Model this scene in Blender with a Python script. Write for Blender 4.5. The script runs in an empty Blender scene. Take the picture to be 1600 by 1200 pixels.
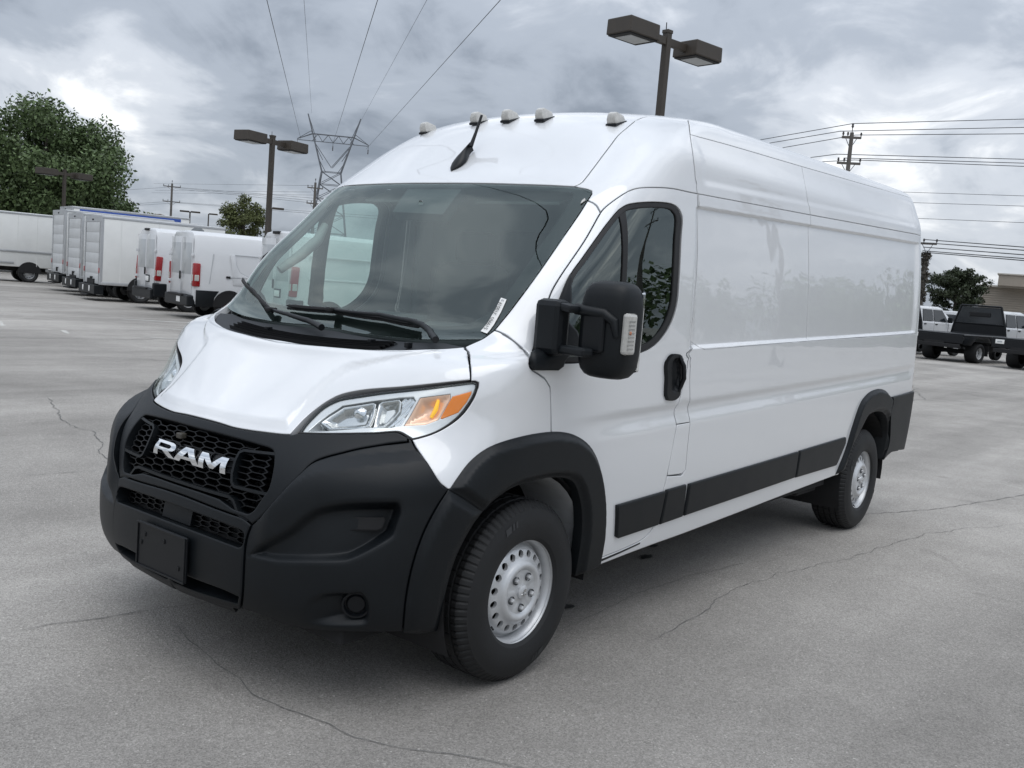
import bpy, bmesh, math, random
import numpy as np
from mathutils import Vector, Matrix
from mathutils.geometry import delaunay_2d_cdt

EXPOSURE = 0.29; SUN_E = 0.8; ZENITH = 1.45; SKYOX, SKYOY = 61.2, 23.3
SC = bpy.context.scene
COL = SC.collection
# ------------------------------------------------------------------ camera
cam = bpy.data.cameras.new("camera"); cam_ob = bpy.data.objects.new("camera", cam); COL.objects.link(cam_ob)
cam.sensor_width = 36.0; cam.lens = 36.0 * 1505.0 / 1600.0
cam.clip_start = .05; cam.clip_end = 3000
yaw, pitch, roll = -2.47892402, -0.104090744, 0.0808381993
_f = Vector((math.cos(yaw)*math.cos(pitch), math.sin(yaw)*math.cos(pitch), math.sin(pitch)))
_r = Vector((math.sin(yaw), -math.cos(yaw), 0)); _u = _r.cross(_f)
_r2 = _r*math.cos(roll) + _u*math.sin(roll); _u2 = -_r*math.sin(roll) + _u*math.cos(roll)
M4 = Matrix((_r2, _u2, -_f)).transposed().to_4x4(); M4.translation = Vector((2.99863816, 3.19776730, 1.57953706))
cam_ob.matrix_world = M4
SC.camera = cam_ob
# ------------------------------------------------------------------ world
SUN_EL, SUN_AZ = math.radians(68), math.radians(60)      # azimuth of the direction towards the sun, from +X
world = bpy.data.worlds.new("World"); SC.world = world; world.use_nodes = True
wn = world.node_tree; wn.nodes.clear()
def wnode(t, **k):
    n = wn.nodes.new(t)
    for a, b in k.items(): setattr(n, a, b)
    return n
L = wn.links.new
out = wnode('ShaderNodeOutputWorld'); bg = wnode('ShaderNodeBackground'); bg.inputs['Strength'].default_value = .1
sky = wnode('ShaderNodeTexSky', sky_type='NISHITA', sun_disc=False, sun_elevation=SUN_EL, sun_rotation=math.pi/2-SUN_AZ)
tc = wnode('ShaderNodeTexCoord'); sep = wnode('ShaderNodeSeparateXYZ'); L(tc.outputs['Generated'], sep.inputs[0])
def wmath(op, a, b=None, clamp=False):
    n = wnode('ShaderNodeMath', operation=op, use_clamp=clamp)
    for i, v in enumerate((a, b)):
        if v is None: continue
        if isinstance(v, (int, float)): n.inputs[i].default_value = v
        else: L(v, n.inputs[i])
    return n.outputs[0]
zc = wmath('MAXIMUM', sep.outputs[2], 0.0)
den = wmath('ADD', zc, .36)
px = wmath('DIVIDE', sep.outputs[0], den); py = wmath('DIVIDE', sep.outputs[1], den)
cmb = wnode('ShaderNodeCombineXYZ'); L(px, cmb.inputs[0]); L(py, cmb.inputs[1])
def wnoise(vec, scale, detail, rough, dist, off):
    m = wnode('ShaderNodeMapping'); L(vec, m.inputs[0]); m.inputs['Location'].default_value = off
    n = wnode('ShaderNodeTexNoise'); L(m.outputs[0], n.inputs['Vector'])
    n.inputs['Scale'].default_value = scale; n.inputs['Detail'].default_value = detail
    n.inputs['Roughness'].default_value = rough; n.inputs['Distortion'].default_value = dist
    return n.outputs[0]
n1 = wnoise(cmb.outputs[0], 1.25, 10, .54, .15, (SKYOX, SKYOY, 0))
n2 = wnoise(cmb.outputs[0], 4.2, 8, .56, .5, (9.1, 3.3, 2))
dens = wmath('ADD', wmath('MULTIPLY', n1, .64), wmath('MULTIPLY', n2, .36))
ramp = wnode('ShaderNodeValToRGB'); L(dens, ramp.inputs[0])
cr = ramp.color_ramp; cr.interpolation = 'EASE'
cr.elements[0].position = .36; cr.elements[0].color = (.205, .235, .283, 1)
cr.elements[1].position = .66; cr.elements[1].color = (.98, .99, 1.0, 1)
e = cr.elements.new(.47); e.color = (.345, .383, .442, 1)
e = cr.elements.new(.56); e.color = (.545, .58, .635, 1)
# overcast luminance climbs towards the zenith
grad = wmath('ADD', wmath('MULTIPLY', wmath('POWER', zc, 1.2), ZENITH), 1.0)
# brighter patch of thin cloud where the sun stands behind it
sunv = (math.cos(SUN_EL)*math.cos(SUN_AZ), math.cos(SUN_EL)*math.sin(SUN_AZ), math.sin(SUN_EL))
vm = wnode('ShaderNodeVectorMath', operation='SCALE'); L(ramp.outputs[0], vm.inputs[0]); L(wmath('MULTIPLY', grad, 9.3), vm.inputs[3])
mix = wnode('ShaderNodeMix', data_type='RGBA'); mix.inputs[0].default_value = .94
L(sky.outputs[0], mix.inputs[6]); L(vm.outputs[0], mix.inputs[7])
L(mix.outputs[2], bg.inputs['Color']); L(bg.outputs[0], out.inputs[0])
# ------------------------------------------------------------------ sun behind thick cloud
sl = bpy.data.lights.new("sun", 'SUN'); sl.energy = SUN_E; sl.angle = math.radians(52); sl.color = (1, .97, .93)
so = bpy.data.objects.new("sun", sl); COL.objects.link(so)
so.rotation_euler = Vector(sunv).to_track_quat('Z', 'Y').to_euler(); so.location = (0, 0, 40)
vs = SC.view_settings; vs.view_transform = 'Standard'; vs.look = 'None'; vs.gamma = 1; vs.exposure = EXPOSURE
vs.use_curve_mapping = False
try:
    SC.cycles.max_bounces = 10; SC.cycles.transparent_max_bounces = 16; SC.cycles.glossy_bounces = 5
    SC.cycles.caustics_reflective = False; SC.cycles.caustics_refractive = False
except Exception: pass
random.seed(7); RNG = np.random.default_rng(7)

# ------------------------------------------------------------------ materials
def nt_new(name):
    m = bpy.data.materials.new(name); m.use_nodes = True
    return m, m.node_tree, m.node_tree.nodes['Principled BSDF']
def mat(name, col, rough=.5, metal=0., coat=0., bump=0., bscale=200., var=0., vscale=3., emit=None, spec=None, dirt=0.):
    m, t, b = nt_new(name)
    b.inputs['Base Color'].default_value = (*col, 1); b.inputs['Roughness'].default_value = rough
    b.inputs['Metallic'].default_value = metal; b.inputs['Coat Weight'].default_value = coat; b.inputs['Coat Roughness'].default_value = .02
    if spec is not None: b.inputs['Specular IOR Level'].default_value = spec
    tcn = t.nodes.new('ShaderNodeTexCoord')
    if bump:
        n = t.nodes.new('ShaderNodeTexNoise'); n.inputs['Scale'].default_value = bscale; n.inputs['Detail'].default_value = 3
        t.links.new(tcn.outputs['Object'], n.inputs['Vector'])
        bp = t.nodes.new('ShaderNodeBump'); bp.inputs['Strength'].default_value = bump; bp.inputs['Distance'].default_value = .002
        t.links.new(n.outputs[0], bp.inputs['Height']); t.links.new(bp.outputs[0], b.inputs['Normal'])
    if var:
        n = t.nodes.new('ShaderNodeTexNoise'); n.inputs['Scale'].default_value = vscale; n.inputs['Detail'].default_value = 6; n.inputs['Roughness'].default_value = .65
        t.links.new(tcn.outputs['Object'], n.inputs['Vector'])
        r = t.nodes.new('ShaderNodeMapRange'); r.inputs[1].default_value = .3; r.inputs[2].default_value = .7
        r.inputs[3].default_value = 1-var; r.inputs[4].default_value = 1+var
        t.links.new(n.outputs[0], r.inputs[0])
        v = t.nodes.new('ShaderNodeVectorMath'); v.operation = 'SCALE'; v.inputs[0].default_value = col
        t.links.new(r.outputs[0], v.inputs[3]); t.links.new(v.outputs[0], b.inputs['Base Color'])
        r2 = t.nodes.new('ShaderNodeMapRange'); r2.inputs[3].default_value = max(.02, rough*(1-var)); r2.inputs[4].default_value = min(1, rough*(1+var))
        t.links.new(n.outputs[0], r2.inputs[0]); t.links.new(r2.outputs[0], b.inputs['Roughness'])
    if emit:
        b.inputs['Emission Color'].default_value = (*emit[0], 1); b.inputs['Emission Strength'].default_value = emit[1]
    return m
def glass_mat(name, tint, rough=.0, spec=1.0):
    m = bpy.data.materials.new(name); m.use_nodes = True; t = m.node_tree; t.nodes.clear()
    o = t.nodes.new('ShaderNodeOutputMaterial'); tr = t.nodes.new('ShaderNodeBsdfTransparent'); tr.inputs[0].default_value = (*tint, 1)
    g = t.nodes.new('ShaderNodeBsdfGlossy'); g.inputs['Roughness'].default_value = rough; g.inputs['Color'].default_value = (.90, 1.0, .97, 1)
    ge = t.nodes.new('ShaderNodeNewGeometry'); dt = t.nodes.new('ShaderNodeVectorMath'); dt.operation = 'DOT_PRODUCT'
    t.links.new(ge.outputs['Incoming'], dt.inputs[0]); t.links.new(ge.outputs['Normal'], dt.inputs[1])
    def mm(op, a, b=None):
        n = t.nodes.new('ShaderNodeMath'); n.operation = op; n.use_clamp = op in ('ADD', 'SUBTRACT')
        for i_, v_ in enumerate((a, b)):
            if v_ is None: continue
            if isinstance(v_, (int, float)): n.inputs[i_].default_value = v_
            else: t.links.new(v_, n.inputs[i_])
        return n.outputs[0]
    # two-sided Schlick reflectance of a pane (both faces count)
    sch = mm('POWER', mm('SUBTRACT', 1.0, mm('ABSOLUTE', dt.outputs['Value'])), 5.0)
    kk = mm('ADD', mm('MULTIPLY', sch, .90*spec), .075*spec)
    mx = t.nodes.new('ShaderNodeMixShader')
    t.links.new(kk, mx.inputs[0])
    t.links.new(tr.outputs[0], mx.inputs[1]); t.links.new(g.outputs[0], mx.inputs[2]); t.links.new(mx.outputs[0], o.inputs[0])
    return m
MW = mat('white_paint', (.755, .765, .775), .28, coat=1.0, spec=.5)
def _paint_waves(m):
    t = m.node_tree; b = t.nodes['Principled BSDF']; b.inputs['Coat IOR'].default_value = 1.72
    tcn = t.nodes.new('ShaderNodeTexCoord'); n = t.nodes.new('ShaderNodeTexNoise'); n.inputs['Scale'].default_value = 2.6; n.inputs['Detail'].default_value = 1.5
    t.links.new(tcn.outputs['Object'], n.inputs['Vector']); bp = t.nodes.new('ShaderNodeBump'); bp.inputs['Strength'].default_value = .35; bp.inputs['Distance'].default_value = .012
    t.links.new(n.outputs[0], bp.inputs['Height']); t.links.new(bp.outputs[0], b.inputs['Coat Normal'])
_paint_waves(MW)
MPL = mat('black_plastic', (.0034, .0052, .0070), .47, bump=.22, bscale=650, spec=.33, var=.16, vscale=5)
MPL2 = mat('black_plastic_smooth', (.005, .0062, .008), .42, spec=.33)
MBLK = mat('deep_black', (.006, .006, .007), .7)
MFRIT = mat('frit_black', (.006, .0065, .007), .5, spec=.15)
MPLG = mat('cowl_grey_plastic', (.024, .027, .031), .62, bump=.1, bscale=700, spec=.35)
MHEX = mat('grille_black', (.0035, .004, .005), .45, spec=.3)
MRUB = mat('black_rubber', (.012, .012, .013), .62)
MTYRE = mat('tyre_rubber', (.0085, .0090, .0098), .66, bump=.25, bscale=160, var=.25, vscale=9)
MTYREL = mat('tyre_lettering', (.032, .033, .035), .6)
MSTEEL = mat('silver_wheel_paint', (.60, .61, .62), .36, metal=.4, var=.06, vscale=20)
MCHR = mat('chrome', (.82, .84, .86), .08, metal=1.)
MCHRS = mat('satin_chrome', (.60, .61, .61), .2, metal=1.)
MBEZ = mat('bright_bezel', (.78, .79, .79), .15, metal=.35, coat=.5)
MHLG = mat('lamp_grey', (.16, .165, .17), .3, metal=.4)
MAMB = mat('amber_plastic', (.98, .26, .004), .18, coat=.8)
MTURN = mat('pale_amber_reflector', (.95, .62, .44), .22, metal=.3, coat=.6)
MBULB = mat('amber_bulb_glint', (.95, .55, .02), .15, emit=((1, .5, .03), .35))  # emission added to imitate a bright yellow reflection, not a lit bulb
MRED = mat('red_lamp', (.45, .012, .014), .2, coat=.6)
MLAMPW = mat('clear_lamp', (.50, .49, .46), .18, coat=.7, var=.12, vscale=60)
MGREYIN = mat('cabin_grey', (.13, .14, .145), .7)
MGREYL = mat('light_trim', (.30, .31, .31), .7)
MDASH = mat('dash_plastic', (.028, .030, .033), .62, bump=.05, bscale=200)
MSEAT = mat('seat_cloth', (.022, .023, .025), .9, bump=.1, bscale=60)
MLINER = mat('arch_metal_grey', (.50, .51, .52), .55, var=.15, vscale=4)
MUNDER = mat('underbody_black', (.010, .010, .011), .8)
MGLW = glass_mat('windshield_glass', (.70, .82, .775), spec=1.25)
MGLD = glass_mat('door_glass', (.24, .30, .285), spec=1.7)
MLENS = glass_mat('clear_lens', (.95, .96, .96), rough=.02, spec=.5)
MPAPER = mat('white_paper', (.82, .82, .80), .7)
MINK = mat('black_ink', (.015, .015, .016), .7)
# ------------------------------------------------------------------ object helpers
def link(name, me, parent=None):
    o = bpy.data.objects.new(name, me); COL.objects.link(o)
    if parent is not None: o.parent = parent
    return o
def tag(o, label=None, cat=None, group=None, kind=None):
    if label: o['label'] = label
    if cat: o['category'] = cat
    if group: o['group'] = group
    if kind: o['kind'] = kind
    return o
def empty(name, loc=(0, 0, 0), rz=0., parent=None):
    o = link(name, None, parent); o.location = loc; o.rotation_euler = (0, 0, rz); o.empty_display_size = .3
    return o
def copy_tree(o, parent=None):
    c = o.copy(); COL.objects.link(c); c.parent = parent
    for ch in list(o.children): copy_tree(ch, c)
    return c
class MB:
    """collects shapes, links them as one mesh object"""
    def __init__(s): s.v = []; s.f = []
    def add(s, V, F):
        b = len(s.v); s.v += [tuple(map(float, p)) for p in V]; s.f += [tuple(int(i)+b for i in f) for f in F]; return s
    def box(s, c, d, bev=0., rot=None, taper=None):
        bm = bmesh.new(); bmesh.ops.create_cube(bm, size=1)
        for v in bm.verts:
            v.co = Vector((v.co.x*d[0], v.co.y*d[1], v.co.z*d[2]))
            if taper and v.co.z > 0: v.co.x *= taper[0]; v.co.y *= taper[1]
        if bev: bmesh.ops.bevel(bm, geom=bm.edges[:], offset=bev, segments=2, affect='EDGES', profile=.5)
        R = rot if rot is not None else Matrix.Identity(3)
        bm.verts.index_update()
        s.add([R @ v.co + Vector(c) for v in bm.verts], [[v.index for v in f.verts] for f in bm.faces]); bm.free(); return s
    def tube(s, pts, r, n=8, cap=True):
        P = [Vector(p) for p in pts]; rr = r if isinstance(r, (list, tuple)) else [r]*len(P)
        V = []; F = []; up = None
        for i, p in enumerate(P):
            d = (P[min(i+1, len(P)-1)]-P[max(i-1, 0)]).normalized()
            if up is None: up = d.orthogonal().normalized()
            up = (up-d*up.dot(d)).normalized(); sd = d.cross(up)
            for k in range(n):
                a = 2*math.pi*k/n; V.append(p+(up*math.cos(a)+sd*math.sin(a))*rr[i])
        for i in range(len(P)-1):
            for k in range(n):
                F.append((i*n+k, i*n+(k+1) % n, (i+1)*n+(k+1) % n, (i+1)*n+k))
        if cap: F.append(tuple(range(n))[::-1]); F.append(tuple(range((len(P)-1)*n, len(P)*n)))
        return s.add(V, F)
    def lathe(s, prof, n=48, axis='y', c=(0, 0, 0), a0=0., a1=2*math.pi, fn=None):
        """prof: list of (radius, offset along axis)"""
        full = abs(a1-a0-2*math.pi) < 1e-6; m = n if full else n+1; V = []; F = []
        for i in range(m):
            a = a0+(a1-a0)*i/n
            for j, (r, h) in enumerate(prof):
                if fn: r = fn(i, j, r)
                q = (r*math.cos(a), h, r*math.sin(a)) if axis == 'y' else ((r*math.cos(a), r*math.sin(a), h) if axis == 'z' else (h, r*math.cos(a), r*math.sin(a)))
                V.append((q[0]+c[0], q[1]+c[1], q[2]+c[2]))
        k = len(prof)
        for i in range(n):
            i2 = (i+1) % m
            for j in range(k-1): F.append((i*k+j, i2*k+j, i2*k+j+1, i*k+j+1))
        return s.add(V, F)
    def prism(s, poly, a, b, axis='y'):
        """poly in the two other axes (x,z for y; y,z for x; x,y for z), from a to b"""
        def q(p, h): return (p[0], h, p[1]) if axis == 'y' else ((h, p[0], p[1]) if axis == 'x' else (p[0], p[1], h))
        n = len(poly); V = [q(p, a) for p in poly]+[q(p, b) for p in poly]
        F = [tuple(range(n)), tuple(range(n, 2*n))[::-1]]+[(i, i+n, (i+1) % n+n, (i+1) % n) for i in range(n)]
        return s.add(V, F)
    def quad(s, a, b, c, d): return s.add([a, b, c, d], [(0, 1, 2, 3)])
    def build(s, name, m, parent=None, smooth=None, bevel=0., fix=True):
        me = bpy.data.meshes.new(name); me.from_pydata(s.v, [], s.f); me.validate()
        if fix or bevel:
            bm = bmesh.new(); bm.from_mesh(me)
            if bevel:
                bmesh.ops.remove_doubles(bm, verts=bm.verts[:], dist=1e-5)
                ed = [e for e in bm.edges if len(e.link_faces) == 2 and e.calc_face_angle(0) > .5]
                bmesh.ops.bevel(bm, geom=ed, offset=bevel, segments=2, affect='EDGES', profile=.5, clamp_overlap=True)
            bmesh.ops.recalc_face_normals(bm, faces=bm.faces[:]); bm.to_mesh(me); bm.free()
        if smooth is not None:
            me.polygons.foreach_set('use_smooth', [True]*len(me.polygons)); me.set_sharp_from_angle(angle=smooth)
        me.materials.append(m); return link(name, me, parent)
def mirrored(o, name=None, parent=None):
    """copy of a mesh object mirrored in y"""
    me = o.data.copy(); n = len(me.vertices); co = np.empty(n*3); me.vertices.foreach_get('co', co); co = co.reshape(-1, 3); co[:, 1] *= -1
    had = me.has_custom_normals
    if had:
        nl = np.empty(len(me.loops)*3); me.corner_normals.foreach_get('vector', nl)
    me.vertices.foreach_set('co', co.ravel()); me.flip_normals()
    if had:
        vi = np.empty(len(o.data.loops), int); o.data.loops.foreach_get('vertex_index', vi)
        N0 = np.zeros((n, 3)); N0[vi] = nl.reshape(-1, 3); N0[:, 1] *= -1
        vi2 = np.empty(len(me.loops), int); me.loops.foreach_get('vertex_index', vi2)
        me.normals_split_custom_set([tuple(q) for q in N0[vi2]])
    me.update()
    return link(name or o.name.split('.')[0], me, parent if parent is not None else o.parent)
def text_mesh(body, size, extr=0.002):
    cu = bpy.data.curves.new('tmp', 'FONT'); cu.body = body; cu.size = size; cu.extrude = extr; cu.align_x = 'CENTER'; cu.align_y = 'CENTER'
    o = bpy.data.objects.new('tmp', cu); COL.objects.link(o); dg = bpy.context.evaluated_depsgraph_get()
    me = bpy.data.meshes.new_from_object(o.evaluated_get(dg)); bpy.data.objects.remove(o); return me

def gz(x, y): return -.0045*max(0., math.hypot(x, y)-6)
# ------------------------------------------------------------------ ground: one gently crowned asphalt sheet
def asphalt():
    m, t, b = nt_new('worn_asphalt'); N_ = t.nodes.new; K = t.links.new
    tcn = N_('ShaderNodeTexCoord'); co = tcn.outputs['Object']
    def noise(sc, det=4, ro=.55, vec=None, dist=0., scl=None):
        v = vec or co
        if scl: mp = N_('ShaderNodeMapping'); mp.inputs['Scale'].default_value = scl[:3]; mp.inputs['Rotation'].default_value = (0, 0, scl[3]); K(v, mp.inputs[0]); v = mp.outputs[0]
        n = N_('ShaderNodeTexNoise'); n.inputs['Scale'].default_value = sc; n.inputs['Detail'].default_value = det; n.inputs['Roughness'].default_value = ro; n.inputs['Distortion'].default_value = dist
        K(v, n.inputs['Vector']); return n.outputs[0]
    def rng(v, a, c_, d, e_):
        n = N_('ShaderNodeMapRange'); n.inputs[1].default_value = a; n.inputs[2].default_value = c_; n.inputs[3].default_value = d; n.inputs[4].default_value = e_; K(v, n.inputs[0]); return n.outputs[0]
    def mul(a, c_, op='MULTIPLY'):
        n = N_('ShaderNodeMath'); n.operation = op
        for i, v in enumerate((a, c_)):
            if isinstance(v, (int, float)): n.inputs[i].default_value = v
            else: K(v, n.inputs[i])
        return n.outputs[0]
    # stones: two sizes of aggregate
    vo = N_('ShaderNodeTexVoronoi'); vo.inputs['Scale'].default_value = 150; K(co, vo.inputs['Vector'])
    sx = N_('ShaderNodeSeparateColor'); K(vo.outputs['Color'], sx.inputs[0])
    vo2 = N_('ShaderNodeTexVoronoi'); vo2.inputs['Scale'].default_value = 320; K(co, vo2.inputs['Vector'])
    sx2 = N_('ShaderNodeSeparateColor'); K(vo2.outputs['Color'], sx2.inputs[0])
    st = mul(rng(sx.outputs[0], 0, 1, .79, 1.18), rng(sx2.outputs[1], 0, 1, .83, 1.17))
    fleck = rng(sx.outputs[2], .985, .998, 1.0, 1.45); pit = rng(sx2.outputs[2], .0, .06, .62, 1.0)
    st = mul(mul(st, fleck), pit)
    big = rng(noise(.16, 5, .6, dist=.6), .32, .70, .74, 1.16)
    lane = rng(noise(.5, 4, .55, scl=(.16, 1.5, 1, math.radians(35)), dist=.4), .34, .68, .82, 1.12)
    lane2 = rng(noise(.32, 5, .6, scl=(.10, 1.2, 1, math.radians(-62)), dist=.5), .36, .66, .86, 1.08)
    mid = rng(noise(2.2, 6, .65), .3, .72, .90, 1.08)
    stain = rng(noise(.8, 7, .7, dist=1.2), .61, .76, 1.0, .70)
    # newer, darker patch of paving beyond the lane on the far side
    tot = mul(mul(mul(mul(mul(st, big), lane), lane2), mid), stain)
    v = N_('ShaderNodeVectorMath'); v.operation = 'SCALE'; v.inputs[0].default_value = (.385, .366, .340); K(tot, v.inputs[3]); K(v.outputs[0], b.inputs['Base Color'])
    b.inputs['Roughness'].default_value = .86; b.inputs['Specular IOR Level'].default_value = .06
    bp = N_('ShaderNodeBump'); bp.inputs['Strength'].default_value = .42; bp.inputs['Distance'].default_value = .004
    hsum = mul(mul(vo.outputs['Distance'], 1.0), mul(noise(60, 4, .7), .8), 'ADD'); K(hsum, bp.inputs['Height']); K(bp.outputs[0], b.inputs['Normal'])
    return m
MASPH = asphalt()
def ground():
    mb = MB(); radii = [0, 2, 4, 6, 8, 11, 15, 20, 28, 40, 60, 90, 140, 250, 500, 1200]; n = 72; V = [(0, 0, 0)]; F = []
    for r in radii[1:]:
        for k in range(n):
            a = 2*math.pi*k/n; V.append((r*math.cos(a), r*math.sin(a), gz(r, 0) if r < 300 else gz(300, 0)-.002*(r-300)))
    for k in range(n): F.append((0, 1+k, 1+(k+1) % n))
    for i in range(len(radii)-2):
        for k in range(n): a = 1+i*n; F.append((a+k, a+n+k, a+n+(k+1) % n, a+(k+1) % n))
    mb.add(V, F); return tag(mb.build('ground', MASPH, smooth=1.5), kind='structure')
GROUND = ground()
MCRACK = mat('crack_filler_dark', (.125, .124, .120), .9)
def crack(pts, w, seed, amp=.03, taper=True, m=MCRACK, name='crack'):
    rg = random.Random(seed); P_ = [Vector((x, y, 0)) for x, y in pts]; q = []
    for i in range(len(P_)-1):
        L_ = (P_[i+1]-P_[i]).length; k = max(2, int(L_/.045))
        for j in range(k): q.append(P_[i].lerp(P_[i+1], j/k))
    q.append(P_[-1]); off = 0; V = []; n = len(q)
    for i, p in enumerate(q):
        d = (q[min(i+1, n-1)]-q[max(0, i-1)]).normalized(); sd = Vector((-d.y, d.x, 0))
        off = off*.93+rg.gauss(0, amp*.20); ww = w*.46*(.35+rg.random()*1.0)*(min(1, i/6+.1, (n-1-i)/6+.1) if taper else 1)
        c = p+sd*off
        for s in (1, -1):
            a = c+sd*s*ww*.5; V.append((a.x, a.y, gz(a.x, a.y)+.004))
    mb = MB(); mb.add(V, [(2*i, 2*i+1, 2*i+3, 2*i+2) for i in range(n-1)])
    return mb.build(name, m, GROUND, fix=False)

# ---- van body surface: horizontal-ish U sections, rows = (zc,xc,b,n,xs,W,zs)
ROWS=[
(.235,.83,.12,4.0,.10,.93,.25),
(.33,.925,.12,4.0,.10,.97,.33),
(.50,.955,.12,4.0,.10,1.000,.50),
(.68,.930,.13,4.0,.10,1.015,.68),
(.85,.890,.17,3.8,.10,1.022,.85),
(.965,.832,.29,3.3,.08,1.025,.985),
(1.03,.745,.26,3.3,.05,1.025,1.08),
(1.12,.635,.18,3.4,.05,1.025,1.19),
(1.20,.535,.14,3.5,.00,1.023,1.285),
(1.275,.440,.19,4.2,-.50,1.022,1.345),
(1.305,.300,.150,5.2,-.60,1.020,1.40),
(1.55,.065,.095,6.0,-.75,1.013,1.61),
(1.79,-.17,.090,6.0,-.90,1.000,1.81),
(2.023,-.400,.095,6.0,-1.05,.980,2.02),
(2.14,-.560,.08,5.8,-1.15,.965,2.125),
(2.30,-.755,.06,5.2,-1.30,.945,2.25),
(2.412,-.920,.03,5.0,-1.45,.89,2.34),
(2.475,-1.10,.03,5.0,-1.65,.84,2.42),
(2.512,-1.40,.03,5.0,-1.95,.77,2.485),
(2.535,-1.85,.02,4.0,-2.35,.50,2.525),
(2.545,-2.30,.0,3.0,-2.75,.004,2.545),
]
NF,NS,NR=48,64,16   # samples per unit of u: front 0..1, side 1..2, rear 2..3
SUB=10
def rowcurve(r):
    zc,xc,b,n,xs,W,zs=r
    ph=np.linspace(0,np.pi/2,4000)
    s=np.sin(ph)**(2/n) if n>2 else np.sin(ph)
    s=np.concatenate([np.linspace(0,.6,800,endpoint=False),1-(np.linspace(.4**.25,0,1600))**4])
    h=np.clip(1-s**n,0,1)**(1/n)
    x=xs+(xc-b*s*s-xs)*h; y=W*s; z=zc+(zs-zc)*s*s
    P=np.stack([x,y,z],1)
    L=np.concatenate([[0],np.cumsum(np.linalg.norm(np.diff(P,axis=0),axis=1))]);L/=L[-1]
    f=np.linspace(0,1,NF+1)
    F=np.stack([np.interp(f,L,P[:,i]) for i in range(3)],1)
    # side
    xr=-5.0+.03*(zs-.9) if zs>.9 else -5.0
    rad=min(.07,W*.5)
    xe=xr+rad
    f=np.linspace(0,1,NS+1)[1:]
    X=xs+(xe-xs)*f
    tap=np.clip((-X-3.9)/1.0,0,1)
    bulge=.030*np.clip((-X-1.5)/1.8,0,1)*np.clip((zs-2.2)/.26,0,1)*(W>.6)
    S=np.stack([X,W+bulge-.012*tap**2*min(1,W),np.full(NS,zs)],1)
    # rear corner + rear face to centre
    a=np.linspace(0,np.pi/2,NR//2+1)[1:]
    w2=W+bulge[-1]-.012*min(1,W)
    C=np.stack([xe-rad*np.sin(a),w2-rad+rad*np.cos(a),np.full(len(a),zs)],1)
    g=np.linspace(0,1,NR//2+1)[1:]
    D=np.stack([np.full(len(g),xr),(w2-rad)*(1-g),zs+(zc-zs)*g],1)
    A=np.concatenate([F,S,C,D]); A[:,2]+=.013*np.clip(-1.2-A[:,0],0,9)*np.clip((zs-2.2)/.2,0,1)
    return A
def build_grid():
    K=np.array([rowcurve(r) for r in ROWS])       # rows x cols x 3
    n=len(K)
    # knot spacing from profile length (average), PCHIP-like Catmull (nonuniform)
    d=np.linalg.norm(np.diff(K[:,::8],axis=0),axis=2).mean(1); T=np.concatenate([[0],np.cumsum(d)])
    m=np.empty_like(K)
    for i in range(n):
        if i==0: m[i]=(K[1]-K[0])/d[0]
        elif i==n-1: m[i]=(K[-1]-K[-2])/d[-1]
        else:
            m[i]=((K[i]-K[i-1])/d[i-1]*d[i]+(K[i+1]-K[i])/d[i]*d[i-1])/(d[i]+d[i-1])
    out=[]
    for i in range(n-1):
        for k in range(SUB):
            t=k/SUB; h00=2*t**3-3*t**2+1;h10=t**3-2*t**2+t;h01=-2*t**3+3*t**2;h11=t**3-t**2
            out.append(h00*K[i]+h10*d[i]*m[i]+h01*K[i+1]+h11*d[i]*m[i+1])
    out.append(K[-1]); G=np.array(out)
    for _ in range(6):
        H=G.copy(); H[1:-1]=.25*G[:-2]+.5*G[1:-1]+.25*G[2:]; G=H
    for _ in range(3):
        H=G.copy(); H[:,1:-1]=.25*G[:,:-2]+.5*G[:,1:-1]+.25*G[:,2:]; G=H
    return G
GRID=build_grid(); NV,NU=GRID.shape[:2]
UC=np.concatenate([np.linspace(0,1,NF+1),1+np.linspace(0,1,NS+1)[1:],2+np.linspace(0,1,NR+1)[1:]])
def _cr(f):
    f2=f*f;f3=f2*f
    return (-.5*f3+f2-.5*f, 1.5*f3-2.5*f2+1, -1.5*f3+2*f2+.5*f, .5*f3-.5*f2)
def P(u,t):
    """u in [-3,3] (sign = side), t = row index 0..len(ROWS)-1 (bicubic)"""
    u=np.asarray(u,float);t=np.asarray(t,float); sg=np.where(u<0,-1.,1.)
    a=np.interp(np.abs(u),UC,np.arange(NU)); b=np.clip(t*SUB,0,NV-1)
    i=np.clip(np.floor(a).astype(int),0,NU-2); j=np.clip(np.floor(b).astype(int),0,NV-2)
    wa=_cr(a-i); wb=_cr(b-j); q=0
    for dj in range(4):
        jj=np.clip(j+dj-1,0,NV-1); row=0
        for di in range(4):
            ii=i+di-1; fl=ii<0; ii=np.clip(np.abs(ii),0,NU-1)
            v=GRID[jj,ii].copy(); v[...,1]=np.where(fl,-v[...,1],v[...,1])
            row=row+v*wa[di][...,None]
        q=q+row*wb[dj][...,None]
    q[...,1]*=sg
    return q
def N(u,t,e=.012,et=.06):
    u=np.asarray(u,float);t=np.asarray(t,float)
    du=P(u+e,t)-P(u-e,t); dt=P(u,np.clip(t+et,0,NV/SUB))-P(u,np.clip(t-et,0,99))
    n=np.cross(du,dt); n/=np.linalg.norm(n,axis=-1,keepdims=True)+1e-12
    return n

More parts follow.
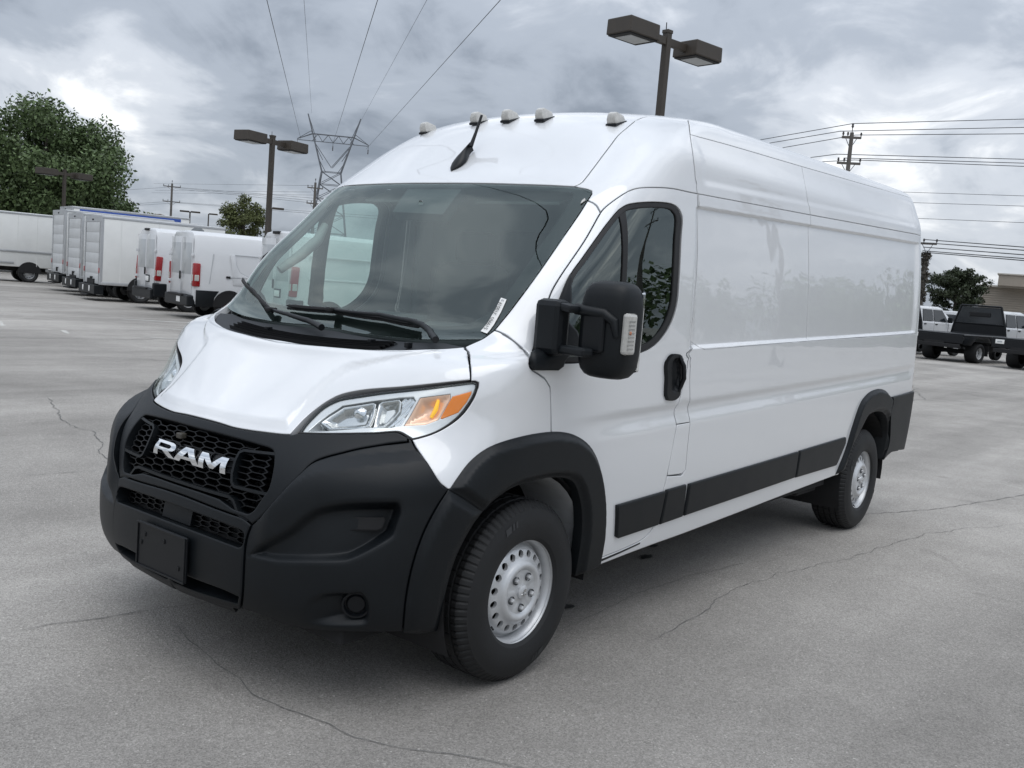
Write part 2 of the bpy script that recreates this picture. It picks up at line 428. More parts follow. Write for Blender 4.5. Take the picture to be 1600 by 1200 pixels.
# outlines of the body panels: (u around the section, t up the profile)
PANELS = {
 'hood': [(0,5.045),(0.035,5.041),(0.0479,5.037),(0.0606,5.032),(0.0731,5.025),(0.0858,5.016),(0.0994,5.004),(0.1133,4.992),(0.1269,4.981),(0.1398,4.974),(0.1517,4.971),(0.1634,4.971),(0.1748,4.972),(0.186,4.975),(0.1969,4.977),(0.2078,4.979),(0.2184,4.981),(0.2289,4.984),(0.2392,4.987),(0.2494,4.989),(0.2598,4.992),(0.2706,4.994),(0.2809,4.996),(0.2905,4.999),(0.2985,5.002),(0.3065,5.01),(0.3143,5.02),(0.3221,5.03),(0.3235,5.107),(0.3247,5.191),(0.3257,5.279),(0.3264,5.361),(0.327,5.455),(0.3276,5.557),(0.3284,5.657),(0.3295,5.751),(0.3313,5.856),(0.3337,5.954),(0.3365,6.045),(0.3399,6.129),(0.3435,6.207),(0.3476,6.288),(0.3523,6.368),(0.3574,6.445),(0.3628,6.516),(0.3686,6.582),(0.3747,6.646),(0.3812,6.706),(0.3883,6.76),(0.3959,6.806),(0.4065,6.856),(0.4187,6.903),(0.4318,6.946),(0.4455,6.985),(0.459,7.017),(0.4794,7.054),(0.503,7.087),(0.5282,7.118),(0.5536,7.147),(0.5777,7.177),(0.6015,7.21),(0.6259,7.245),(0.6498,7.278),(0.6719,7.308),(0.691,7.332),(0.7033,7.346),(0.7156,7.359),(0.7279,7.372),(0.7402,7.384),(0.7525,7.396),(0.7489,7.51),(0.7446,7.627),(0.739,7.748),(0.7306,7.879),(0.7169,8.011),(0.6952,8.146),(0.6644,8.294),(0.613,8.514),(0.5659,8.732),(0.5287,8.95),(0.5041,9.175),(0.4982,9.156),(0.4924,9.135),(0.4866,9.114),(0.4809,9.096),(0.4753,9.08),(0.4697,9.068),(0.464,9.058),(0.4582,9.049),(0.4523,9.04),(0.4464,9.03),(0.4374,9.014),(0.4272,8.993),(0.4164,8.972),(0.4051,8.952),(0.3937,8.936),(0.3821,8.923),(0.37,8.914),(0.3576,8.906),(0.3451,8.898),(0.3325,8.89),(0.32,8.878),(0.3073,8.866),(0.2945,8.854),(0.2813,8.842),(0.2679,8.831),(0.2543,8.818),(0.2406,8.803),(0.2264,8.79),(0.2115,8.78),(0.1954,8.777),(0.1777,8.782),(0.1588,8.794),(0.1392,8.809),(0.1196,8.824),(0.1008,8.838),(0.084,8.85),(0.0667,8.864),(0.0492,8.878),(0.0316,8.89),(0,8.901)],
 'headlight': [(0.3388,5.133),(0.3388,5.231),(0.3383,5.335),(0.3378,5.442),(0.3376,5.547),(0.3379,5.644),(0.3384,5.745),(0.3393,5.846),(0.3407,5.941),(0.3425,6.028),(0.3445,6.109),(0.3468,6.187),(0.3496,6.26),(0.3529,6.329),(0.3568,6.392),(0.3619,6.457),(0.3677,6.521),(0.3742,6.582),(0.3813,6.637),(0.3888,6.685),(0.3971,6.725),(0.4061,6.757),(0.4155,6.784),(0.4251,6.808),(0.4345,6.832),(0.4494,6.87),(0.4665,6.913),(0.4848,6.956),(0.5035,6.997),(0.5216,7.033),(0.5431,7.07),(0.5664,7.104),(0.5904,7.138),(0.6141,7.169),(0.6365,7.199),(0.658,7.229),(0.6804,7.261),(0.7023,7.292),(0.7217,7.318),(0.7372,7.336),(0.7445,7.345),(0.7521,7.353),(0.7594,7.357),(0.7652,7.355),(0.7768,7.292),(0.7798,7.127),(0.7791,7.034),(0.7784,6.942),(0.7773,6.851),(0.7757,6.763),(0.7733,6.679),(0.7696,6.583),(0.7653,6.481),(0.7605,6.379),(0.7553,6.28),(0.7499,6.188),(0.7441,6.099),(0.7381,6.013),(0.7318,5.928),(0.7255,5.845),(0.7191,5.765),(0.7126,5.688),(0.7059,5.614),(0.699,5.545),(0.6918,5.482),(0.6843,5.424),(0.6755,5.367),(0.6655,5.311),(0.6555,5.261),(0.6464,5.223),(0.6394,5.2),(0.6267,5.289),(0.6207,5.333),(0.6133,5.388),(0.6054,5.44),(0.5978,5.475),(0.5905,5.485),(0.5832,5.48),(0.5759,5.466),(0.5687,5.454),(0.5617,5.441),(0.5548,5.424),(0.5478,5.407),(0.5407,5.394),(0.5243,5.373),(0.5031,5.346),(0.4795,5.314),(0.4557,5.282),(0.4338,5.252),(0.4152,5.228),(0.3965,5.205),(0.3774,5.183),(0.3582,5.159)],
 'door': [(0.6282,10.33),(0.6224,10.392),(0.6182,10.451),(0.6157,10.502),(0.6132,10.563),(0.6109,10.63),(0.6091,10.697),(0.6083,10.76),(0.6082,10.827),(0.6088,10.898),(0.6097,10.972),(0.6108,11.047),(0.612,11.122),(0.6142,11.242),(0.6172,11.385),(0.6206,11.54),(0.624,11.696),(0.6267,11.842),(0.6285,11.971),(0.6301,12.108),(0.6317,12.242),(0.6333,12.36),(0.635,12.452),(0.6368,12.499),(0.6395,12.544),(0.643,12.585),(0.6467,12.625),(0.6514,12.671),(0.6566,12.72),(0.6621,12.77),(0.6675,12.818),(0.6729,12.863),(0.6784,12.911),(0.6842,12.96),(0.6904,13.007),(0.6971,13.052),(0.7039,13.089),(0.7115,13.123),(0.7199,13.153),(0.7287,13.179),(0.7384,13.202),(0.7556,13.238),(0.7779,13.279),(0.8044,13.324),(0.8332,13.367),(0.862,13.402),(0.8897,13.424),(0.9203,13.437),(0.9508,13.444),(0.9767,13.449),(0.9939,13.456),(1.0061,13.467),(1.0159,13.479),(1.0219,13.271),(1.0276,13.089),(1.0329,12.943),(1.0378,12.819),(1.0422,12.706),(1.0483,12.549),(1.0548,12.373),(1.0616,12.186),(1.0686,11.992),(1.0754,11.799),(1.0825,11.596),(1.0897,11.386),(1.0967,11.177),(1.1029,10.978),(1.108,10.798),(1.1116,10.65),(1.115,10.501),(1.1187,10.347),(1.1232,10.18),(1.1292,9.955),(1.139,9.431),(1.1715,8.736),(1.2289,8.024),(1.2358,7.629),(1.2367,7.294),(1.2364,7.05),(1.2352,6.81),(1.2333,6.582),(1.2313,6.372),(1.2298,6.185),(1.2289,6.053),(1.2282,5.913),(1.2277,5.767),(1.2276,5.622),(1.2279,5.484),(1.2289,5.334),(1.2305,5.186),(1.2321,5.047),(1.2331,4.923),(1.2335,4.786),(1.2336,4.637),(1.2336,4.481),(1.2334,4.323),(1.2331,4.173),(1.2328,3.991),(1.2322,3.803),(1.2314,3.619),(1.2305,3.45),(1.2298,3.308),(1.2293,3.226),(1.2287,3.145),(1.2281,3.065),(1.2275,2.986),(1.2269,2.908),(1.2261,2.795),(1.2252,2.668),(1.2243,2.535),(1.2234,2.405),(1.2226,2.288),(1.2219,2.194),(1.2213,2.095),(1.2206,1.998),(1.2197,1.91),(1.2186,1.836),(1.2163,1.766),(1.2132,1.708),(1.2097,1.658),(1.2059,1.617),(1.2018,1.583),(1.1978,1.55),(1.1915,1.533),(1.1853,1.516),(1.1791,1.499),(1.173,1.483),(1.1669,1.469),(1.1604,1.458),(1.1536,1.448),(1.1469,1.44),(1.1402,1.431),(1.1336,1.423),(1.1299,1.515),(1.1263,1.604),(1.1238,1.691),(1.1211,1.861),(1.1181,2.08),(1.1152,2.315),(1.1126,2.541),(1.1102,2.733),(1.1086,2.868),(1.1069,3.004),(1.1052,3.142),(1.1032,3.28),(1.1007,3.418),(1.0978,3.561),(1.0943,3.707),(1.0905,3.852),(1.0863,3.993),(1.082,4.124),(1.0779,4.228),(1.0732,4.328),(1.0682,4.42),(1.0631,4.503),(1.058,4.573),(1.0531,4.628),(1.0482,4.669),(1.0432,4.702),(1.0382,4.733),(1.0332,4.767),(1.0319,4.855),(1.0305,4.946),(1.0291,5.043),(1.0277,5.148),(1.0259,5.32),(1.0237,5.536),(1.0215,5.769),(1.0197,5.994),(1.0186,6.188),(1.0179,6.351),(1.0173,6.513),(1.0166,6.675),(1.0157,6.839),(1.0141,7.007),(1.0104,7.119),(1.0065,7.232),(1.0021,7.336),(0.9959,7.408),(0.987,7.477),(0.9777,7.542),(0.9671,7.601),(0.9504,7.687),(0.933,7.792),(0.9209,7.887),(0.9059,7.996),(0.8863,8.109),(0.8613,8.227),(0.814,8.419),(0.7387,8.712),(0.7014,8.901),(0.6702,9.233),(0.6521,9.688),(0.6397,10.011),(0.6323,10.193)],
 'fender': [(0.7521,7.353),(0.7594,7.357),(0.7652,7.355),(0.7768,7.292),(0.7798,7.127),(0.7791,7.034),(0.7784,6.942),(0.7773,6.851),(0.7757,6.763),(0.7733,6.679),(0.7696,6.583),(0.7653,6.481),(0.7605,6.379),(0.7553,6.28),(0.7499,6.188),(0.7441,6.099),(0.7381,6.013),(0.7318,5.928),(0.7255,5.845),(0.7191,5.765),(0.7126,5.688),(0.7059,5.614),(0.699,5.545),(0.6918,5.482),(0.6843,5.424),(0.6755,5.367),(0.6655,5.311),(0.6555,5.261),(0.6464,5.223),(0.6394,5.2),(0.6458,5.09),(0.6521,4.992),(0.6567,4.933),(0.662,4.866),(0.6677,4.797),(0.6733,4.73),(0.6785,4.667),(0.687,4.56),(0.6969,4.429),(0.7071,4.293),(0.7169,4.169),(0.725,4.076),(0.73,4.034),(0.7358,3.997),(0.7419,3.963),(0.7479,3.928),(0.7568,3.926),(0.7659,3.923),(0.7737,3.944),(0.782,4.009),(0.7915,4.105),(0.8021,4.219),(0.8128,4.334),(0.8236,4.431),(0.8332,4.503),(0.8435,4.57),(0.8543,4.633),(0.8661,4.689),(0.8786,4.737),(0.8936,4.782),(0.9106,4.821),(0.9295,4.852),(0.9498,4.872),(0.9695,4.881),(0.9883,4.875),(1.0036,4.854),(1.0144,4.826),(1.024,4.794),(1.0332,4.767),(1.0319,4.855),(1.0305,4.946),(1.0291,5.043),(1.0277,5.148),(1.0259,5.32),(1.0237,5.536),(1.0215,5.769),(1.0197,5.994),(1.0186,6.188),(1.0179,6.351),(1.0173,6.513),(1.0166,6.675),(1.0157,6.839),(1.0141,7.007),(1.0104,7.119),(1.0065,7.232),(1.0021,7.336),(0.9959,7.408),(0.987,7.477),(0.9777,7.542),(0.9671,7.601),(0.9504,7.687),(0.933,7.792),(0.9209,7.887),(0.9059,7.996),(0.8863,8.109),(0.8613,8.227),(0.8595,8.237),(0.8133,8.393),(0.7422,8.637),(0.6951,8.817),(0.6668,8.951),(0.6482,9.063),(0.6328,9.188),(0.6195,9.325),(0.6074,9.463),(0.596,9.595),(0.5842,9.723),(0.5725,9.835),(0.5615,9.921),(0.5517,9.985),(0.5436,10.028),(0.5353,10.063),(0.5273,10.092),(0.5195,10.116),(0.518,10.075),(0.5167,10.031),(0.5154,9.983),(0.5142,9.924),(0.5132,9.855),(0.5119,9.78),(0.5103,9.706),(0.5085,9.619),(0.5068,9.528),(0.5055,9.442),(0.5047,9.352),(0.5042,9.262),(0.5041,9.175),(0.5287,8.95),(0.5659,8.732),(0.613,8.514),(0.6644,8.294),(0.6952,8.146),(0.7169,8.011),(0.7306,7.879),(0.739,7.748),(0.7446,7.627),(0.7489,7.51),(0.7525,7.396)],
 'a_pillar': [(0.5195,10.116),(0.5199,10.213),(0.5213,10.298),(0.5237,10.375),(0.5265,10.451),(0.5295,10.526),(0.5337,10.629),(0.5386,10.745),(0.5434,10.87),(0.5476,11.004),(0.551,11.142),(0.5539,11.29),(0.5567,11.451),(0.5594,11.613),(0.5622,11.769),(0.5649,11.909),(0.5671,12.01),(0.5697,12.114),(0.5723,12.216),(0.5749,12.311),(0.5771,12.396),(0.5784,12.455),(0.5795,12.517),(0.5805,12.579),(0.5814,12.637),(0.5821,12.687),(0.5974,12.653),(0.6059,12.626),(0.6143,12.591),(0.6209,12.55),(0.6279,12.501),(0.635,12.452),(0.6333,12.36),(0.6317,12.242),(0.6301,12.108),(0.6285,11.971),(0.6267,11.842),(0.624,11.696),(0.6206,11.54),(0.6172,11.385),(0.6142,11.242),(0.612,11.122),(0.6108,11.047),(0.6097,10.972),(0.6088,10.898),(0.6082,10.827),(0.6083,10.76),(0.6091,10.697),(0.6109,10.63),(0.6132,10.563),(0.6157,10.502),(0.6182,10.451),(0.6224,10.392),(0.6282,10.33),(0.6323,10.193),(0.6397,10.011),(0.6521,9.688),(0.6702,9.233),(0.7014,8.901),(0.7387,8.712),(0.814,8.419),(0.8613,8.227),(0.8595,8.237),(0.8133,8.393),(0.7422,8.637),(0.6951,8.817),(0.6668,8.951),(0.6482,9.063),(0.6328,9.188),(0.6195,9.325),(0.6074,9.463),(0.596,9.595),(0.5842,9.723),(0.5725,9.835),(0.5615,9.921),(0.5517,9.985),(0.5436,10.028),(0.5353,10.063),(0.5273,10.092)],
 'windshield': [(0,10.115),(0.06,10.108),(0.0704,10.101),(0.0808,10.093),(0.0913,10.084),(0.102,10.076),(0.1192,10.063),(0.1392,10.048),(0.1611,10.031),(0.1838,10.013),(0.2061,9.994),(0.2283,9.972),(0.2521,9.948),(0.2765,9.924),(0.3007,9.9),(0.3228,9.874),(0.3388,9.862),(0.3567,9.855),(0.376,9.849),(0.3966,9.839),(0.4185,9.821),(0.5119,9.78),(0.5128,9.86),(0.514,9.926),(0.5154,9.983),(0.5167,10.031),(0.518,10.075),(0.5195,10.116),(0.5199,10.213),(0.5213,10.298),(0.5237,10.375),(0.5265,10.451),(0.5295,10.526),(0.5337,10.629),(0.5386,10.745),(0.5434,10.87),(0.5476,11.004),(0.551,11.142),(0.5539,11.29),(0.5567,11.451),(0.5594,11.613),(0.5622,11.769),(0.5649,11.909),(0.5671,12.01),(0.5697,12.114),(0.5723,12.216),(0.5749,12.311),(0.5771,12.396),(0.5784,12.455),(0.5795,12.517),(0.5805,12.579),(0.5814,12.637),(0.5821,12.687),(0.5839,12.767),(0.5846,12.839),(0.5788,12.919),(0.565,12.957),(0.5566,12.968),(0.5466,12.979),(0.5375,12.988),(0.5279,12.998),(0.5182,13.008),(0.5035,13.01),(0.4884,13.012),(0.4732,13.015),(0.4579,13.018),(0.4423,13.02),(0.4188,13.021),(0.391,13.023),(0.3612,13.025),(0.3318,13.027),(0.3053,13.03),(0.286,13.032),(0.2664,13.034),(0.2465,13.035),(0.2264,13.037),(0.2061,13.038),(0.1852,13.039),(0.1636,13.04),(0.1419,13.04),(0.1208,13.041),(0.101,13.041),(0.0847,13.041),(0.0682,13.041),(0.0517,13.04),(0.0349,13.039),(0,13.039)],
 'cowl': [(0,8.901),(0.0316,8.89),(0.0492,8.878),(0.0667,8.864),(0.084,8.85),(0.1008,8.838),(0.1196,8.824),(0.1392,8.809),(0.1588,8.794),(0.1777,8.782),(0.1954,8.777),(0.2115,8.78),(0.2264,8.79),(0.2406,8.803),(0.2543,8.818),(0.2679,8.831),(0.2813,8.842),(0.2945,8.854),(0.3073,8.866),(0.32,8.878),(0.3325,8.89),(0.3451,8.898),(0.3576,8.906),(0.37,8.914),(0.3821,8.923),(0.3937,8.936),(0.4051,8.952),(0.4164,8.972),(0.4272,8.993),(0.4374,9.014),(0.4464,9.03),(0.4523,9.04),(0.4582,9.049),(0.464,9.058),(0.4697,9.068),(0.4753,9.08),(0.4809,9.096),(0.4866,9.114),(0.4924,9.135),(0.4982,9.156),(0.5041,9.175),(0.5042,9.262),(0.5047,9.352),(0.4185,9.821),(0.3966,9.839),(0.376,9.849),(0.3567,9.855),(0.3388,9.862),(0.3228,9.874),(0.3007,9.9),(0.2765,9.924),(0.2521,9.948),(0.2283,9.972),(0.2061,9.994),(0.1838,10.013),(0.1611,10.031),(0.1392,10.048),(0.1192,10.063),(0.102,10.076),(0.0913,10.084),(0.0808,10.093),(0.0704,10.101),(0.06,10.108),(0.0495,10.115)],
 'roof_cap': [(0,13.039),(0.0349,13.039),(0.0517,13.04),(0.0682,13.041),(0.0847,13.041),(0.101,13.041),(0.1208,13.041),(0.1419,13.04),(0.1636,13.04),(0.1852,13.039),(0.2061,13.038),(0.2264,13.037),(0.2465,13.035),(0.2664,13.034),(0.286,13.032),(0.3053,13.03),(0.3318,13.027),(0.3612,13.025),(0.391,13.023),(0.4188,13.021),(0.4423,13.02),(0.4579,13.018),(0.4732,13.015),(0.4884,13.012),(0.5035,13.01),(0.5182,13.008),(0.5253,13.044),(0.5315,13.107),(0.5361,13.191),(0.5374,13.274),(0.5383,13.383),(0.5388,13.509),(0.5391,13.64),(0.5393,13.766),(0.5396,13.886),(0.5397,14.003),(0.5397,14.111),(0.5397,14.213),(0.5397,14.308),(0.5398,14.392),(0.5398,14.477),(0.5398,14.562),(0.5396,14.65),(0.5394,14.74),(0.539,14.836),(0.5382,14.94),(0.5375,15.051),(0.5371,15.164),(0.5373,15.277),(0.5385,15.403),(0.5404,15.53),(0.5423,15.659),(0.5434,15.79),(0.5433,15.92),(0.5424,16.058),(0.5402,16.206),(0.5364,16.37),(0.5364,16.3),(0.5314,17),(0.5164,17.6),(0,17.6)],
 'cab_side': [(0.5253,13.044),(0.5315,13.107),(0.5361,13.191),(0.5374,13.274),(0.5383,13.383),(0.5388,13.509),(0.5391,13.64),(0.5393,13.766),(0.5396,13.886),(0.5397,14.003),(0.5397,14.111),(0.5397,14.213),(0.5397,14.308),(0.5398,14.392),(0.5398,14.477),(0.5398,14.562),(0.5396,14.65),(0.5394,14.74),(0.539,14.836),(0.5382,14.94),(0.5375,15.051),(0.5371,15.164),(0.5373,15.277),(0.5385,15.403),(0.5404,15.53),(0.5423,15.659),(0.5434,15.79),(0.5433,15.92),(0.5424,16.058),(0.5402,16.206),(0.5364,16.37),(0.5364,16.3),(0.5314,17),(0.5164,17.6),(0.6627,17.6),(0.6627,17.423),(0.7866,16.218),(0.814,15.885),(0.8356,15.559),(0.8548,15.258),(0.8756,14.999),(0.899,14.784),(0.9288,14.55),(0.96,14.312),(0.9863,14.062),(1.0045,13.778),(1.0159,13.479),(1.0061,13.467),(0.9939,13.456),(0.9767,13.449),(0.9508,13.444),(0.9203,13.437),(0.8897,13.424),(0.862,13.402),(0.8332,13.367),(0.8044,13.324),(0.7779,13.279),(0.7556,13.238),(0.7384,13.202),(0.7287,13.179),(0.7199,13.153),(0.7115,13.123),(0.7039,13.089),(0.6971,13.052),(0.6904,13.007),(0.6842,12.96),(0.6784,12.911),(0.6729,12.863),(0.6675,12.818),(0.6621,12.77),(0.6566,12.72),(0.6514,12.671),(0.6467,12.625),(0.643,12.585),(0.6395,12.544),(0.6368,12.499),(0.635,12.452),(0.6279,12.501),(0.6209,12.55),(0.6143,12.591),(0.6059,12.626),(0.5974,12.653),(0.5821,12.687),(0.5839,12.767),(0.5846,12.839),(0.5788,12.919),(0.565,12.957),(0.5566,12.968),(0.5466,12.979),(0.5375,12.988),(0.5279,12.998),(0.5182,13.008)],
 'roof': [(0,17.6),(0.6627,17.6),(0.6627,17.423),(0.7866,16.218),(0.839,16.242),(0.8985,16.275),(0.9615,16.312),(1.0081,16.346),(1.0354,16.374),(1.078,16.412),(1.1305,16.454),(1.1901,16.497),(1.2525,16.543),(1.3126,16.588),(1.3639,16.63),(1.4183,16.676),(1.4755,16.725),(1.5357,16.78),(1.5993,16.843),(1.6619,16.904),(1.7286,16.969),(1.8007,17.042),(1.8795,17.126),(1.9668,17.229),(2.2,17.249),(2.45,17.229),(2.45,20),(0,20)],
 'upper_side_a': [(0.7866,16.218),(0.814,15.885),(0.8356,15.559),(0.8548,15.258),(0.8756,14.999),(0.899,14.784),(0.9288,14.55),(0.96,14.312),(0.9863,14.062),(1.0045,13.778),(1.0159,13.479),(1.0466,13.518),(1.0776,13.558),(1.11,13.601),(1.1438,13.645),(1.1792,13.691),(1.2166,13.739),(1.2561,13.789),(1.2975,13.84),(1.3407,13.892),(1.3852,13.945),(1.3756,14.218),(1.365,14.48),(1.3547,14.745),(1.3464,15.022),(1.341,15.318),(1.3378,15.56),(1.334,15.81),(1.3284,16.063),(1.3212,16.319),(1.3126,16.588),(1.2525,16.543),(1.1901,16.497),(1.1305,16.454),(1.078,16.412),(1.0354,16.374),(1.0081,16.346),(0.9615,16.312),(0.8985,16.275),(0.839,16.242)],
 'upper_side_b': [(1.3126,16.588),(1.3212,16.319),(1.3284,16.063),(1.334,15.81),(1.3378,15.56),(1.341,15.318),(1.3464,15.022),(1.3547,14.745),(1.365,14.48),(1.3756,14.218),(1.3852,13.945),(1.43,13.998),(1.4773,14.051),(1.5269,14.107),(1.579,14.162),(1.6335,14.218),(1.69,14.274),(1.7498,14.332),(1.814,14.394),(1.8836,14.462),(1.9596,14.537),(2.2,14.537),(2.2,17.249),(1.9668,17.229),(1.8795,17.126),(1.8007,17.042),(1.7286,16.969),(1.6619,16.904),(1.5993,16.843),(1.5357,16.78),(1.4755,16.725),(1.4183,16.676),(1.3639,16.63)],
 'mid_side_a': [(1.0205,13.42),(1.0263,13.231),(1.0318,13.068),(1.0369,12.934),(1.0417,12.82),(1.0462,12.714),(1.0518,12.579),(1.0579,12.431),(1.064,12.275),(1.0702,12.116),(1.076,11.957),(1.0818,11.79),(1.0876,11.617),(1.0933,11.441),(1.0987,11.264),(1.1037,11.091),(1.1087,10.897),(1.1131,10.698),(1.1173,10.495),(1.1227,10.283),(1.1302,10.032),(1.1407,9.528),(1.1996,8.791),(1.2196,8.873),(1.2422,8.951),(1.2671,9.029),(1.2942,9.108),(1.3256,9.199),(1.3604,9.299),(1.3978,9.405),(1.4371,9.51),(1.4775,9.612),(1.4766,9.676),(1.4669,10.217),(1.4603,10.522),(1.4549,10.805),(1.4493,11.087),(1.4433,11.36),(1.4378,11.588),(1.4321,11.815),(1.4263,12.037),(1.4206,12.25),(1.4152,12.458),(1.4098,12.66),(1.4041,12.876),(1.3982,13.156),(1.392,13.545),(1.3852,13.945),(1.3407,13.892),(1.2975,13.84),(1.2561,13.789),(1.2166,13.739),(1.1792,13.691),(1.1438,13.645),(1.11,13.601),(1.0776,13.558),(1.0466,13.518),(1.0159,13.479)],
 'mid_side_b': [(1.3852,13.945),(1.392,13.545),(1.3982,13.156),(1.4041,12.876),(1.4098,12.66),(1.4152,12.458),(1.4206,12.25),(1.4263,12.037),(1.4321,11.815),(1.4378,11.588),(1.4433,11.36),(1.4493,11.087),(1.4549,10.805),(1.4603,10.522),(1.4669,10.217),(1.4766,9.676),(1.4775,9.612),(1.5176,9.704),(1.5604,9.787),(1.6055,9.859),(1.6524,9.924),(1.7008,9.98),(1.7484,10.027),(1.799,10.072),(1.8532,10.115),(1.9119,10.155),(1.9765,10.196),(2.2,10.196),(2.2,14.537),(1.9596,14.537),(1.8836,14.462),(1.814,14.394),(1.7498,14.332),(1.69,14.274),(1.6335,14.218),(1.579,14.162),(1.5269,14.107),(1.4773,14.051),(1.43,13.998)],
 'fuel_door': [(1.2344,4.919),(1.2301,3.27),(1.2363,3.262),(1.2428,3.252),(1.2492,3.244),(1.255,3.239),(1.2595,3.241),(1.2631,3.278),(1.2659,3.334),(1.2604,4.94)],
 'b_pillar': [(1.0159,13.479),(1.0219,13.271),(1.0276,13.089),(1.0329,12.943),(1.0378,12.819),(1.0422,12.706),(1.0483,12.549),(1.0548,12.373),(1.0616,12.186),(1.0686,11.992),(1.0754,11.799),(1.0825,11.596),(1.0897,11.386),(1.0967,11.177),(1.1029,10.978),(1.108,10.798),(1.1116,10.65),(1.115,10.501),(1.1187,10.347),(1.1232,10.18),(1.1292,9.955),(1.139,9.431),(1.1715,8.736),(1.2289,8.024),(1.2358,7.629),(1.2367,7.294),(1.2364,7.05),(1.2352,6.81),(1.2333,6.582),(1.2313,6.372),(1.2298,6.185),(1.2289,6.053),(1.2282,5.913),(1.2277,5.767),(1.2276,5.622),(1.2279,5.484),(1.2289,5.334),(1.2305,5.186),(1.2321,5.047),(1.2331,4.923),(1.2604,4.94),(1.2594,5.051),(1.2583,5.172),(1.2571,5.302),(1.256,5.435),(1.2548,5.569),(1.2522,5.859),(1.2498,6.188),(1.2482,6.527),(1.2466,6.877),(1.2445,7.224),(1.2417,7.61),(1.2329,8.037),(1.1693,8.804),(1.1407,9.528),(1.1302,10.032),(1.1227,10.283),(1.1173,10.495),(1.1131,10.698),(1.1087,10.897),(1.1037,11.091),(1.0987,11.264),(1.0933,11.441),(1.0876,11.617),(1.0818,11.79),(1.076,11.957),(1.0702,12.116),(1.064,12.275),(1.0579,12.431),(1.0518,12.579),(1.0462,12.714),(1.0417,12.82),(1.0369,12.934),(1.0318,13.068),(1.0263,13.231),(1.0205,13.42)],
 'rear_flare': [(1.7044,1.838),(1.7075,2.022),(1.711,2.204),(1.7148,2.384),(1.7185,2.563),(1.7219,2.741),(1.7246,2.918),(1.7268,3.101),(1.7289,3.288),(1.7313,3.477),(1.7342,3.664),(1.7375,3.864),(1.7411,4.089),(1.7449,4.333),(1.7491,4.562),(1.7537,4.756),(1.7578,4.878),(1.7631,5.001),(1.7692,5.128),(1.7759,5.248),(1.7828,5.351),(1.7917,5.441),(1.8022,5.507),(1.8131,5.548),(1.8232,5.563),(1.8404,5.507),(1.8574,5.358),(1.8681,5.204),(1.8784,5.026),(1.889,4.867),(1.8925,4.675),(1.8946,4.492),(1.8911,4.306),(1.8882,4.116),(1.8907,3.867),(1.8951,3.563),(1.9004,3.23),(1.9053,2.911),(1.9081,2.651),(1.9079,2.489),(1.9059,2.334),(1.903,2.183),(1.9002,2.031),(1.898,1.875),(1.8982,2),(1.8986,2.123),(1.8989,2.246),(1.899,2.37),(1.8989,2.51),(1.899,2.669),(1.8989,2.836),(1.8985,3.001),(1.8974,3.151),(1.8953,3.3),(1.8921,3.456),(1.8882,3.604),(1.8836,3.733),(1.8731,3.917),(1.859,4.073),(1.8423,4.161),(1.8256,4.179),(1.8156,4.156),(1.8048,4.115),(1.7945,4.057),(1.7863,3.982),(1.7808,3.899),(1.7763,3.801),(1.7723,3.696),(1.7685,3.589),(1.7647,3.487),(1.7594,3.357),(1.7537,3.214),(1.7479,3.064),(1.7426,2.913),(1.7383,2.764),(1.7349,2.592),(1.7326,2.399),(1.7309,2.206),(1.7292,2.034),(1.7267,1.908),(1.7173,1.852)],
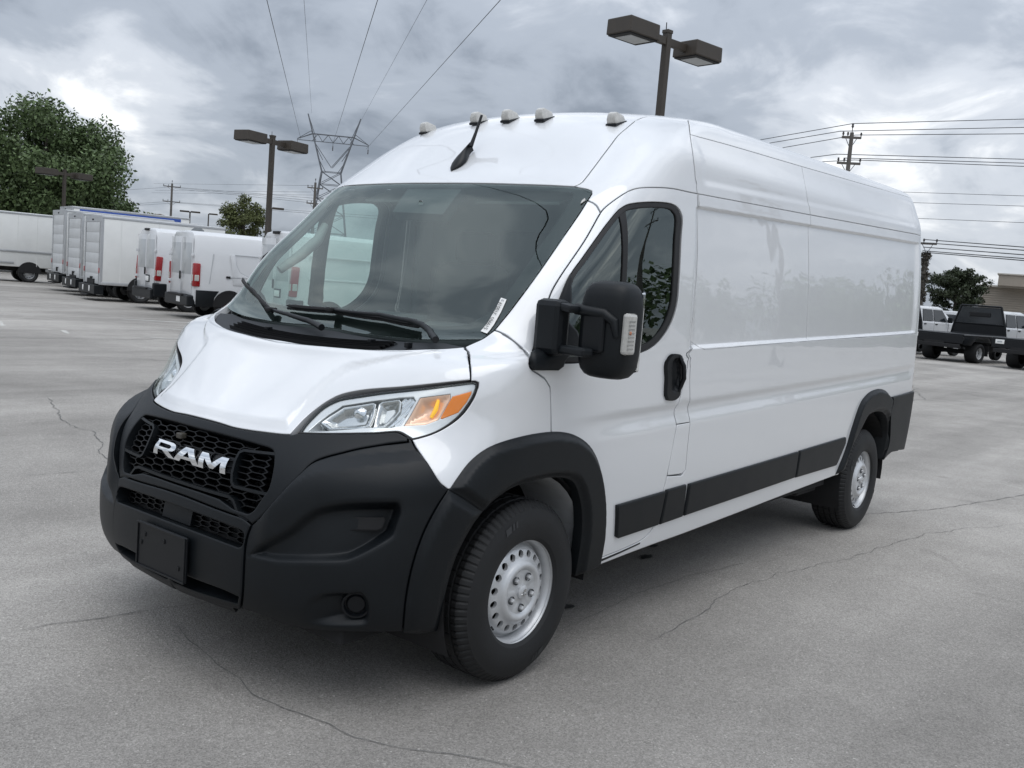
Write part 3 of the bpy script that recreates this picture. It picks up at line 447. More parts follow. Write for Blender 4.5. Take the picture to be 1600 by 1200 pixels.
 'lower_side': [(1.9765,10.196),(1.9119,10.155),(1.8532,10.115),(1.799,10.072),(1.7484,10.027),(1.7008,9.98),(1.6524,9.924),(1.6055,9.859),(1.5604,9.787),(1.5176,9.704),(1.4775,9.612),(1.4371,9.51),(1.3978,9.405),(1.3604,9.299),(1.3256,9.199),(1.2942,9.108),(1.2671,9.029),(1.2422,8.951),(1.2196,8.873),(1.1996,8.791),(1.1407,9.528),(1.1693,8.804),(1.2329,8.037),(1.2417,7.61),(1.2445,7.224),(1.2466,6.877),(1.2482,6.527),(1.2498,6.188),(1.2522,5.859),(1.2548,5.569),(1.256,5.435),(1.2571,5.302),(1.2583,5.172),(1.2594,5.051),(1.2604,4.94),(1.2659,3.334),(1.26,3.182),(1.2303,3.251),(1.2269,2.908),(1.2261,2.795),(1.2252,2.668),(1.2243,2.535),(1.2234,2.405),(1.2226,2.288),(1.2219,2.194),(1.2213,2.095),(1.2206,1.998),(1.2197,1.91),(1.2186,1.836),(1.2163,1.766),(1.2132,1.708),(1.2097,1.658),(1.2059,1.617),(1.2018,1.583),(1.1978,1.55),(1.1915,1.533),(1.1853,1.516),(1.1791,1.499),(1.173,1.483),(1.1669,1.469),(1.1604,1.458),(1.1536,1.448),(1.1469,1.44),(1.1402,1.431),(1.1336,1.423),(1.1343,1.242),(1.1386,1.235),(1.152,1.252),(1.1657,1.271),(1.1797,1.289),(1.1942,1.306),(1.2091,1.321),(1.2243,1.334),(1.2401,1.345),(1.2563,1.355),(1.2729,1.366),(1.29,1.38),(1.3102,1.4),(1.3323,1.422),(1.3559,1.447),(1.3805,1.473),(1.4057,1.5),(1.4316,1.528),(1.4587,1.558),(1.4868,1.59),(1.5157,1.621),(1.5451,1.652),(1.5742,1.681),(1.6044,1.71),(1.6359,1.739),(1.6686,1.77),(1.7028,1.802),(1.7175,1.796),(1.7206,1.984),(1.724,2.17),(1.7276,2.353),(1.7314,2.533),(1.735,2.709),(1.7382,2.876),(1.7413,3.048),(1.7443,3.224),(1.7475,3.401),(1.7509,3.577),(1.7543,3.76),(1.7576,3.961),(1.7611,4.176),(1.7648,4.386),(1.7692,4.559),(1.7743,4.681),(1.7814,4.792),(1.7894,4.89),(1.7971,4.972),(1.8113,5.054),(1.8271,5.082),(1.842,5.055),(1.8575,5.003),(1.8876,4.794),(2.0134,5.004),(2.2,5.004),(2.2,10.196)],
 'rear_bumper': [(1.889,4.867),(2.0108,5.028),(2.5,5.028),(2.5,1.9),(1.9767,2.175),(1.9655,2.115),(1.9321,2.153),(1.9137,2.051),(1.898,1.875),(1.9002,2.031),(1.903,2.183),(1.9059,2.334),(1.9079,2.489),(1.9081,2.651),(1.9053,2.911),(1.9004,3.23),(1.8951,3.563),(1.8907,3.867),(1.8882,4.116),(1.8911,4.306),(1.8946,4.492),(1.8925,4.675)],
 'cladding_a': [(1.1413,2.797),(1.2274,2.862),(1.225,1.926),(1.1538,1.876),(1.1492,1.942)],
 'cladding_b': [(1.229,2.883),(1.2681,2.914),(1.2718,1.968),(1.2275,1.925)],
 'cladding_c': [(1.2735,2.905),(1.5494,3.141),(1.5518,2.208),(1.2751,1.974)],
 'cladding_d': [(1.5532,3.155),(1.7113,3.3),(1.7132,3.034),(1.693,2.235),(1.555,2.198)],
 'window': [(0.6634,10.288),(0.6558,10.459),(0.6498,10.628),(0.6447,10.794),(0.6404,10.951),(0.6374,11.088),(0.637,11.171),(0.6382,11.252),(0.6404,11.33),(0.6429,11.408),(0.6451,11.488),(0.648,11.607),(0.6516,11.744),(0.6556,11.887),(0.6599,12.022),(0.6639,12.135),(0.667,12.21),(0.6707,12.288),(0.6745,12.364),(0.6782,12.432),(0.6815,12.487),(0.6863,12.548),(0.6931,12.603),(0.6989,12.639),(0.7057,12.673),(0.714,12.698),(0.7241,12.719),(0.7371,12.742),(0.7522,12.764),(0.7691,12.786),(0.7866,12.807),(0.8056,12.827),(0.827,12.846),(0.8492,12.863),(0.8705,12.877),(0.8891,12.886),(0.9074,12.889),(0.9264,12.882),(0.9443,12.864),(0.9602,12.834),(0.974,12.794),(0.985,12.748),(0.9943,12.691),(1.0015,12.627),(1.0055,12.56),(1.0081,12.501),(1.0105,12.432),(1.0129,12.358),(1.0153,12.283),(1.0177,12.211),(1.0232,12.055),(1.0304,11.856),(1.0381,11.636),(1.0455,11.422),(1.0515,11.241),(1.0554,11.122),(1.0592,11.004),(1.0626,10.89),(1.0652,10.78),(1.067,10.677),(1.0681,10.583),(1.0688,10.488),(1.0691,10.394),(1.0693,10.299),(1.0691,10.203),(1.0688,10.1),(1.0684,9.972),(1.0679,9.8),(1.0675,9.561),(1.067,9.323),(1.0673,9.121),(1.0699,8.957),(1.0756,8.807),(1.0876,8.629),(1.1017,8.441),(1.1081,8.297),(1.1071,8.209),(1.1029,8.144),(1.0976,8.091),(1.0912,8.051),(1.0847,8.021),(1.0778,7.999),(1.0705,7.984),(1.063,7.973),(1.0557,7.964),(1.048,7.956),(1.0399,7.949),(1.032,7.946),(1.0243,7.951),(1.0177,7.965),(1.011,7.998),(1.0011,8.065),(0.9786,8.17),(0.9439,8.283),(0.8675,8.515),(0.786,8.805),(0.7494,8.995),(0.7298,9.176),(0.7108,9.491),(0.6946,9.819),(0.6816,10.031),(0.6714,10.174)],
 'window_glass': [(0.6817,10.262),(0.6733,10.433),(0.6668,10.602),(0.6618,10.765),(0.6576,10.919),(0.6545,11.053),(0.6542,11.131),(0.6556,11.206),(0.6579,11.28),(0.6605,11.354),(0.6628,11.429),(0.6657,11.546),(0.6693,11.684),(0.6735,11.827),(0.6779,11.963),(0.6821,12.078),(0.6852,12.152),(0.6889,12.229),(0.693,12.304),(0.6968,12.37),(0.7001,12.423),(0.7042,12.472),(0.7098,12.515),(0.7173,12.557),(0.7267,12.59),(0.7366,12.608),(0.7494,12.628),(0.7649,12.65),(0.7819,12.67),(0.7991,12.689),(0.818,12.706),(0.8392,12.722),(0.861,12.737),(0.8814,12.749),(0.8983,12.757),(0.9185,12.757),(0.9378,12.742),(0.9647,12.673),(0.9765,12.608),(0.9849,12.533),(0.9887,12.478),(0.9925,12.412),(0.9965,12.34),(1.0004,12.267),(1.003,12.197),(1.0093,12.042),(1.0173,11.844),(1.0254,11.626),(1.0331,11.414),(1.0392,11.235),(1.043,11.121),(1.0468,11.007),(1.0501,10.896),(1.0527,10.791),(1.0545,10.693),(1.0555,10.605),(1.0561,10.518),(1.0565,10.431),(1.0565,10.344),(1.0563,10.259),(1.0558,10.173),(1.0551,10.078),(1.0542,9.966),(1.0532,9.824),(1.052,9.647),(1.0504,9.471),(1.0484,9.309),(1.0466,9.17),(1.0454,9.056),(1.045,8.96),(1.0458,8.852),(1.0486,8.735),(1.0547,8.599),(1.0614,8.464),(1.0631,8.371),(1.0611,8.312),(1.0565,8.277),(1.0507,8.254),(1.0445,8.236),(1.0382,8.222),(1.0313,8.21),(1.0232,8.203),(1.0148,8.2),(1.0059,8.202),(0.9977,8.208),(0.9609,8.308),(0.8657,8.588),(0.7825,8.908),(0.7499,9.146),(0.7311,9.438),(0.7146,9.768),(0.7008,10.001),(0.69,10.147)],
 'front_flare': [(0.7479,3.928),(0.7527,3.954),(0.7589,4.036),(0.7674,4.157),(0.7774,4.3),(0.788,4.444),(0.7984,4.565),(0.8076,4.657),(0.8176,4.744),(0.8283,4.827),(0.8397,4.903),(0.852,4.973),(0.868,5.044),(0.8869,5.107),(0.9083,5.163),(0.9319,5.208),(0.9562,5.245),(0.9789,5.273),(0.9972,5.292),(1.009,5.302),(1.0187,5.302),(1.0268,5.291),(1.033,5.272),(1.0392,5.242),(1.0455,5.2),(1.0518,5.146),(1.0579,5.078),(1.0639,4.999),(1.0699,4.913),(1.0758,4.82),(1.0813,4.72),(1.0865,4.612),(1.0915,4.486),(1.0962,4.345),(1.1006,4.196),(1.1045,4.049),(1.1078,3.911),(1.1114,3.744),(1.1147,3.563),(1.1178,3.372),(1.1205,3.178),(1.123,2.99),(1.1251,2.804),(1.127,2.615),(1.1286,2.425),(1.13,2.239),(1.1313,2.06),(1.132,1.901),(1.1324,1.744),(1.1325,1.587),(1.1329,1.425),(1.1338,1.251),(1.1305,1.214),(1.1273,1.172),(1.124,1.134),(1.1202,1.109),(1.1163,1.102),(1.112,1.104),(1.1074,1.111),(1.1028,1.12),(1.0983,1.125),(1.0972,1.288),(1.0966,1.432),(1.0962,1.568),(1.0959,1.702),(1.0954,1.835),(1.095,1.968),(1.0944,2.101),(1.0939,2.232),(1.0931,2.363),(1.0921,2.492),(1.0909,2.622),(1.0894,2.754),(1.0878,2.886),(1.0858,3.015),(1.0836,3.139),(1.0812,3.255),(1.0786,3.375),(1.0755,3.491),(1.072,3.594),(1.0678,3.677),(1.0628,3.738),(1.0572,3.782),(1.0512,3.813),(1.0452,3.835),(1.0394,3.853),(1.0337,3.866),(1.0279,3.871),(1.022,3.87),(1.0163,3.865),(1.0098,3.858),(1.0032,3.849),(0.9941,3.838),(0.9828,3.823),(0.9699,3.802),(0.9565,3.775),(0.9418,3.738),(0.927,3.691),(0.913,3.64),(0.9005,3.59),(0.8899,3.546),(0.8834,3.514),(0.8774,3.479),(0.8718,3.442),(0.8663,3.404),(0.8607,3.367),(0.8467,3.441),(0.8328,3.514),(0.8197,3.584),(0.8072,3.649),(0.7956,3.708),(0.7856,3.756),(0.7759,3.801),(0.7663,3.844),(0.757,3.886)],
 'flare_lower': [(0.6789,0.799),(0.6773,1.084),(0.676,1.279),(0.6751,1.446),(0.6745,1.6),(0.6744,1.745),(0.6748,1.88),(0.6755,2.012),(0.6765,2.142),(0.6779,2.269),(0.6797,2.394),(0.682,2.52),(0.6848,2.648),(0.6881,2.773),(0.6918,2.895),(0.6958,3.01),(0.7,3.114),(0.7047,3.217),(0.7099,3.319),(0.7153,3.418),(0.7207,3.512),(0.7257,3.596),(0.731,3.678),(0.7366,3.76),(0.7423,3.843),(0.7479,3.928),(0.757,3.886),(0.7663,3.844),(0.7759,3.801),(0.7856,3.756),(0.7956,3.708),(0.8072,3.649),(0.8197,3.584),(0.8328,3.514),(0.8467,3.441),(0.8607,3.367),(0.8535,3.303),(0.8464,3.239),(0.8394,3.175),(0.8329,3.11),(0.8272,3.042),(0.82,2.945),(0.8123,2.837),(0.805,2.721),(0.7983,2.601),(0.7927,2.481),(0.7884,2.357),(0.7849,2.228),(0.7821,2.095),(0.7799,1.957),(0.7781,1.817),(0.7767,1.649),(0.776,1.464),(0.7761,1.258),(0.7772,1.001),(0.7803,0.563),(0.7701,0.575),(0.7604,0.577),(0.7508,0.582),(0.7415,0.588),(0.732,0.606),(0.7215,0.638),(0.7106,0.682),(0.6997,0.725),(0.689,0.766)],
 'bumper_corner': [(0.6269,5.284),(0.6332,5.12),(0.6202,5.09),(0.6071,5.061),(0.5941,5.031),(0.5814,5),(0.5693,4.971),(0.5582,4.942),(0.5471,4.91),(0.5362,4.879),(0.5256,4.848),(0.5156,4.816),(0.5068,4.785),(0.498,4.753),(0.4893,4.719),(0.481,4.686),(0.4733,4.656),(0.467,4.632),(0.4606,4.607),(0.4543,4.582),(0.4482,4.557),(0.4426,4.532),(0.4352,4.497),(0.4279,4.458),(0.4212,4.416),(0.4155,4.371),(0.4102,4.321),(0.4055,4.266),(0.4014,4.201),(0.3977,4.131),(0.3938,4.064),(0.3901,4.011),(0.3857,3.954),(0.3811,3.895),(0.3765,3.838),(0.3721,3.784),(0.3682,3.735),(0.3643,3.686),(0.3605,3.637),(0.3566,3.588),(0.3526,3.539),(0.3484,3.488),(0.3441,3.436),(0.3398,3.384),(0.3357,3.336),(0.332,3.293),(0.3272,3.243),(0.3223,3.193),(0.3173,3.143),(0.3126,3.093),(0.3077,3.042),(0.3026,2.993),(0.2966,2.945),(0.2901,2.898),(0.2836,2.85),(0.2817,2.791),(0.2797,2.732),(0.2779,2.673),(0.2767,2.613),(0.2762,2.557),(0.2759,2.497),(0.2758,2.435),(0.276,2.372),(0.2764,2.31),(0.2776,2.174),(0.2789,2),(0.2798,1.806),(0.2801,1.619),(0.279,1.46),(0.2776,1.377),(0.2753,1.288),(0.272,1.191),(0.2673,1.077),(0.2606,0.932),(0.2707,0.93),(0.2805,0.926),(0.2902,0.922),(0.2995,0.916),(0.3084,0.91),(0.3164,0.904),(0.3244,0.899),(0.3322,0.892),(0.3397,0.88),(0.347,0.864),(0.3562,0.829),(0.3655,0.772),(0.3754,0.709),(0.3856,0.652),(0.3969,0.63),(0.4159,0.645),(0.4378,0.677),(0.4607,0.714),(0.4829,0.746),(0.5034,0.772),(0.5222,0.796),(0.5407,0.817),(0.5589,0.835),(0.5767,0.848),(0.594,0.854),(0.6104,0.854),(0.627,0.851),(0.6438,0.842),(0.6611,0.825),(0.6789,0.799),(0.6773,1.084),(0.676,1.279),(0.6751,1.446),(0.6745,1.6),(0.6744,1.745),(0.6748,1.88),(0.6755,2.012),(0.6765,2.142),(0.6779,2.269),(0.6797,2.394),(0.682,2.52),(0.6848,2.648),(0.6881,2.773),(0.6918,2.895),(0.6958,3.01),(0.7,3.114),(0.7047,3.217),(0.7099,3.319),(0.7153,3.418),(0.7207,3.512),(0.7257,3.596),(0.731,3.678),(0.7366,3.76),(0.7423,3.843),(0.7479,3.928),(0.7419,3.963),(0.7358,3.997),(0.73,4.034),(0.725,4.076),(0.7169,4.169),(0.7071,4.293),(0.6969,4.429),(0.687,4.56),(0.6785,4.667),(0.6733,4.73),(0.6677,4.797),(0.662,4.866),(0.6567,4.933),(0.6521,4.992),(0.6458,5.09),(0.6394,5.2)],
 'beak': [(0,3.023),(0.0421,3.02),(0.052,3.017),(0.0618,3.014),(0.0715,3.01),(0.0845,3.005),(0.0993,2.999),(0.1151,2.992),(0.1309,2.985),(0.1458,2.978),(0.1601,2.972),(0.1746,2.966),(0.1887,2.961),(0.2019,2.955),(0.2136,2.95),(0.2224,2.947),(0.2313,2.945),(0.24,2.943),(0.2482,2.939),(0.2556,2.931),(0.263,2.915),(0.2701,2.895),(0.2768,2.872),(0.2836,2.85),(0.2901,2.898),(0.2966,2.945),(0.3026,2.993),(0.3077,3.042),(0.3126,3.093),(0.3173,3.143),(0.3223,3.193),(0.3272,3.243),(0.332,3.293),(0.3357,3.336),(0.3398,3.384),(0.3441,3.436),(0.3484,3.488),(0.3526,3.539),(0.3566,3.588),(0.3605,3.637),(0.3643,3.686),(0.3682,3.735),(0.3721,3.784),(0.3765,3.838),(0.3811,3.895),(0.3857,3.954),(0.3901,4.011),(0.3938,4.064),(0.3977,4.131),(0.4014,4.201),(0.4055,4.266),(0.4102,4.321),(0.4155,4.371),(0.4212,4.416),(0.4279,4.458),(0.4352,4.497),(0.4426,4.532),(0.4482,4.557),(0.4543,4.582),(0.4606,4.607),(0.467,4.632),(0.4733,4.656),(0.481,4.686),(0.4893,4.719),(0.498,4.753),(0.5068,4.785),(0.5156,4.816),(0.5256,4.848),(0.5362,4.879),(0.5471,4.91),(0.5582,4.942),(0.5693,4.971),(0.5814,5),(0.5941,5.031),(0.6071,5.061),(0.6202,5.09),(0.6332,5.12),(0.6269,5.284),(0.6394,5.2),(0.6267,5.289),(0.6207,5.333),(0.6133,5.388),(0.6054,5.44),(0.5978,5.475),(0.5905,5.485),(0.5832,5.48),(0.5759,5.466),(0.5687,5.454),(0.5617,5.441),(0.5548,5.424),(0.5478,5.407),(0.5407,5.394),(0.5243,5.373),(0.5031,5.346),(0.4795,5.314),(0.4557,5.282),(0.4338,5.252),(0.4152,5.228),(0.3965,5.205),(0.3774,5.183),(0.3582,5.159),(0.3388,5.133),(0.3221,5.03),(0.3143,5.02),(0.3065,5.01),(0.2985,5.002),(0.2905,4.999),(0.2809,4.996),(0.2706,4.994),(0.2598,4.992),(0.2494,4.989),(0.2392,4.987),(0.2289,4.984),(0.2184,4.981),(0.2078,4.979),(0.1969,4.977),(0.186,4.975),(0.1748,4.972),(0.1634,4.971),(0.1517,4.971),(0.1398,4.974),(0.1269,4.981),(0.1133,4.992),(0.0994,5.004),(0.0858,5.016),(0.0731,5.025),(0.0606,5.032),(0.0479,5.037),(0.035,5.041),(0,5.045)],
 'lower_bumper': [(0,1),(0,0.8),(0,0.7),(0.012,0.59),(0.0339,0.589),(0.0568,0.603),(0.0806,0.629),(0.1047,0.662),(0.1284,0.698),(0.1507,0.732),(0.1718,0.767),(0.1908,0.804),(0.2093,0.84),(0.2272,0.877),(0.2444,0.909),(0.2606,0.932),(0.2673,1.077),(0.272,1.191),(0.2753,1.288),(0.2776,1.377),(0.279,1.46),(0.2801,1.619),(0.2798,1.806),(0.2789,2),(0.2776,2.174),(0.2764,2.31),(0.276,2.372),(0.2758,2.435),(0.2759,2.497),(0.2762,2.557),(0.2767,2.613),(0.2779,2.673),(0.2797,2.732),(0.2817,2.791),(0.2836,2.85),(0.2768,2.872),(0.2701,2.895),(0.263,2.915),(0.2556,2.931),(0.2482,2.939),(0.24,2.943),(0.2313,2.945),(0.2224,2.947),(0.2136,2.95),(0.2019,2.955),(0.1887,2.961),(0.1746,2.966),(0.1601,2.972),(0.1458,2.978),(0.1309,2.985),(0.1151,2.992),(0.0993,2.999),(0.0845,3.005),(0.0715,3.01),(0.0618,3.014),(0.052,3.017),(0.0421,3.02),(0,3.023)],
 'grille_hole': [(0,3.19),(0.0385,3.191),(0.0516,3.192),(0.0646,3.192),(0.0773,3.192),(0.0899,3.191),(0.1044,3.188),(0.1195,3.184),(0.1348,3.179),(0.1499,3.174),(0.1646,3.169),(0.1735,3.148),(0.1824,3.128),(0.1912,3.108),(0.2003,3.086),(0.2095,3.065),(0.219,3.05),(0.2271,3.043),(0.2362,3.039),(0.2459,3.035),(0.2556,3.032),(0.2648,3.027),(0.2732,3.066),(0.2802,3.111),(0.2839,3.156),(0.2879,3.213),(0.2919,3.277),(0.2958,3.34),(0.2994,3.398),(0.3025,3.445),(0.3059,3.492),(0.309,3.539),(0.3116,3.587),(0.3132,3.637),(0.3142,3.71),(0.3145,3.794),(0.3141,3.886),(0.3131,3.979),(0.3119,4.066),(0.3105,4.141),(0.3085,4.222),(0.3062,4.304),(0.3038,4.377),(0.3016,4.436),(0.2931,4.53),(0.2798,4.569),(0.2632,4.587),(0.2463,4.604),(0.2289,4.62),(0.2112,4.636),(0.1931,4.649),(0.1738,4.662),(0.1534,4.674),(0.1328,4.684),(0.1132,4.692),(0.096,4.698),(0.0857,4.7),(0.0752,4.701),(0.0646,4.702),(0.0538,4.702),(0,4.702)],
 'slot_hole': [(0,2.413),(0.0532,2.412),(0.0763,2.41),(0.0988,2.407),(0.1207,2.403),(0.1421,2.399),(0.1655,2.392),(0.1892,2.385),(0.2127,2.375),(0.2357,2.365),(0.2577,2.353),(0.2649,2.385),(0.2699,2.425),(0.2707,2.477),(0.2707,2.544),(0.2696,2.611),(0.2676,2.66),(0.26,2.694),(0.2501,2.713),(0.2273,2.726),(0.2037,2.738),(0.1794,2.749),(0.1547,2.759),(0.1298,2.767),(0.1055,2.774),(0.0805,2.78),(0.0548,2.785),(0.0284,2.789),(0,2.793)],
 'intake_hole': [(0,1.2),(0,1.1),(0.0151,1.016),(0.0404,1.017),(0.0647,1.018),(0.0878,1.023),(0.1089,1.032),(0.1302,1.045),(0.151,1.059),(0.1705,1.073),(0.1884,1.084),(0.2032,1.093),(0.2177,1.102),(0.2319,1.111),(0.2457,1.118),(0.2592,1.123),(0.268,1.33),(0.2585,1.342),(0.2489,1.354),(0.2391,1.365),(0.2292,1.375),(0.2189,1.382),(0.2054,1.387),(0.1901,1.389),(0.1737,1.39),(0.1568,1.39),(0.1399,1.39),(0.1131,1.392),(0.0812,1.393),(0.0453,1.391),(0.0073,1.387),(0,1.5)],
 'scoop': [(0.2818,2.229),(0.2979,2.231),(0.3138,2.231),(0.3292,2.23),(0.3443,2.231),(0.3592,2.239),(0.3771,2.256),(0.3961,2.279),(0.4152,2.303),(0.4338,2.328),(0.4512,2.35),(0.4678,2.37),(0.4848,2.391),(0.5012,2.411),(0.5159,2.431),(0.5281,2.451),(0.5347,2.468),(0.5411,2.49),(0.5472,2.516),(0.5532,2.544),(0.5591,2.573),(0.5671,2.614),(0.576,2.661),(0.5852,2.712),(0.594,2.761),(0.6017,2.806),(0.6076,2.839),(0.6137,2.874),(0.6196,2.91),(0.6249,2.947),(0.6291,2.984),(0.6322,3.03),(0.6341,3.081),(0.6355,3.136),(0.6368,3.191),(0.6385,3.248),(0.6404,3.312),(0.6421,3.378),(0.6434,3.44),(0.6438,3.495),(0.6424,3.56),(0.6393,3.623),(0.6351,3.669),(0.6298,3.691),(0.6236,3.697),(0.6174,3.695),(0.6021,3.689),(0.5816,3.676),(0.5588,3.658),(0.5362,3.634),(0.5169,3.608),(0.5029,3.582),(0.4884,3.551),(0.4741,3.516),(0.4609,3.477),(0.4494,3.437),(0.4421,3.404),(0.4352,3.363),(0.4286,3.318),(0.4222,3.269),(0.4159,3.221),(0.4095,3.168),(0.4034,3.11),(0.3973,3.051),(0.3909,2.994),(0.3839,2.941),(0.3723,2.866),(0.3585,2.783),(0.3431,2.694),(0.3272,2.603),(0.3116,2.513)],
 'scoop_vent': [(0.5034,3.247),(0.5258,3.317),(0.6028,3.343),(0.6077,3.282),(0.6026,3.104),(0.5918,3.062),(0.5037,3.037)],
 'ridge': [(0.3119,2.996),(0.3159,3.04),(0.3199,3.084),(0.3239,3.129),(0.3279,3.173),(0.332,3.217),(0.3399,3.301),(0.3493,3.404),(0.3593,3.513),(0.3691,3.616),(0.378,3.701),(0.3847,3.757),(0.392,3.81),(0.3996,3.86),(0.4072,3.906),(0.4145,3.947),(0.421,3.979),(0.4278,4.008),(0.4348,4.033),(0.4419,4.055),(0.4491,4.076),(0.4665,4.12),(0.488,4.172),(0.5117,4.225),(0.536,4.277),(0.559,4.323),(0.5833,4.368),(0.6097,4.412),(0.6359,4.452),(0.6597,4.485),(0.6787,4.511),(0.6858,4.521),(0.693,4.532),(0.7002,4.543),(0.7073,4.554),(0.7146,4.565)],
 'fog_scoop': [(0.4072,1.102),(0.4153,1.076),(0.4231,1.045),(0.431,1.015),(0.4391,0.989),(0.4473,0.969),(0.4569,0.961),(0.4671,0.96),(0.4776,0.966),(0.4881,0.975),(0.4984,0.989),(0.5142,1.009),(0.5327,1.03),(0.5515,1.051),(0.5684,1.07),(0.581,1.09),(0.5877,1.113),(0.5936,1.156),(0.5971,1.221),(0.5982,1.293),(0.5985,1.38),(0.598,1.473),(0.5968,1.56),(0.5949,1.634),(0.5921,1.695),(0.5882,1.754),(0.5837,1.807),(0.5789,1.851),(0.5742,1.881),(0.5681,1.897),(0.5615,1.892),(0.5548,1.879),(0.5482,1.869),(0.5382,1.864),(0.5259,1.859),(0.5126,1.85),(0.4999,1.837),(0.4888,1.817),(0.4813,1.793),(0.474,1.761),(0.4668,1.723),(0.4596,1.683),(0.4521,1.645)],
 'beam': [(0.3573,5.316),(0.3673,5.789),(0.3811,6.114),(0.4089,6.476),(0.4912,6.68),(0.5669,6.816),(0.6051,6.845),(0.6151,6.696),(0.5932,5.816),(0.5713,5.703),(0.5088,5.681),(0.4104,5.428)],
 'high_bowl': [(0.3694,5.82),(0.3845,6.117),(0.4116,6.456),(0.4923,6.646),(0.5025,6.599),(0.5084,6.213),(0.5101,5.787),(0.496,5.679),(0.4082,5.565)],
 'low_bowl': [(0.511,6.602),(0.5188,6.692),(0.5647,6.772),(0.574,6.667),(0.5778,6.33),(0.5638,5.971),(0.5513,5.741),(0.5235,5.72),(0.5168,6.038)],
 'ribs': [(0.5709,6.795),(0.6039,6.823),(0.6138,6.675),(0.5941,5.841),(0.5571,5.76),(0.5741,6.068),(0.5802,6.373)],
 'turn': [(0.6249,6.812),(0.7068,6.93),(0.7118,6.739),(0.6887,6.017),(0.6581,5.841),(0.6015,5.796)],
 'marker': [(0.7154,6.822),(0.7657,6.994),(0.7662,6.875),(0.7582,6.607),(0.739,6.262),(0.6976,6.052),(0.6924,6.074)],
 'bezel_in': [(0.3504,5.277),(0.3594,5.806),(0.3824,6.245),(0.4107,6.521),(0.4891,6.744),(0.6029,6.931),(0.7055,7.025),(0.7682,7.109),(0.7637,6.709),(0.7427,6.22),(0.7096,5.635),(0.6297,5.387),(0.6069,5.548),(0.5445,5.554),(0.4229,5.364)],
 'frit': [(0,10.42),(0.2726,10.327),(0.286,10.319),(0.2994,10.31),(0.3125,10.301),(0.3255,10.293),(0.3381,10.286),(0.3536,10.279),(0.3702,10.272),(0.3868,10.267),(0.4021,10.265),(0.4151,10.269),(0.4246,10.276),(0.4337,10.288),(0.442,10.305),(0.4497,10.326),(0.4564,10.354),(0.4633,10.396),(0.4704,10.445),(0.4771,10.5),(0.4833,10.559),(0.4884,10.622),(0.4933,10.705),(0.4974,10.802),(0.5007,10.911),(0.5033,11.026),(0.5055,11.142),(0.5078,11.274),(0.5099,11.419),(0.5119,11.569),(0.514,11.717),(0.5162,11.856),(0.5184,11.975),(0.5209,12.099),(0.5237,12.22),(0.5264,12.333),(0.5287,12.432),(0.5301,12.498),(0.5315,12.569),(0.5327,12.64),(0.5335,12.703),(0.5338,12.755),(0.5304,12.83),(0.5143,12.888),(0.4994,12.894),(0.4793,12.898),(0.456,12.902),(0.4315,12.905),(0.408,12.908),(0.3767,12.909),(0.3408,12.91),(0.3017,12.91),(0.261,12.911),(0.2201,12.914),(0,12.93)],
 'sensor': [(0.1164,12.961),(0.1206,12.337)],
 'sensor_l': [(-0.1288,13.021),(-0.1003,12.365),(0.1206,12.337),(0.1164,12.961)],
 'sticker': [(0.4881,10.101),(0.5091,10.027),(0.5055,10.683),(0.4895,10.718)],
 'clip': [(0.5676,12.596),(0.5667,12.666),(0.5721,12.726),(0.5767,12.685)],
 'wiper_d': [(-0.1767,10.32),(0.0086,10.381),(0.1929,10.315),(0.3211,10.182)],
 'wiper_d_arm': [(0.0095,10.376),(0.1882,10.348),(0.3042,10.229),(0.3402,10.143),(0.3814,9.918),(0.4374,9.182)],
 'wiper_p': [(-0.5417,10.5),(-0.3809,10.406),(-0.2166,10.162)],
 'wiper_p_arm': [(-0.2166,10.162),(-0.1295,10.141),(-0.0342,10.074),(0.0474,9.867)],
 'cowl_slit_l': [(0.2797,8.995),(0.2806,9.264),(0.2813,9.531)],
 'cowl_slit_r': [(0.2669,9.38),(0.3238,9.383)],
 'sail': [(0.633,11.126),(0.6377,10.495),(0.6299,10.33),(0.7014,8.901),(0.8666,8.2),(0.9217,7.871),(0.9483,7.71),(1.0144,7.678),(1.0187,7.833),(0.6827,10.286),(0.6689,10.645)],
 'divider': [(0.6733,12.639),(0.7208,12.259),(0.7635,11.87),(0.8058,11.466),(0.8449,11.065),(0.8764,10.687),(0.9069,10.312),(0.9582,9.668),(1.0901,8.14),(1.0979,8.14),(0.979,9.668),(0.9299,10.312),(0.8996,10.687),(0.8685,11.065),(0.8298,11.465),(0.7883,11.869),(0.7468,12.258),(0.7027,12.638)],
 'hood_dome': [(0,5.252),(0.0777,5.251),(0.1134,5.242),(0.1472,5.229),(0.178,5.217),(0.205,5.212),(0.2252,5.219),(0.2446,5.235),(0.2633,5.256),(0.2817,5.276),(0.3,5.291),(0.3004,5.391),(0.3006,5.493),(0.3008,5.596),(0.3009,5.698),(0.3013,5.797),(0.302,5.918),(0.3031,6.042),(0.3048,6.164),(0.3068,6.281),(0.3091,6.392),(0.312,6.507),(0.3151,6.625),(0.3183,6.745),(0.3215,6.861),(0.3245,6.971),(0.3273,7.066),(0.3303,7.162),(0.3334,7.257),(0.3367,7.349),(0.3402,7.437),(0.3435,7.519),(0.3468,7.603),(0.3504,7.684),(0.3545,7.758),(0.3597,7.819),(0.3681,7.883),(0.3781,7.94),(0.3891,7.992),(0.3997,8.04),(0.4097,8.086),(0.4221,8.152),(0.4343,8.23),(0.4444,8.317),(0.4512,8.416),(0.4556,8.518),(0.4604,8.608),(0.4674,8.683),(0.4764,8.747),(0.4859,8.806),(0.4962,8.863),(0.467,8.852),(0.4388,8.83),(0.4101,8.805),(0.3797,8.787),(0.3459,8.785),(0.2951,8.803),(0.2353,8.824),(0.1696,8.83),(0.1007,8.808),(0,8.748)],
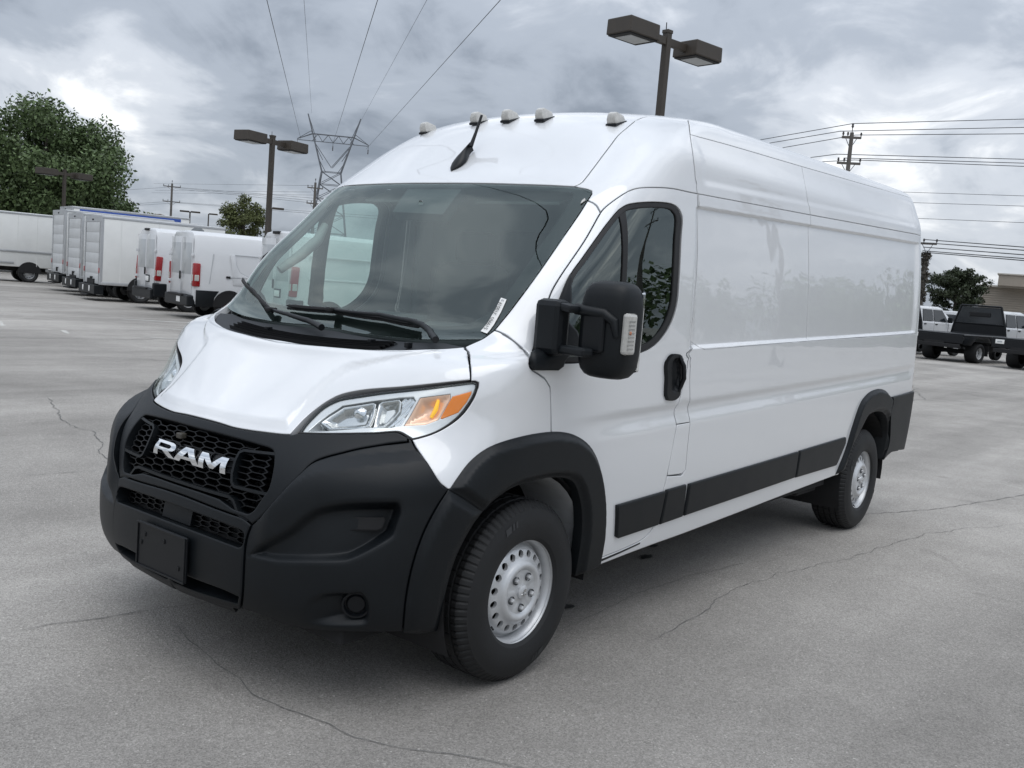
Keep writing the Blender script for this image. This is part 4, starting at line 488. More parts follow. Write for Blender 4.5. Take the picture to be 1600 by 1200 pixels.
 'handle': [(1.1833,8.056),(1.179,8.181),(1.1737,8.3),(1.1748,8.341),(1.181,8.336),(1.1898,8.292),(1.2029,8.176),(1.213,8.039),(1.2174,7.936),(1.2208,7.81),(1.2229,7.668),(1.2242,7.527),(1.225,7.397),(1.2258,7.188),(1.2263,6.939),(1.2261,6.69),(1.2252,6.47),(1.2242,6.308),(1.2213,6.195),(1.2162,6.128),(1.2114,6.116),(1.2058,6.128),(1.2014,6.159),(1.197,6.36),(1.1965,6.476),(1.1963,6.624),(1.1959,6.791),(1.1953,6.967),(1.1944,7.138)],
 'handle_cup': [(1.1935,8.05),(1.198,8.078),(1.2038,8.044),(1.2101,7.908),(1.2147,7.712),(1.2177,7.492),(1.2195,7.282),(1.2204,7.104),(1.2205,6.963),(1.22,6.818),(1.2189,6.682),(1.2175,6.569),(1.2161,6.489),(1.2074,6.504),(1.2065,6.606),(1.2059,6.75),(1.2052,6.92),(1.2043,7.101),(1.203,7.273)],
 'lower_strip': [(1.1361,1.391),(1.1672,1.45),(1.1998,1.531),(1.2006,1.481),(1.1681,1.39),(1.1372,1.32)],
 'bezel_out': [(0.3423,5.183),(0.3527,5.796),(0.3684,6.308),(0.4009,6.66),(0.4838,6.888),(0.5984,7.087),(0.7003,7.238),(0.7657,7.286),(0.7761,7.207),(0.7755,6.914),(0.7497,6.178),(0.7161,5.627),(0.6724,5.393),(0.6296,5.276),(0.6104,5.474),(0.5931,5.488),(0.5473,5.463),(0.4264,5.273)],
 'front_flare_out': [(0.7479,3.928),(0.7527,3.954),(0.7589,4.036),(0.7674,4.157),(0.7774,4.3),(0.788,4.444),(0.7984,4.565),(0.8076,4.657),(0.8176,4.744),(0.8283,4.827),(0.8397,4.903),(0.852,4.973),(0.868,5.044),(0.8869,5.107),(0.9083,5.163),(0.9319,5.208),(0.9562,5.245),(0.9789,5.273),(0.9972,5.292),(1.009,5.302),(1.0187,5.302),(1.0268,5.291),(1.033,5.272),(1.0392,5.242),(1.0455,5.2),(1.0518,5.146),(1.0579,5.078),(1.0639,4.999),(1.0699,4.913),(1.0758,4.82),(1.0813,4.72),(1.0865,4.612),(1.0915,4.486),(1.0962,4.345),(1.1006,4.196),(1.1045,4.049),(1.1078,3.911),(1.1114,3.744),(1.1147,3.563),(1.1178,3.372),(1.1205,3.178),(1.123,2.99),(1.1251,2.804),(1.127,2.615),(1.1286,2.425),(1.13,2.239),(1.1313,2.06),(1.132,1.901),(1.1324,1.744),(1.1325,1.587),(1.1329,1.425),(1.1338,1.251)],
}
# ------------------------------------------------------------------ panels cut from the body surface
_d = np.linalg.norm(np.diff(GRID[::SUB, ::8], axis=0), axis=2).mean(1); HT = np.concatenate([[0], np.cumsum(_d)])
def to_sh(p):
    p = np.asarray(p, float); a = np.abs(p[:, 0])
    s = np.interp(a, [0, 1, 2, 3], [0, 1.45, 6.35, 7.4])*np.sign(p[:, 0])
    return np.stack([s, np.interp(p[:, 1], np.arange(len(HT)), HT)], 1)
def to_ut(q):
    a = np.abs(q[:, 0]); u = np.interp(a, [0, 1.45, 6.35, 7.4], [0, 1, 2, 3])*np.where(q[:, 0] < 0, -1, 1)
    return u, np.interp(q[:, 1], HT, np.arange(len(HT)))
def relief(s, h, p):
    """pressed steel relief of the van side: recessed panel, upper and lower ledge, waist groove"""
    x, z = p[:, 0], p[:, 2]; sm = lambda v, a, b: (lambda t: t*t*(3-2*t))(np.clip((v-a)/(b-a), 0, 1))
    side = sm(np.abs(p[:, 1]), .86, .93)*(np.abs(s) > 1.2)
    z1 = 2.013+.0344*(-1.158-x); z0 = 1.352+.0305*(-1.2-x); zw = 1.062+.0308*(-.415-x)
    xin = sm(-x, 1.13, 1.20)*sm(x, -4.86, -4.78)
    rec = xin*sm(-z, -z1-.001, -z1+.009)*sm(z, z0-.018, z0+.002)
    # waist: turns in below zw, comes out again under it
    w = sm(-z, -zw-.006, -zw+.040)*(1-sm(-z, -zw+.044, -zw+.125))
    wx = sm(-x, .05, .75)*sm(x, -4.9, -4.8)
    # shallow emboss of the upper panels
    zu = 2.10+.036*(-1.17-x); up = sm(z, zu+.01, zu+.05)*sm(-z, -(2.40+.013*np.clip(-1.2-x, 0, 9)), -2.36-.013*np.clip(-1.2-x, 0, 9))*sm(-x, 1.2, 1.27)*sm(x, -4.80, -4.74)
    return side*(-.017*rec-.014*w*wx-.006*up)
def surf(q, off=0., disp=None):
    u, t = to_ut(q); p = P(u, t); n = N(u, t)
    o = np.full(len(p), off) if np.isscalar(off) else off
    o = o+relief(q[:, 0], q[:, 1], p)
    if disp is not None: o = o+disp(q, p)
    return p+n*o[:, None], n
def surf_n(q, off=0., disp=None, e=.0035):
    a = surf(q+[e, 0], off, disp)[0]-surf(q-[e, 0], off, disp)[0]; b = surf(q+[0, e], off, disp)[0]-surf(q-[0, e], off, disp)[0]
    n = np.cross(a, b); return n/(np.linalg.norm(n, axis=1, keepdims=True)+1e-12)
def resample(q, sp):
    out = []
    for i in range(len(q)):
        a, b = q[i], q[(i+1) % len(q)]; k = max(1, int(math.ceil(np.linalg.norm(b-a)/sp)))
        for j in range(k): out.append(a+(b-a)*j/k)
    o = [out[0]]
    for p in out[1:]:
        if np.linalg.norm(p-o[-1]) > .003: o.append(p)
    if np.linalg.norm(o[0]-o[-1]) < .003: o.pop()
    return np.array(o)
def area(q): return .5*np.sum(q[:, 0]*np.roll(q[:, 1], -1)-np.roll(q[:, 0], -1)*q[:, 1])
def inset(q, d):
    a = np.roll(q, 1, 0); b = np.roll(q, -1, 0); t1 = q-a; t2 = b-q
    t1 /= np.linalg.norm(t1, axis=1)[:, None]+1e-9; t2 /= np.linalg.norm(t2, axis=1)[:, None]+1e-9
    n1 = np.stack([-t1[:, 1], t1[:, 0]], 1); n2 = np.stack([-t2[:, 1], t2[:, 0]], 1); n = n1+n2
    l = np.linalg.norm(n, axis=1); n /= (l[:, None]+1e-9); k = 1/np.clip((n*n1).sum(1), .45, 1)
    return q+n*(d*k)[:, None]
def pip(pts, poly):
    x, y = pts[:, 0], pts[:, 1]; r = np.zeros(len(pts), bool)
    for i in range(len(poly)):
        x1, y1 = poly[i]; x2, y2 = poly[(i+1) % len(poly)]
        c = (y1 > y) != (y2 > y)
        if c.any(): r ^= c & (x < (x2-x1)*(y-y1)/(y2-y1+1e-15)+x1)
    return r
def pdist(pts, poly, closed=True):
    d = np.full(len(pts), 1e9); n = len(poly)
    for i in range(n if closed else n-1):
        a, b = poly[i], poly[(i+1) % n]; ab = b-a; t = np.clip(((pts-a)@ab)/(ab@ab+1e-15), 0, 1)
        d = np.minimum(d, np.linalg.norm(pts-(a+t[:, None]*ab), axis=1))
    return d
def full(chain):
    """closed outline of a panel that crosses the centre line, from its left half"""
    return [tuple(q) for q in chain]+[(-u, t) for u, t in chain[::-1] if u > 1e-6]
def make_panel(name, poly, m, parent, step=(.04, .04), off=0., disp=None, gap=.003, edge=.004, skirt=.03, holes=(), drop=.0016, bs=None, hgap=None, hskirt=None, extra=None, clear=None, flat=1.):
    bs = bs or min(step)*.9
    loops = [to_sh(poly)]+[to_sh(h) for h in holes]; rings = []; V2 = []; E = []
    for li, q in enumerate(loops):
        q = resample(q, bs)
        if (area(q) < 0) == (li == 0): q = q[::-1]
        g = gap if li == 0 else (hgap if hgap is not None else gap)
        b0 = inset(q, g) if g else q; b1 = inset(b0, edge)
        rings.append((b0, b1, li))
    base = 0
    for b0, b1, li in rings:
        n = len(b0)
        for ring in (b0, b1):
            V2 += [tuple(p) for p in ring]; E += [(base+i, base+(i+1) % n) for i in range(n)]; base += n
    lo = rings[0][0].min(0); hi = rings[0][0].max(0)
    X, Y = np.meshgrid(np.arange(lo[0]+step[0]*.5, hi[0], step[0]), np.arange(lo[1]+step[1]*.5, hi[1], step[1]))
    G = np.stack([X.ravel(), Y.ravel()], 1)
    if clear is not None: G = G[clear(G)]
    if extra is not None: G = np.concatenate([G, extra])
    k = pip(G, rings[0][1]) & (pdist(G, rings[0][1]) > min(step)*.35)
    for b0, b1, li in rings[1:]: k &= ~pip(G, b1) & (pdist(G, b1) > min(step)*.35)
    V2 += [tuple(p) for p in G[k]]
    r = delaunay_2d_cdt([Vector(p) for p in V2], E, [], 0, 1e-7)
    vv = np.array([tuple(p) for p in r[0]]); F = np.array([f for f in r[2] if len(f) == 3])
    C = vv[F].mean(1); ok = pip(C, rings[0][0])
    for b0, b1, li in rings[1:]: ok &= ~pip(C, b0)
    F = F[ok]
    A = np.cross(np.c_[vv[F[:, 1]]-vv[F[:, 0]], np.zeros(len(F))], np.c_[vv[F[:, 2]]-vv[F[:, 0]], np.zeros(len(F))])[:, 2]
    F[A < 0] = F[A < 0][:, ::-1]
    pos, n0 = surf(vv, off, disp); nn = surf_n(vv*[flat, 1], off, disp)
    # ring 0 vertices: a rolled edge
    src = {}
    for i, ol in enumerate(r[3]):
        for k0 in ol: src[k0] = i
    ib = 0
    pos = list(map(tuple, pos)); nrm = [tuple(q) for q in nn]; faces = [tuple(f) for f in F.tolist()]
    for b0, b1, li in rings:
        idx = [src.get(ib+i) for i in range(len(b0))]; ib += 2*len(b0)
        p0, s0 = surf(b0, off, disp); pout = surf(inset(b0, -.004), off, disp)[0]; pn = surf_n(b0, off, disp)
        ov = pout-p0; ov /= np.linalg.norm(ov, axis=1)[:, None]+1e-9
        en = pn*.75+ov*.65; en /= np.linalg.norm(en, axis=1)[:, None]
        low = p0-s0*drop
        for i, k_ in enumerate(idx):
            if k_ is not None: pos[k_] = tuple(low[i]); nrm[k_] = tuple(en[i])
        sk = skirt if li == 0 else (hskirt if hskirt is not None else skirt)
        if sk:
            b = len(pos); n = len(b0)
            pos += [tuple(q) for q in low]+[tuple(q) for q in low-s0*sk]; nrm += [tuple(q) for q in ov]*2
            for i in range(n):
                j = (i+1) % n; faces.append((b+i, b+i+n, b+j+n, b+j))
    me = bpy.data.meshes.new(name); me.from_pydata(pos, [], faces)
    me.polygons.foreach_set('use_smooth', [True]*len(me.polygons)); me.update()
    vi = np.empty(len(me.loops), int); me.loops.foreach_get('vertex_index', vi)
    me.normals_split_custom_set([nrm[i] for i in vi])
    me.materials.append(m)
    return link(name, me, parent)
def at_ut(u, t, off=0.):
    q = to_sh([(u, t)]); p, n = surf(q, off); return Vector(p[0]), Vector(n[0])
def pts_ut(L, off=0., k=6):
    """densified polyline on the surface"""
    q = resample_open(to_sh(L), .05); p, n = surf(q, off); return [Vector(a) for a in p]
def resample_open(q, sp):
    out = []
    for i in range(len(q)-1):
        a, b = q[i], q[i+1]; k = max(1, int(math.ceil(np.linalg.norm(b-a)/sp)))
        for j in range(k): out.append(a+(b-a)*j/k)
    out.append(q[-1]); return np.array(out)
# ------------------------------------------------------------------ the van
sm01 = lambda v, a, b: (lambda t: t*t*(3-2*t))(np.clip((v-a)/(b-a), 0, 1))
van = empty('cargo_van'); tag(van, 'large white high roof cargo van with black bumper, parked in the foreground', 'van')
D = PANELS
# ---- hood with a raised centre
dome = to_sh(full(D['hood_dome']))
def hood_disp(q, p):
    d = pdist(q, dome)*np.where(pip(q, dome), 1, -1)
    return .011*sm01(d, -.012, .035)
make_panel('hood', full(D['hood']), MW, van, (.018, .018), disp=hood_disp, skirt=.03)
def pair(name, poly, m, parent=None, **k):
    o = make_panel(name, poly, m, parent if parent is not None else van, **k); return o, mirrored(o)
# ---- fenders, pillars, cab roof
pair('fender', D['fender'], MW, step=(.03, .03))
pair('a_pillar', D['a_pillar'], MW, step=(.03, .03))
make_panel('front_roof_cap', full(D['roof_cap']), MW, van, (.04, .04), skirt=.02)
pair('cab_side_panel', D['cab_side'], MW, step=(.03, .03), skirt=.02)
make_panel('roof', full(D['roof']), MW, van, (.10, .08), skirt=.02)
pair('upper_side_panel', D['upper_side_a'], MW, step=(.04, .012), gap=.0023)
pair('upper_side_panel', D['upper_side_b'], MW, step=(.04, .012), gap=.0023)
pair('side_panel', D['mid_side_a'], MW, step=(.03, .006), gap=.0024)
pair('side_panel', D['mid_side_b'], MW, step=(.03, .006), gap=.0024)
pair('lower_side_panel', D['lower_side'], MW, step=(.05, .012), gap=.0006, drop=.0004)
pair('door_pillar', D['b_pillar'], MW, step=(.03, .03))
pair('fuel_door', D['fuel_door'], MW, step=(.03, .03), gap=.002)
# ---- rear end
UE = 2.2
rear = [(UE, 3.2), (2.985, 3.2), (2.985, 17.2), (UE, 17.2)]
rd, rd2 = pair('rear_door', rear, MW, step=(.05, .05), gap=.004)
for dd, sgn in ((rd, 1), (rd2, -1)):
    MB().box((-5.03, sgn*.10, 1.15), (.05, .05, .26), .012).build('handle', MPL, dd)
tl = pair('tail_lamp', [(2.33, 5.0), (2.50, 5.0), (2.50, 10.2), (2.33, 10.2)], MRED, step=(.03, .05), off=.004)
pair('rear_bumper', D['rear_bumper'], MPL, step=(.04, .04), off=.02)
MB().box((-4.98, 0, .60), (.12, 1.3, .16), .03).build('rear_step', MPL, van)
# ---- doors
dl, dr = pair('front_door', D['door'], MW, step=(.03, .014), holes=[D['window']], hskirt=.05)
fr = make_panel('window_frame', D['window'], MRUB, dl, (.03, .03), off=-.004, holes=[D['window_glass']], gap=.001, edge=.006, drop=.003, skirt=.04)
gl = make_panel('window', D['window_glass'], MGLD, dl, (.05, .05), off=-.012, gap=-.004, skirt=0, drop=0)
mirrored(fr, parent=dr); g2 = mirrored(gl, parent=dr); g2.data.materials[0] = MGLW
pi_ = make_panel('divider_post', D['divider'], MBLK, dl, (.05, .05), off=-.03, gap=-.014, edge=.003, skirt=.03); mirrored(pi_, parent=dr)
dv = make_panel('window_divider', D['divider'], MRUB, dl, (.05, .05), off=-.006, gap=0, edge=.003, skirt=.012); mirrored(dv, parent=dr)
sa = make_panel('mirror_sail', D['sail'], MPL, dl, (.03, .03), off=.024, gap=-.001, edge=.012, drop=.008, skirt=.04); mirrored(sa, parent=dr)
hn = make_panel('door_handle', D['handle'], MPL2, dl, (.012, .012), off=.016, gap=0, edge=.006, drop=.006, skirt=.018, disp=(lambda C: (lambda q, p: -.013*sm01(pdist(q, C)*np.where(pip(q, C), 1, -1), 0, .012)))(to_sh(D['handle_cup'])))
hp = MB().tube([(-1.028, 1.036, 1.30), (-1.035, 1.058, 1.26), (-1.045, 1.060, 1.20), (-1.048, 1.036, 1.135)], [.009, .011, .011, .009], 10).build('handle_bar', MPL2, hn, smooth=1.)
mirrored(hn, parent=dr)
pair('sill_trim', D['lower_strip'], MRUB, step=(.03, .03), off=.002, gap=0, edge=.002, skirt=.004)
# inner faces of the cab
li = make_panel('door_lining', D['door'], MGREYIN, dl, (.06, .06), off=-.055, holes=[D['window']], gap=.02, skirt=.0, drop=0); mirrored(li, parent=dr)
li = make_panel('pillar_lining', D['a_pillar'], MGREYL, van, (.06, .06), off=-.045, gap=-.004, skirt=0, drop=0); mirrored(li)
# ---- glass
ws = make_panel('windshield', full(D['windshield']), MGLW, van, (.04, .04), off=-.002, gap=.003, skirt=0, drop=0, edge=.001, flat=.80)
make_panel('frit_border', full(D['windshield']), MFRIT, ws, (.05, .04), off=-.0065, holes=[full(D['frit'])], gap=.004, hgap=0, skirt=0, drop=0, edge=.002)
make_panel('camera_cover', D['sensor_l'], mat('cover_grey', (.035, .037, .04), .6), ws, (.04, .04), off=-.012, gap=0, skirt=.05, drop=0, edge=.002)
lens = MB(); pc, nc = at_ut(-.0, 12.55, -.008); lens.lathe([(.0, .0), (.014, .0), (.014, .003)], 20, 'x', pc).build('camera_eye', MGREYL, ws)
# paper stock sticker with its printed number
st = make_panel('stock_sticker', D['sticker'], MPAPER, ws, (.03, .03), off=.0005, gap=0, edge=.002, skirt=.001, drop=0)
(pa, na), (pb, _) = at_ut(*D['sticker'][0]), at_ut(*D['sticker'][3]); (pc2, _), (pd2, _) = at_ut(*D['sticker'][1]), at_ut(*D['sticker'][2])
ex = ((pb+pd2)/2-(pa+pc2)/2); ln = ex.length; ex.normalize(); ey = ((pa+pb)/2-(pc2+pd2)/2).normalized(); ez = ex.cross(ey).normalized(); ey = ez.cross(ex)
tm = text_mesh('51990S  31001F', .0225, .0); cen = (pa+pb+pc2+pd2)/4-ex*ln*.02+ez*.0022
xs_ = [v.co.x for v in tm.vertices]; kx = ln*.80/(max(xs_)-min(xs_))
tm.transform(Matrix.Translation(cen) @ Matrix((ex, ey, ez)).transposed().to_4x4() @ Matrix.Diagonal((kx, 1.0, 1, 1))); tm.materials.append(MINK)
link('sticker_number', tm, st)
sq = MB(); c0 = (pb+pd2)/2-ex*.010+ez*.0015
for i in range(3):
    for j in range(3):
        if (i+j) % 2 == 0 or i == 1: c1 = c0+ex*(i-1)*.004+ey*(j-1)*.004; sq.quad(c1-ex*.0015-ey*.0015, c1+ex*.0015-ey*.0015, c1+ex*.0015+ey*.0015, c1-ex*.0015+ey*.0015)
sq.build('sticker_seal', mat('seal_grey', (.35, .36, .38), .7), st, fix=False)
make_panel('glass_clip', D['clip'], MLAMPW, ws, (.01, .01), off=.004, gap=0, edge=.001, skirt=.004)
# ---- cowl with louvres
cw = make_panel('cowl', full(D['cowl']), MPLG, van, (.012, .012), off=-.012, gap=.001, skirt=.05)
for k in range(4):
    t0 = 9.04+.165*k; uu = np.linspace(-.285, .305, 40); n = len(uu)
    ln_ = lambda t_, o_: [tuple(p) for p in surf(to_sh([(x, t_) for x in uu]), o_)[0]]
    MB().add(ln_(t0, .0065)+ln_(t0+.16, -.010), [(i, i+1, n+i+1, n+i) for i in range(n-1)]).build('louvre', MPLG, cw, fix=False)
    MB().add(ln_(t0+.003, -.0125)+ln_(t0, .0045), [(i, i+1, n+i+1, n+i) for i in range(n-1)]).build('louvre_slot', MBLK, cw, fix=False)
for u_, t_ in ((-.14, 9.55), (.24, 9.55), (.36, 9.3)):
    p, n = at_ut(u_, t_, .002); MB().box(p, (.03, .02, .022), .004).build('washer_jet', MPL2, cw)
# ---- wipers
def wiper(blade, arm):
    B = pts_ut(blade, .012); A = pts_ut(arm, .03)
    w = MB(); w.tube(B, .0055, 6); w.tube([p+Vector((.006, 0, .012)) for p in B], [.004]+[.009]*(len(B)-2)+[.004], 6); bl = w.build('wiper_blade', MBLK, van, smooth=.8)
    k = len(A); MB().tube(A, [.007+.008*(i/(k-1)) for i in range(k)], 8).build('wiper_arm', MPL2, bl, smooth=.8)
    MB().box(A[0], (.05, .035, .02), .006).build('wiper_hinge', MBLK, bl)
wiper(D['wiper_d'], D['wiper_d_arm']); wiper(D['wiper_p'], D['wiper_p_arm'])
# ---- beak with grille opening
bk = make_panel('front_fascia', full(D['beak']), MPL, van, (.02, .02), holes=[full(D['grille_hole'])], off=0, hgap=0, hskirt=.055, edge=.006, drop=.003)
# ---- main grille: backing, honeycomb, frame bars
gp = to_sh(full(D['grille_hole'])); grille = make_panel('grille', full(D['grille_hole']), MBLK, van, (.03, .03), off=-.075, gap=-.02, skirt=0, drop=0)
def ribbon(mb, L, w, o0, o1):
    """raised bar along polyline L (s,h): width w, from depth o0 (root) to o1 (front)"""
    q = np.array(L, float); a = np.roll(q, 1, 0); b = np.roll(q, -1, 0); a[0] = q[0]; b[-1] = q[-1]; t = b-a; t /= np.linalg.norm(t, axis=1)[:, None]+1e-9; n = np.stack([-t[:, 1], t[:, 0]], 1)*w/2
    A0 = surf(q-n, o0)[0]; A1 = surf(q-n*.8, o1)[0]; B1 = surf(q+n*.8, o1)[0]; B0 = surf(q+n, o0)[0]; k = len(q)
    V = [tuple(p) for r_ in (A0, A1, B1, B0) for p in r_]
    F = [(j*k+i, j*k+i+1, (j+1)*k+i+1, (j+1)*k+i) for j in range(3) for i in range(k-1)]
    F += [(0, k, 2*k, 3*k), (k-1, 4*k-1, 3*k-1, 2*k-1)]
    mb.add(V, F)
def honeycomb(poly, cw, ch, name, parent, m, o0=-.07, o1=-.030, w=.007, extra_in=None):
    lo, hi = poly.min(0), poly.max(0); seen = set(); mb = MB(); ins = inset(poly if area(poly) > 0 else poly[::-1], .004)
    rows = int((hi[1]-lo[1])/(ch*.5))+3; cols = int((hi[0]-lo[0])/(cw*1.5))+3
    for r_ in range(rows):
        for c_ in range(cols):
            cx = lo[0]+(c_-.5)*cw*1.5+(r_ % 2)*cw*.75; cy = lo[1]+r_*ch*.5
            H = [(cx+cw*.5, cy), (cx+cw*.27, cy+ch*.5), (cx-cw*.27, cy+ch*.5), (cx-cw*.5, cy), (cx-cw*.27, cy-ch*.5), (cx+cw*.27, cy-ch*.5)]
            for i in range(6):
                a, b = np.array(H[i]), np.array(H[(i+1) % 6]); k = tuple(np.round((a+b)/2, 3))
                if k in seen: continue
                seen.add(k)
                q = np.array([a, a+(b-a)*.5, b])
                if pip(q, ins).all(): ribbon(mb, q, w, o0, o1)
    return mb.build(name, m, parent, fix=False)
honeycomb(gp, .092, .0245, 'honeycomb_mesh', grille, MHEX, -.065, -.022, .0045)
honeycomb(gp, .034, .0125, 'inner_mesh', grille, MBLK, -.074, -.062, .003)
# rounded side frames left and right of the badge, and the bar that carries it
def hh(t): return np.interp(t, np.arange(len(HT)), HT)
zb = 3.93
def zline(u0, u1, t0, t1, n=14): return [tuple(p) for p in to_sh([(u0+(u1-u0)*i/n, t0+(t1-t0)*i/n) for i in range(n+1)])]
GRI = {}
for sg in (1, -1):
    fr_ = MB()
    L = zline(sg*.318, sg*.205, 4.44, 4.37)
    c0 = L[-1]; L2 = zline(sg*.205, sg*.318, 3.50, 3.50)
    mid = to_sh([(sg*.192, 4.28), (sg*.187, 4.05), (sg*.188, 3.75), (sg*.194, 3.57)])
    ribbon(fr_, np.array(L+[tuple(p) for p in mid]+L2), .013, -.06, -.004)
    fr_.build('badge_frame', MPL, grille, fix=False)
b_ = MB(); ribbon(b_, np.array(zline(-.185, .185, zb+.0, zb)), .075, -.07, -.031); b_.build('badge_bar', MPL2, grille, fix=False)
lw = MB()
ribbon(lw, np.array([tuple(p) for p in to_sh([(-.30, 2.99), (-.262, 2.92), (-.235, 2.98), (-.212, 3.22), (-.195, 3.27)])]+zline(-.19, .19, 3.27, 3.27)+[tuple(p) for p in to_sh([(.195, 3.27), (.212, 3.22), (.235, 2.98), (.262, 2.92), (.30, 2.99)])]), .013, -.06, -.003)
lw.build('lower_frame', MPL, grille, fix=False)
pb_ = MB(); ribbon(pb_, np.array(zline(-.205, .205, 3.0, 3.0)), .075, -.07, -.030); pb_.build('lower_blank', MPL2, grille, fix=False)
cm_ = MB(); p, n = at_ut(-.055, 4.35, -.015); cm_.box(p, (.03, .035, .022), .005).build('front_camera', mat('camera_brown', (.06, .055, .045), .5), grille)
# ---- badge letters (chrome, slab shaped, read R A M)
LET = {
 'R': ([(0, 0), (.21, 0), (.21, .36), (.42, .36), (.72, 0), (1.0, 0), (.69, .39), (.86, .46), (.95, .60), (.95, .78), (.87, .93), (.74, 1), (.02, 1), (.09, .93)], [(.21, .55), (.21, .82), (.66, .82), (.74, .76), (.74, .61), (.66, .55)]),
 'A': ([(0, 0), (.24, 0), (.32, .20), (.71, .20), (.79, 0), (1.04, 0), (.68, 1), (.35, 1)], [(.39, .38), (.515, .74), (.64, .38)]),
 'M': ([(0, 0), (.20, 0), (.20, .64), (.45, .12), (.59, .12), (.84, .64), (.84, 0), (1.04, 0), (1.04, 1), (.78, 1), (.52, .46), (.26, 1), (0, 1)], []),
}
def letter(ch, y0, w, z0, h, parent):
    o, hole = LET[ch]; q = resample(np.array(o, float)*[1, 1], .2)
    V2 = [tuple(p) for p in q]; n = len(q); E = [(i, (i+1) % n) for i in range(n)]
    if hole: V2 += hole; E += [(n+i, n+(i+1) % len(hole)) for i in range(len(hole))]
    gx = [(a, b) for a in np.arange(.05, 1.1, .12) for b in (.25, .5, .75)]; gx = np.array(gx)
    V2 += [tuple(p) for p in gx[pip(gx, q)]]
    r = delaunay_2d_cdt([Vector(p) for p in V2], E, [], 0, 1e-6); vv = np.array([tuple(p) for p in r[0]]); F = [f for f in r[2] if len(f) == 3]
    F = [f for f in F if pip(vv[list(f)].mean(0)[None], q)[0] and not (hole and pip(vv[list(f)].mean(0)[None], np.array(hole))[0])]
    # place on the curved front: y across, z up; front face bulges a little
    def pos(p, d):
        y = y0+p[0]*w; z = z0+p[1]*h
        u = np.interp(abs(y), YU[1], YU[0])*(1 if y >= 0 else -1); t = np.interp(z, ZT[1], ZT[0]); s_, _ = surf(to_sh([(u, t)]), d); return tuple(s_[0])
    mb = MB(); nv = len(vv)
    top = [pos(p, -.008+.007*(1-abs(2*p[1]-1)**2)) for p in vv]; bot = [pos(p, -.032) for p in vv]
    fs = [tuple(f) if np.cross(vv[f[1]]-vv[f[0]], vv[f[2]]-vv[f[0]]) > 0 else tuple(f[::-1]) for f in F]
    ec = {}
    for f in fs:
        for i in range(3): ec[(f[i], f[(i+1) % 3])] = 1
    side = [(a, nv+a, nv+b, b) for a, b in ec if (b, a) not in ec]
    mb.add(top+bot, fs+side); return mb.build('letter', MCHR, parent, smooth=.5, fix=False)
_uu = np.linspace(0, .35, 60); YU = (_uu, P(_uu, np.full(60, zb))[:, 1]); _tt = np.linspace(2.5, 5, 60); ZT = (_tt, P(np.full(60, .08), _tt)[:, 2])
badge = link('badge', None, grille)
badge = grille
for ch, y0, w in (('R', -.222, .160), ('A', -.070, .160), ('M', .092, .150)):
    letter(ch, y0, w, .800, .057, grille)
# ---- lower bumper centre
lb = make_panel('lower_bumper', full(D['lower_bumper']), MPL, van, (.02, .02), off=.005, gap=.002, holes=[full(D['slot_hole']), full(D['intake_hole'])], hgap=0, hskirt=.05, edge=.006, drop=.003, skirt=.025)
sl_ = make_panel('lower_grille', full(D['slot_hole']), MBLK, van, (.03, .03), off=-.06, gap=-.02, skirt=0, drop=0)
honeycomb(to_sh(full(D['slot_hole'])) , .066, .019, 'honeycomb_mesh', sl_, MHEX, -.056, -.040, .004)
rb_ = MB(); ribbon(rb_, np.array(zline(-.060, .060, 2.62, 2.62)), .085, -.06, -.028); rb_.build('sensor_cover', MPL, sl_, fix=False)
it_ = make_panel('intake_mesh', full(D['intake_hole']), MBLK, van, (.03, .03), off=-.05, gap=-.02, skirt=0, drop=0)
lp = MB(); ribbon(lp, np.array(zline(-.235, .235, .80, .80, 24)), .03, -.03, .002); lp.build('lower_lip', MPL, van, fix=False)
# number plate bracket
pb2 = MB(); pl = [at_ut(u, t, .02)[0] for u, t in ((-.105, 1.24), (.105, 1.24), (.105, 2.24), (-.105, 2.24))]
pb2.box((.972, 0, .462), (.014, .325, .175), .005)
plate = pb2.build('plate_bracket', MPL2, van)
rim_ = MB()
for y, z, dy, dz in ((0, .546, .325, .008), (0, .378, .325, .008), (-.159, .462, .008, .16), (.159, .462, .008, .16)): rim_.box((.981, y, z), (.006, dy, dz), .002)
rim_.build('bracket_rim', MPL2, plate)
for y, z in ((-.11, .505), (.02, .505), (-.135, .47), (.12, .425)): MB().box((.981, y, z), (.004, .014, .016), .002).build('bracket_hole', MBLK, plate)
# ---- bumper corners with scoop, ridge and fog recess
scoop = to_sh(D['scoop']); ridge = to_sh(D['ridge']); fog = to_sh(D['fog_scoop'])
def corner_disp(q, p):
    q = np.c_[np.abs(q[:, 0]), q[:, 1]]
    din = pdist(q, scoop)*np.where(pip(q, scoop), 1, -1)
    rt = sm01(q[:, 0], .62, 1.0)
    d = -(.026+.060*rt)*sm01(din, 0, .030)
    dfo = pdist(q, fog)*np.where(pip(q, fog), 1, -1); d = d-.045*sm01(dfo, 0, .03)*sm01(q[:, 0], .62, .80)
    # band above the ridge slopes back, below it the face stands proud
    hr = np.interp(q[:, 0], ridge[np.argsort(ridge[:, 0]), 0], np.sort(ridge[:, 1]) if False else ridge[np.argsort(ridge[:, 0]), 1])
    dh = q[:, 1]-hr; dr_ = pdist(q, ridge, False)
    up = np.where(dh > 0, 1-np.clip(dr_/.055, 0, 1), 1-sm01(dr_, 0, .16))
    return d+.024*up*sm01(1.28-q[:, 0], 0, .2)*sm01(q[:, 0], .40, .5)
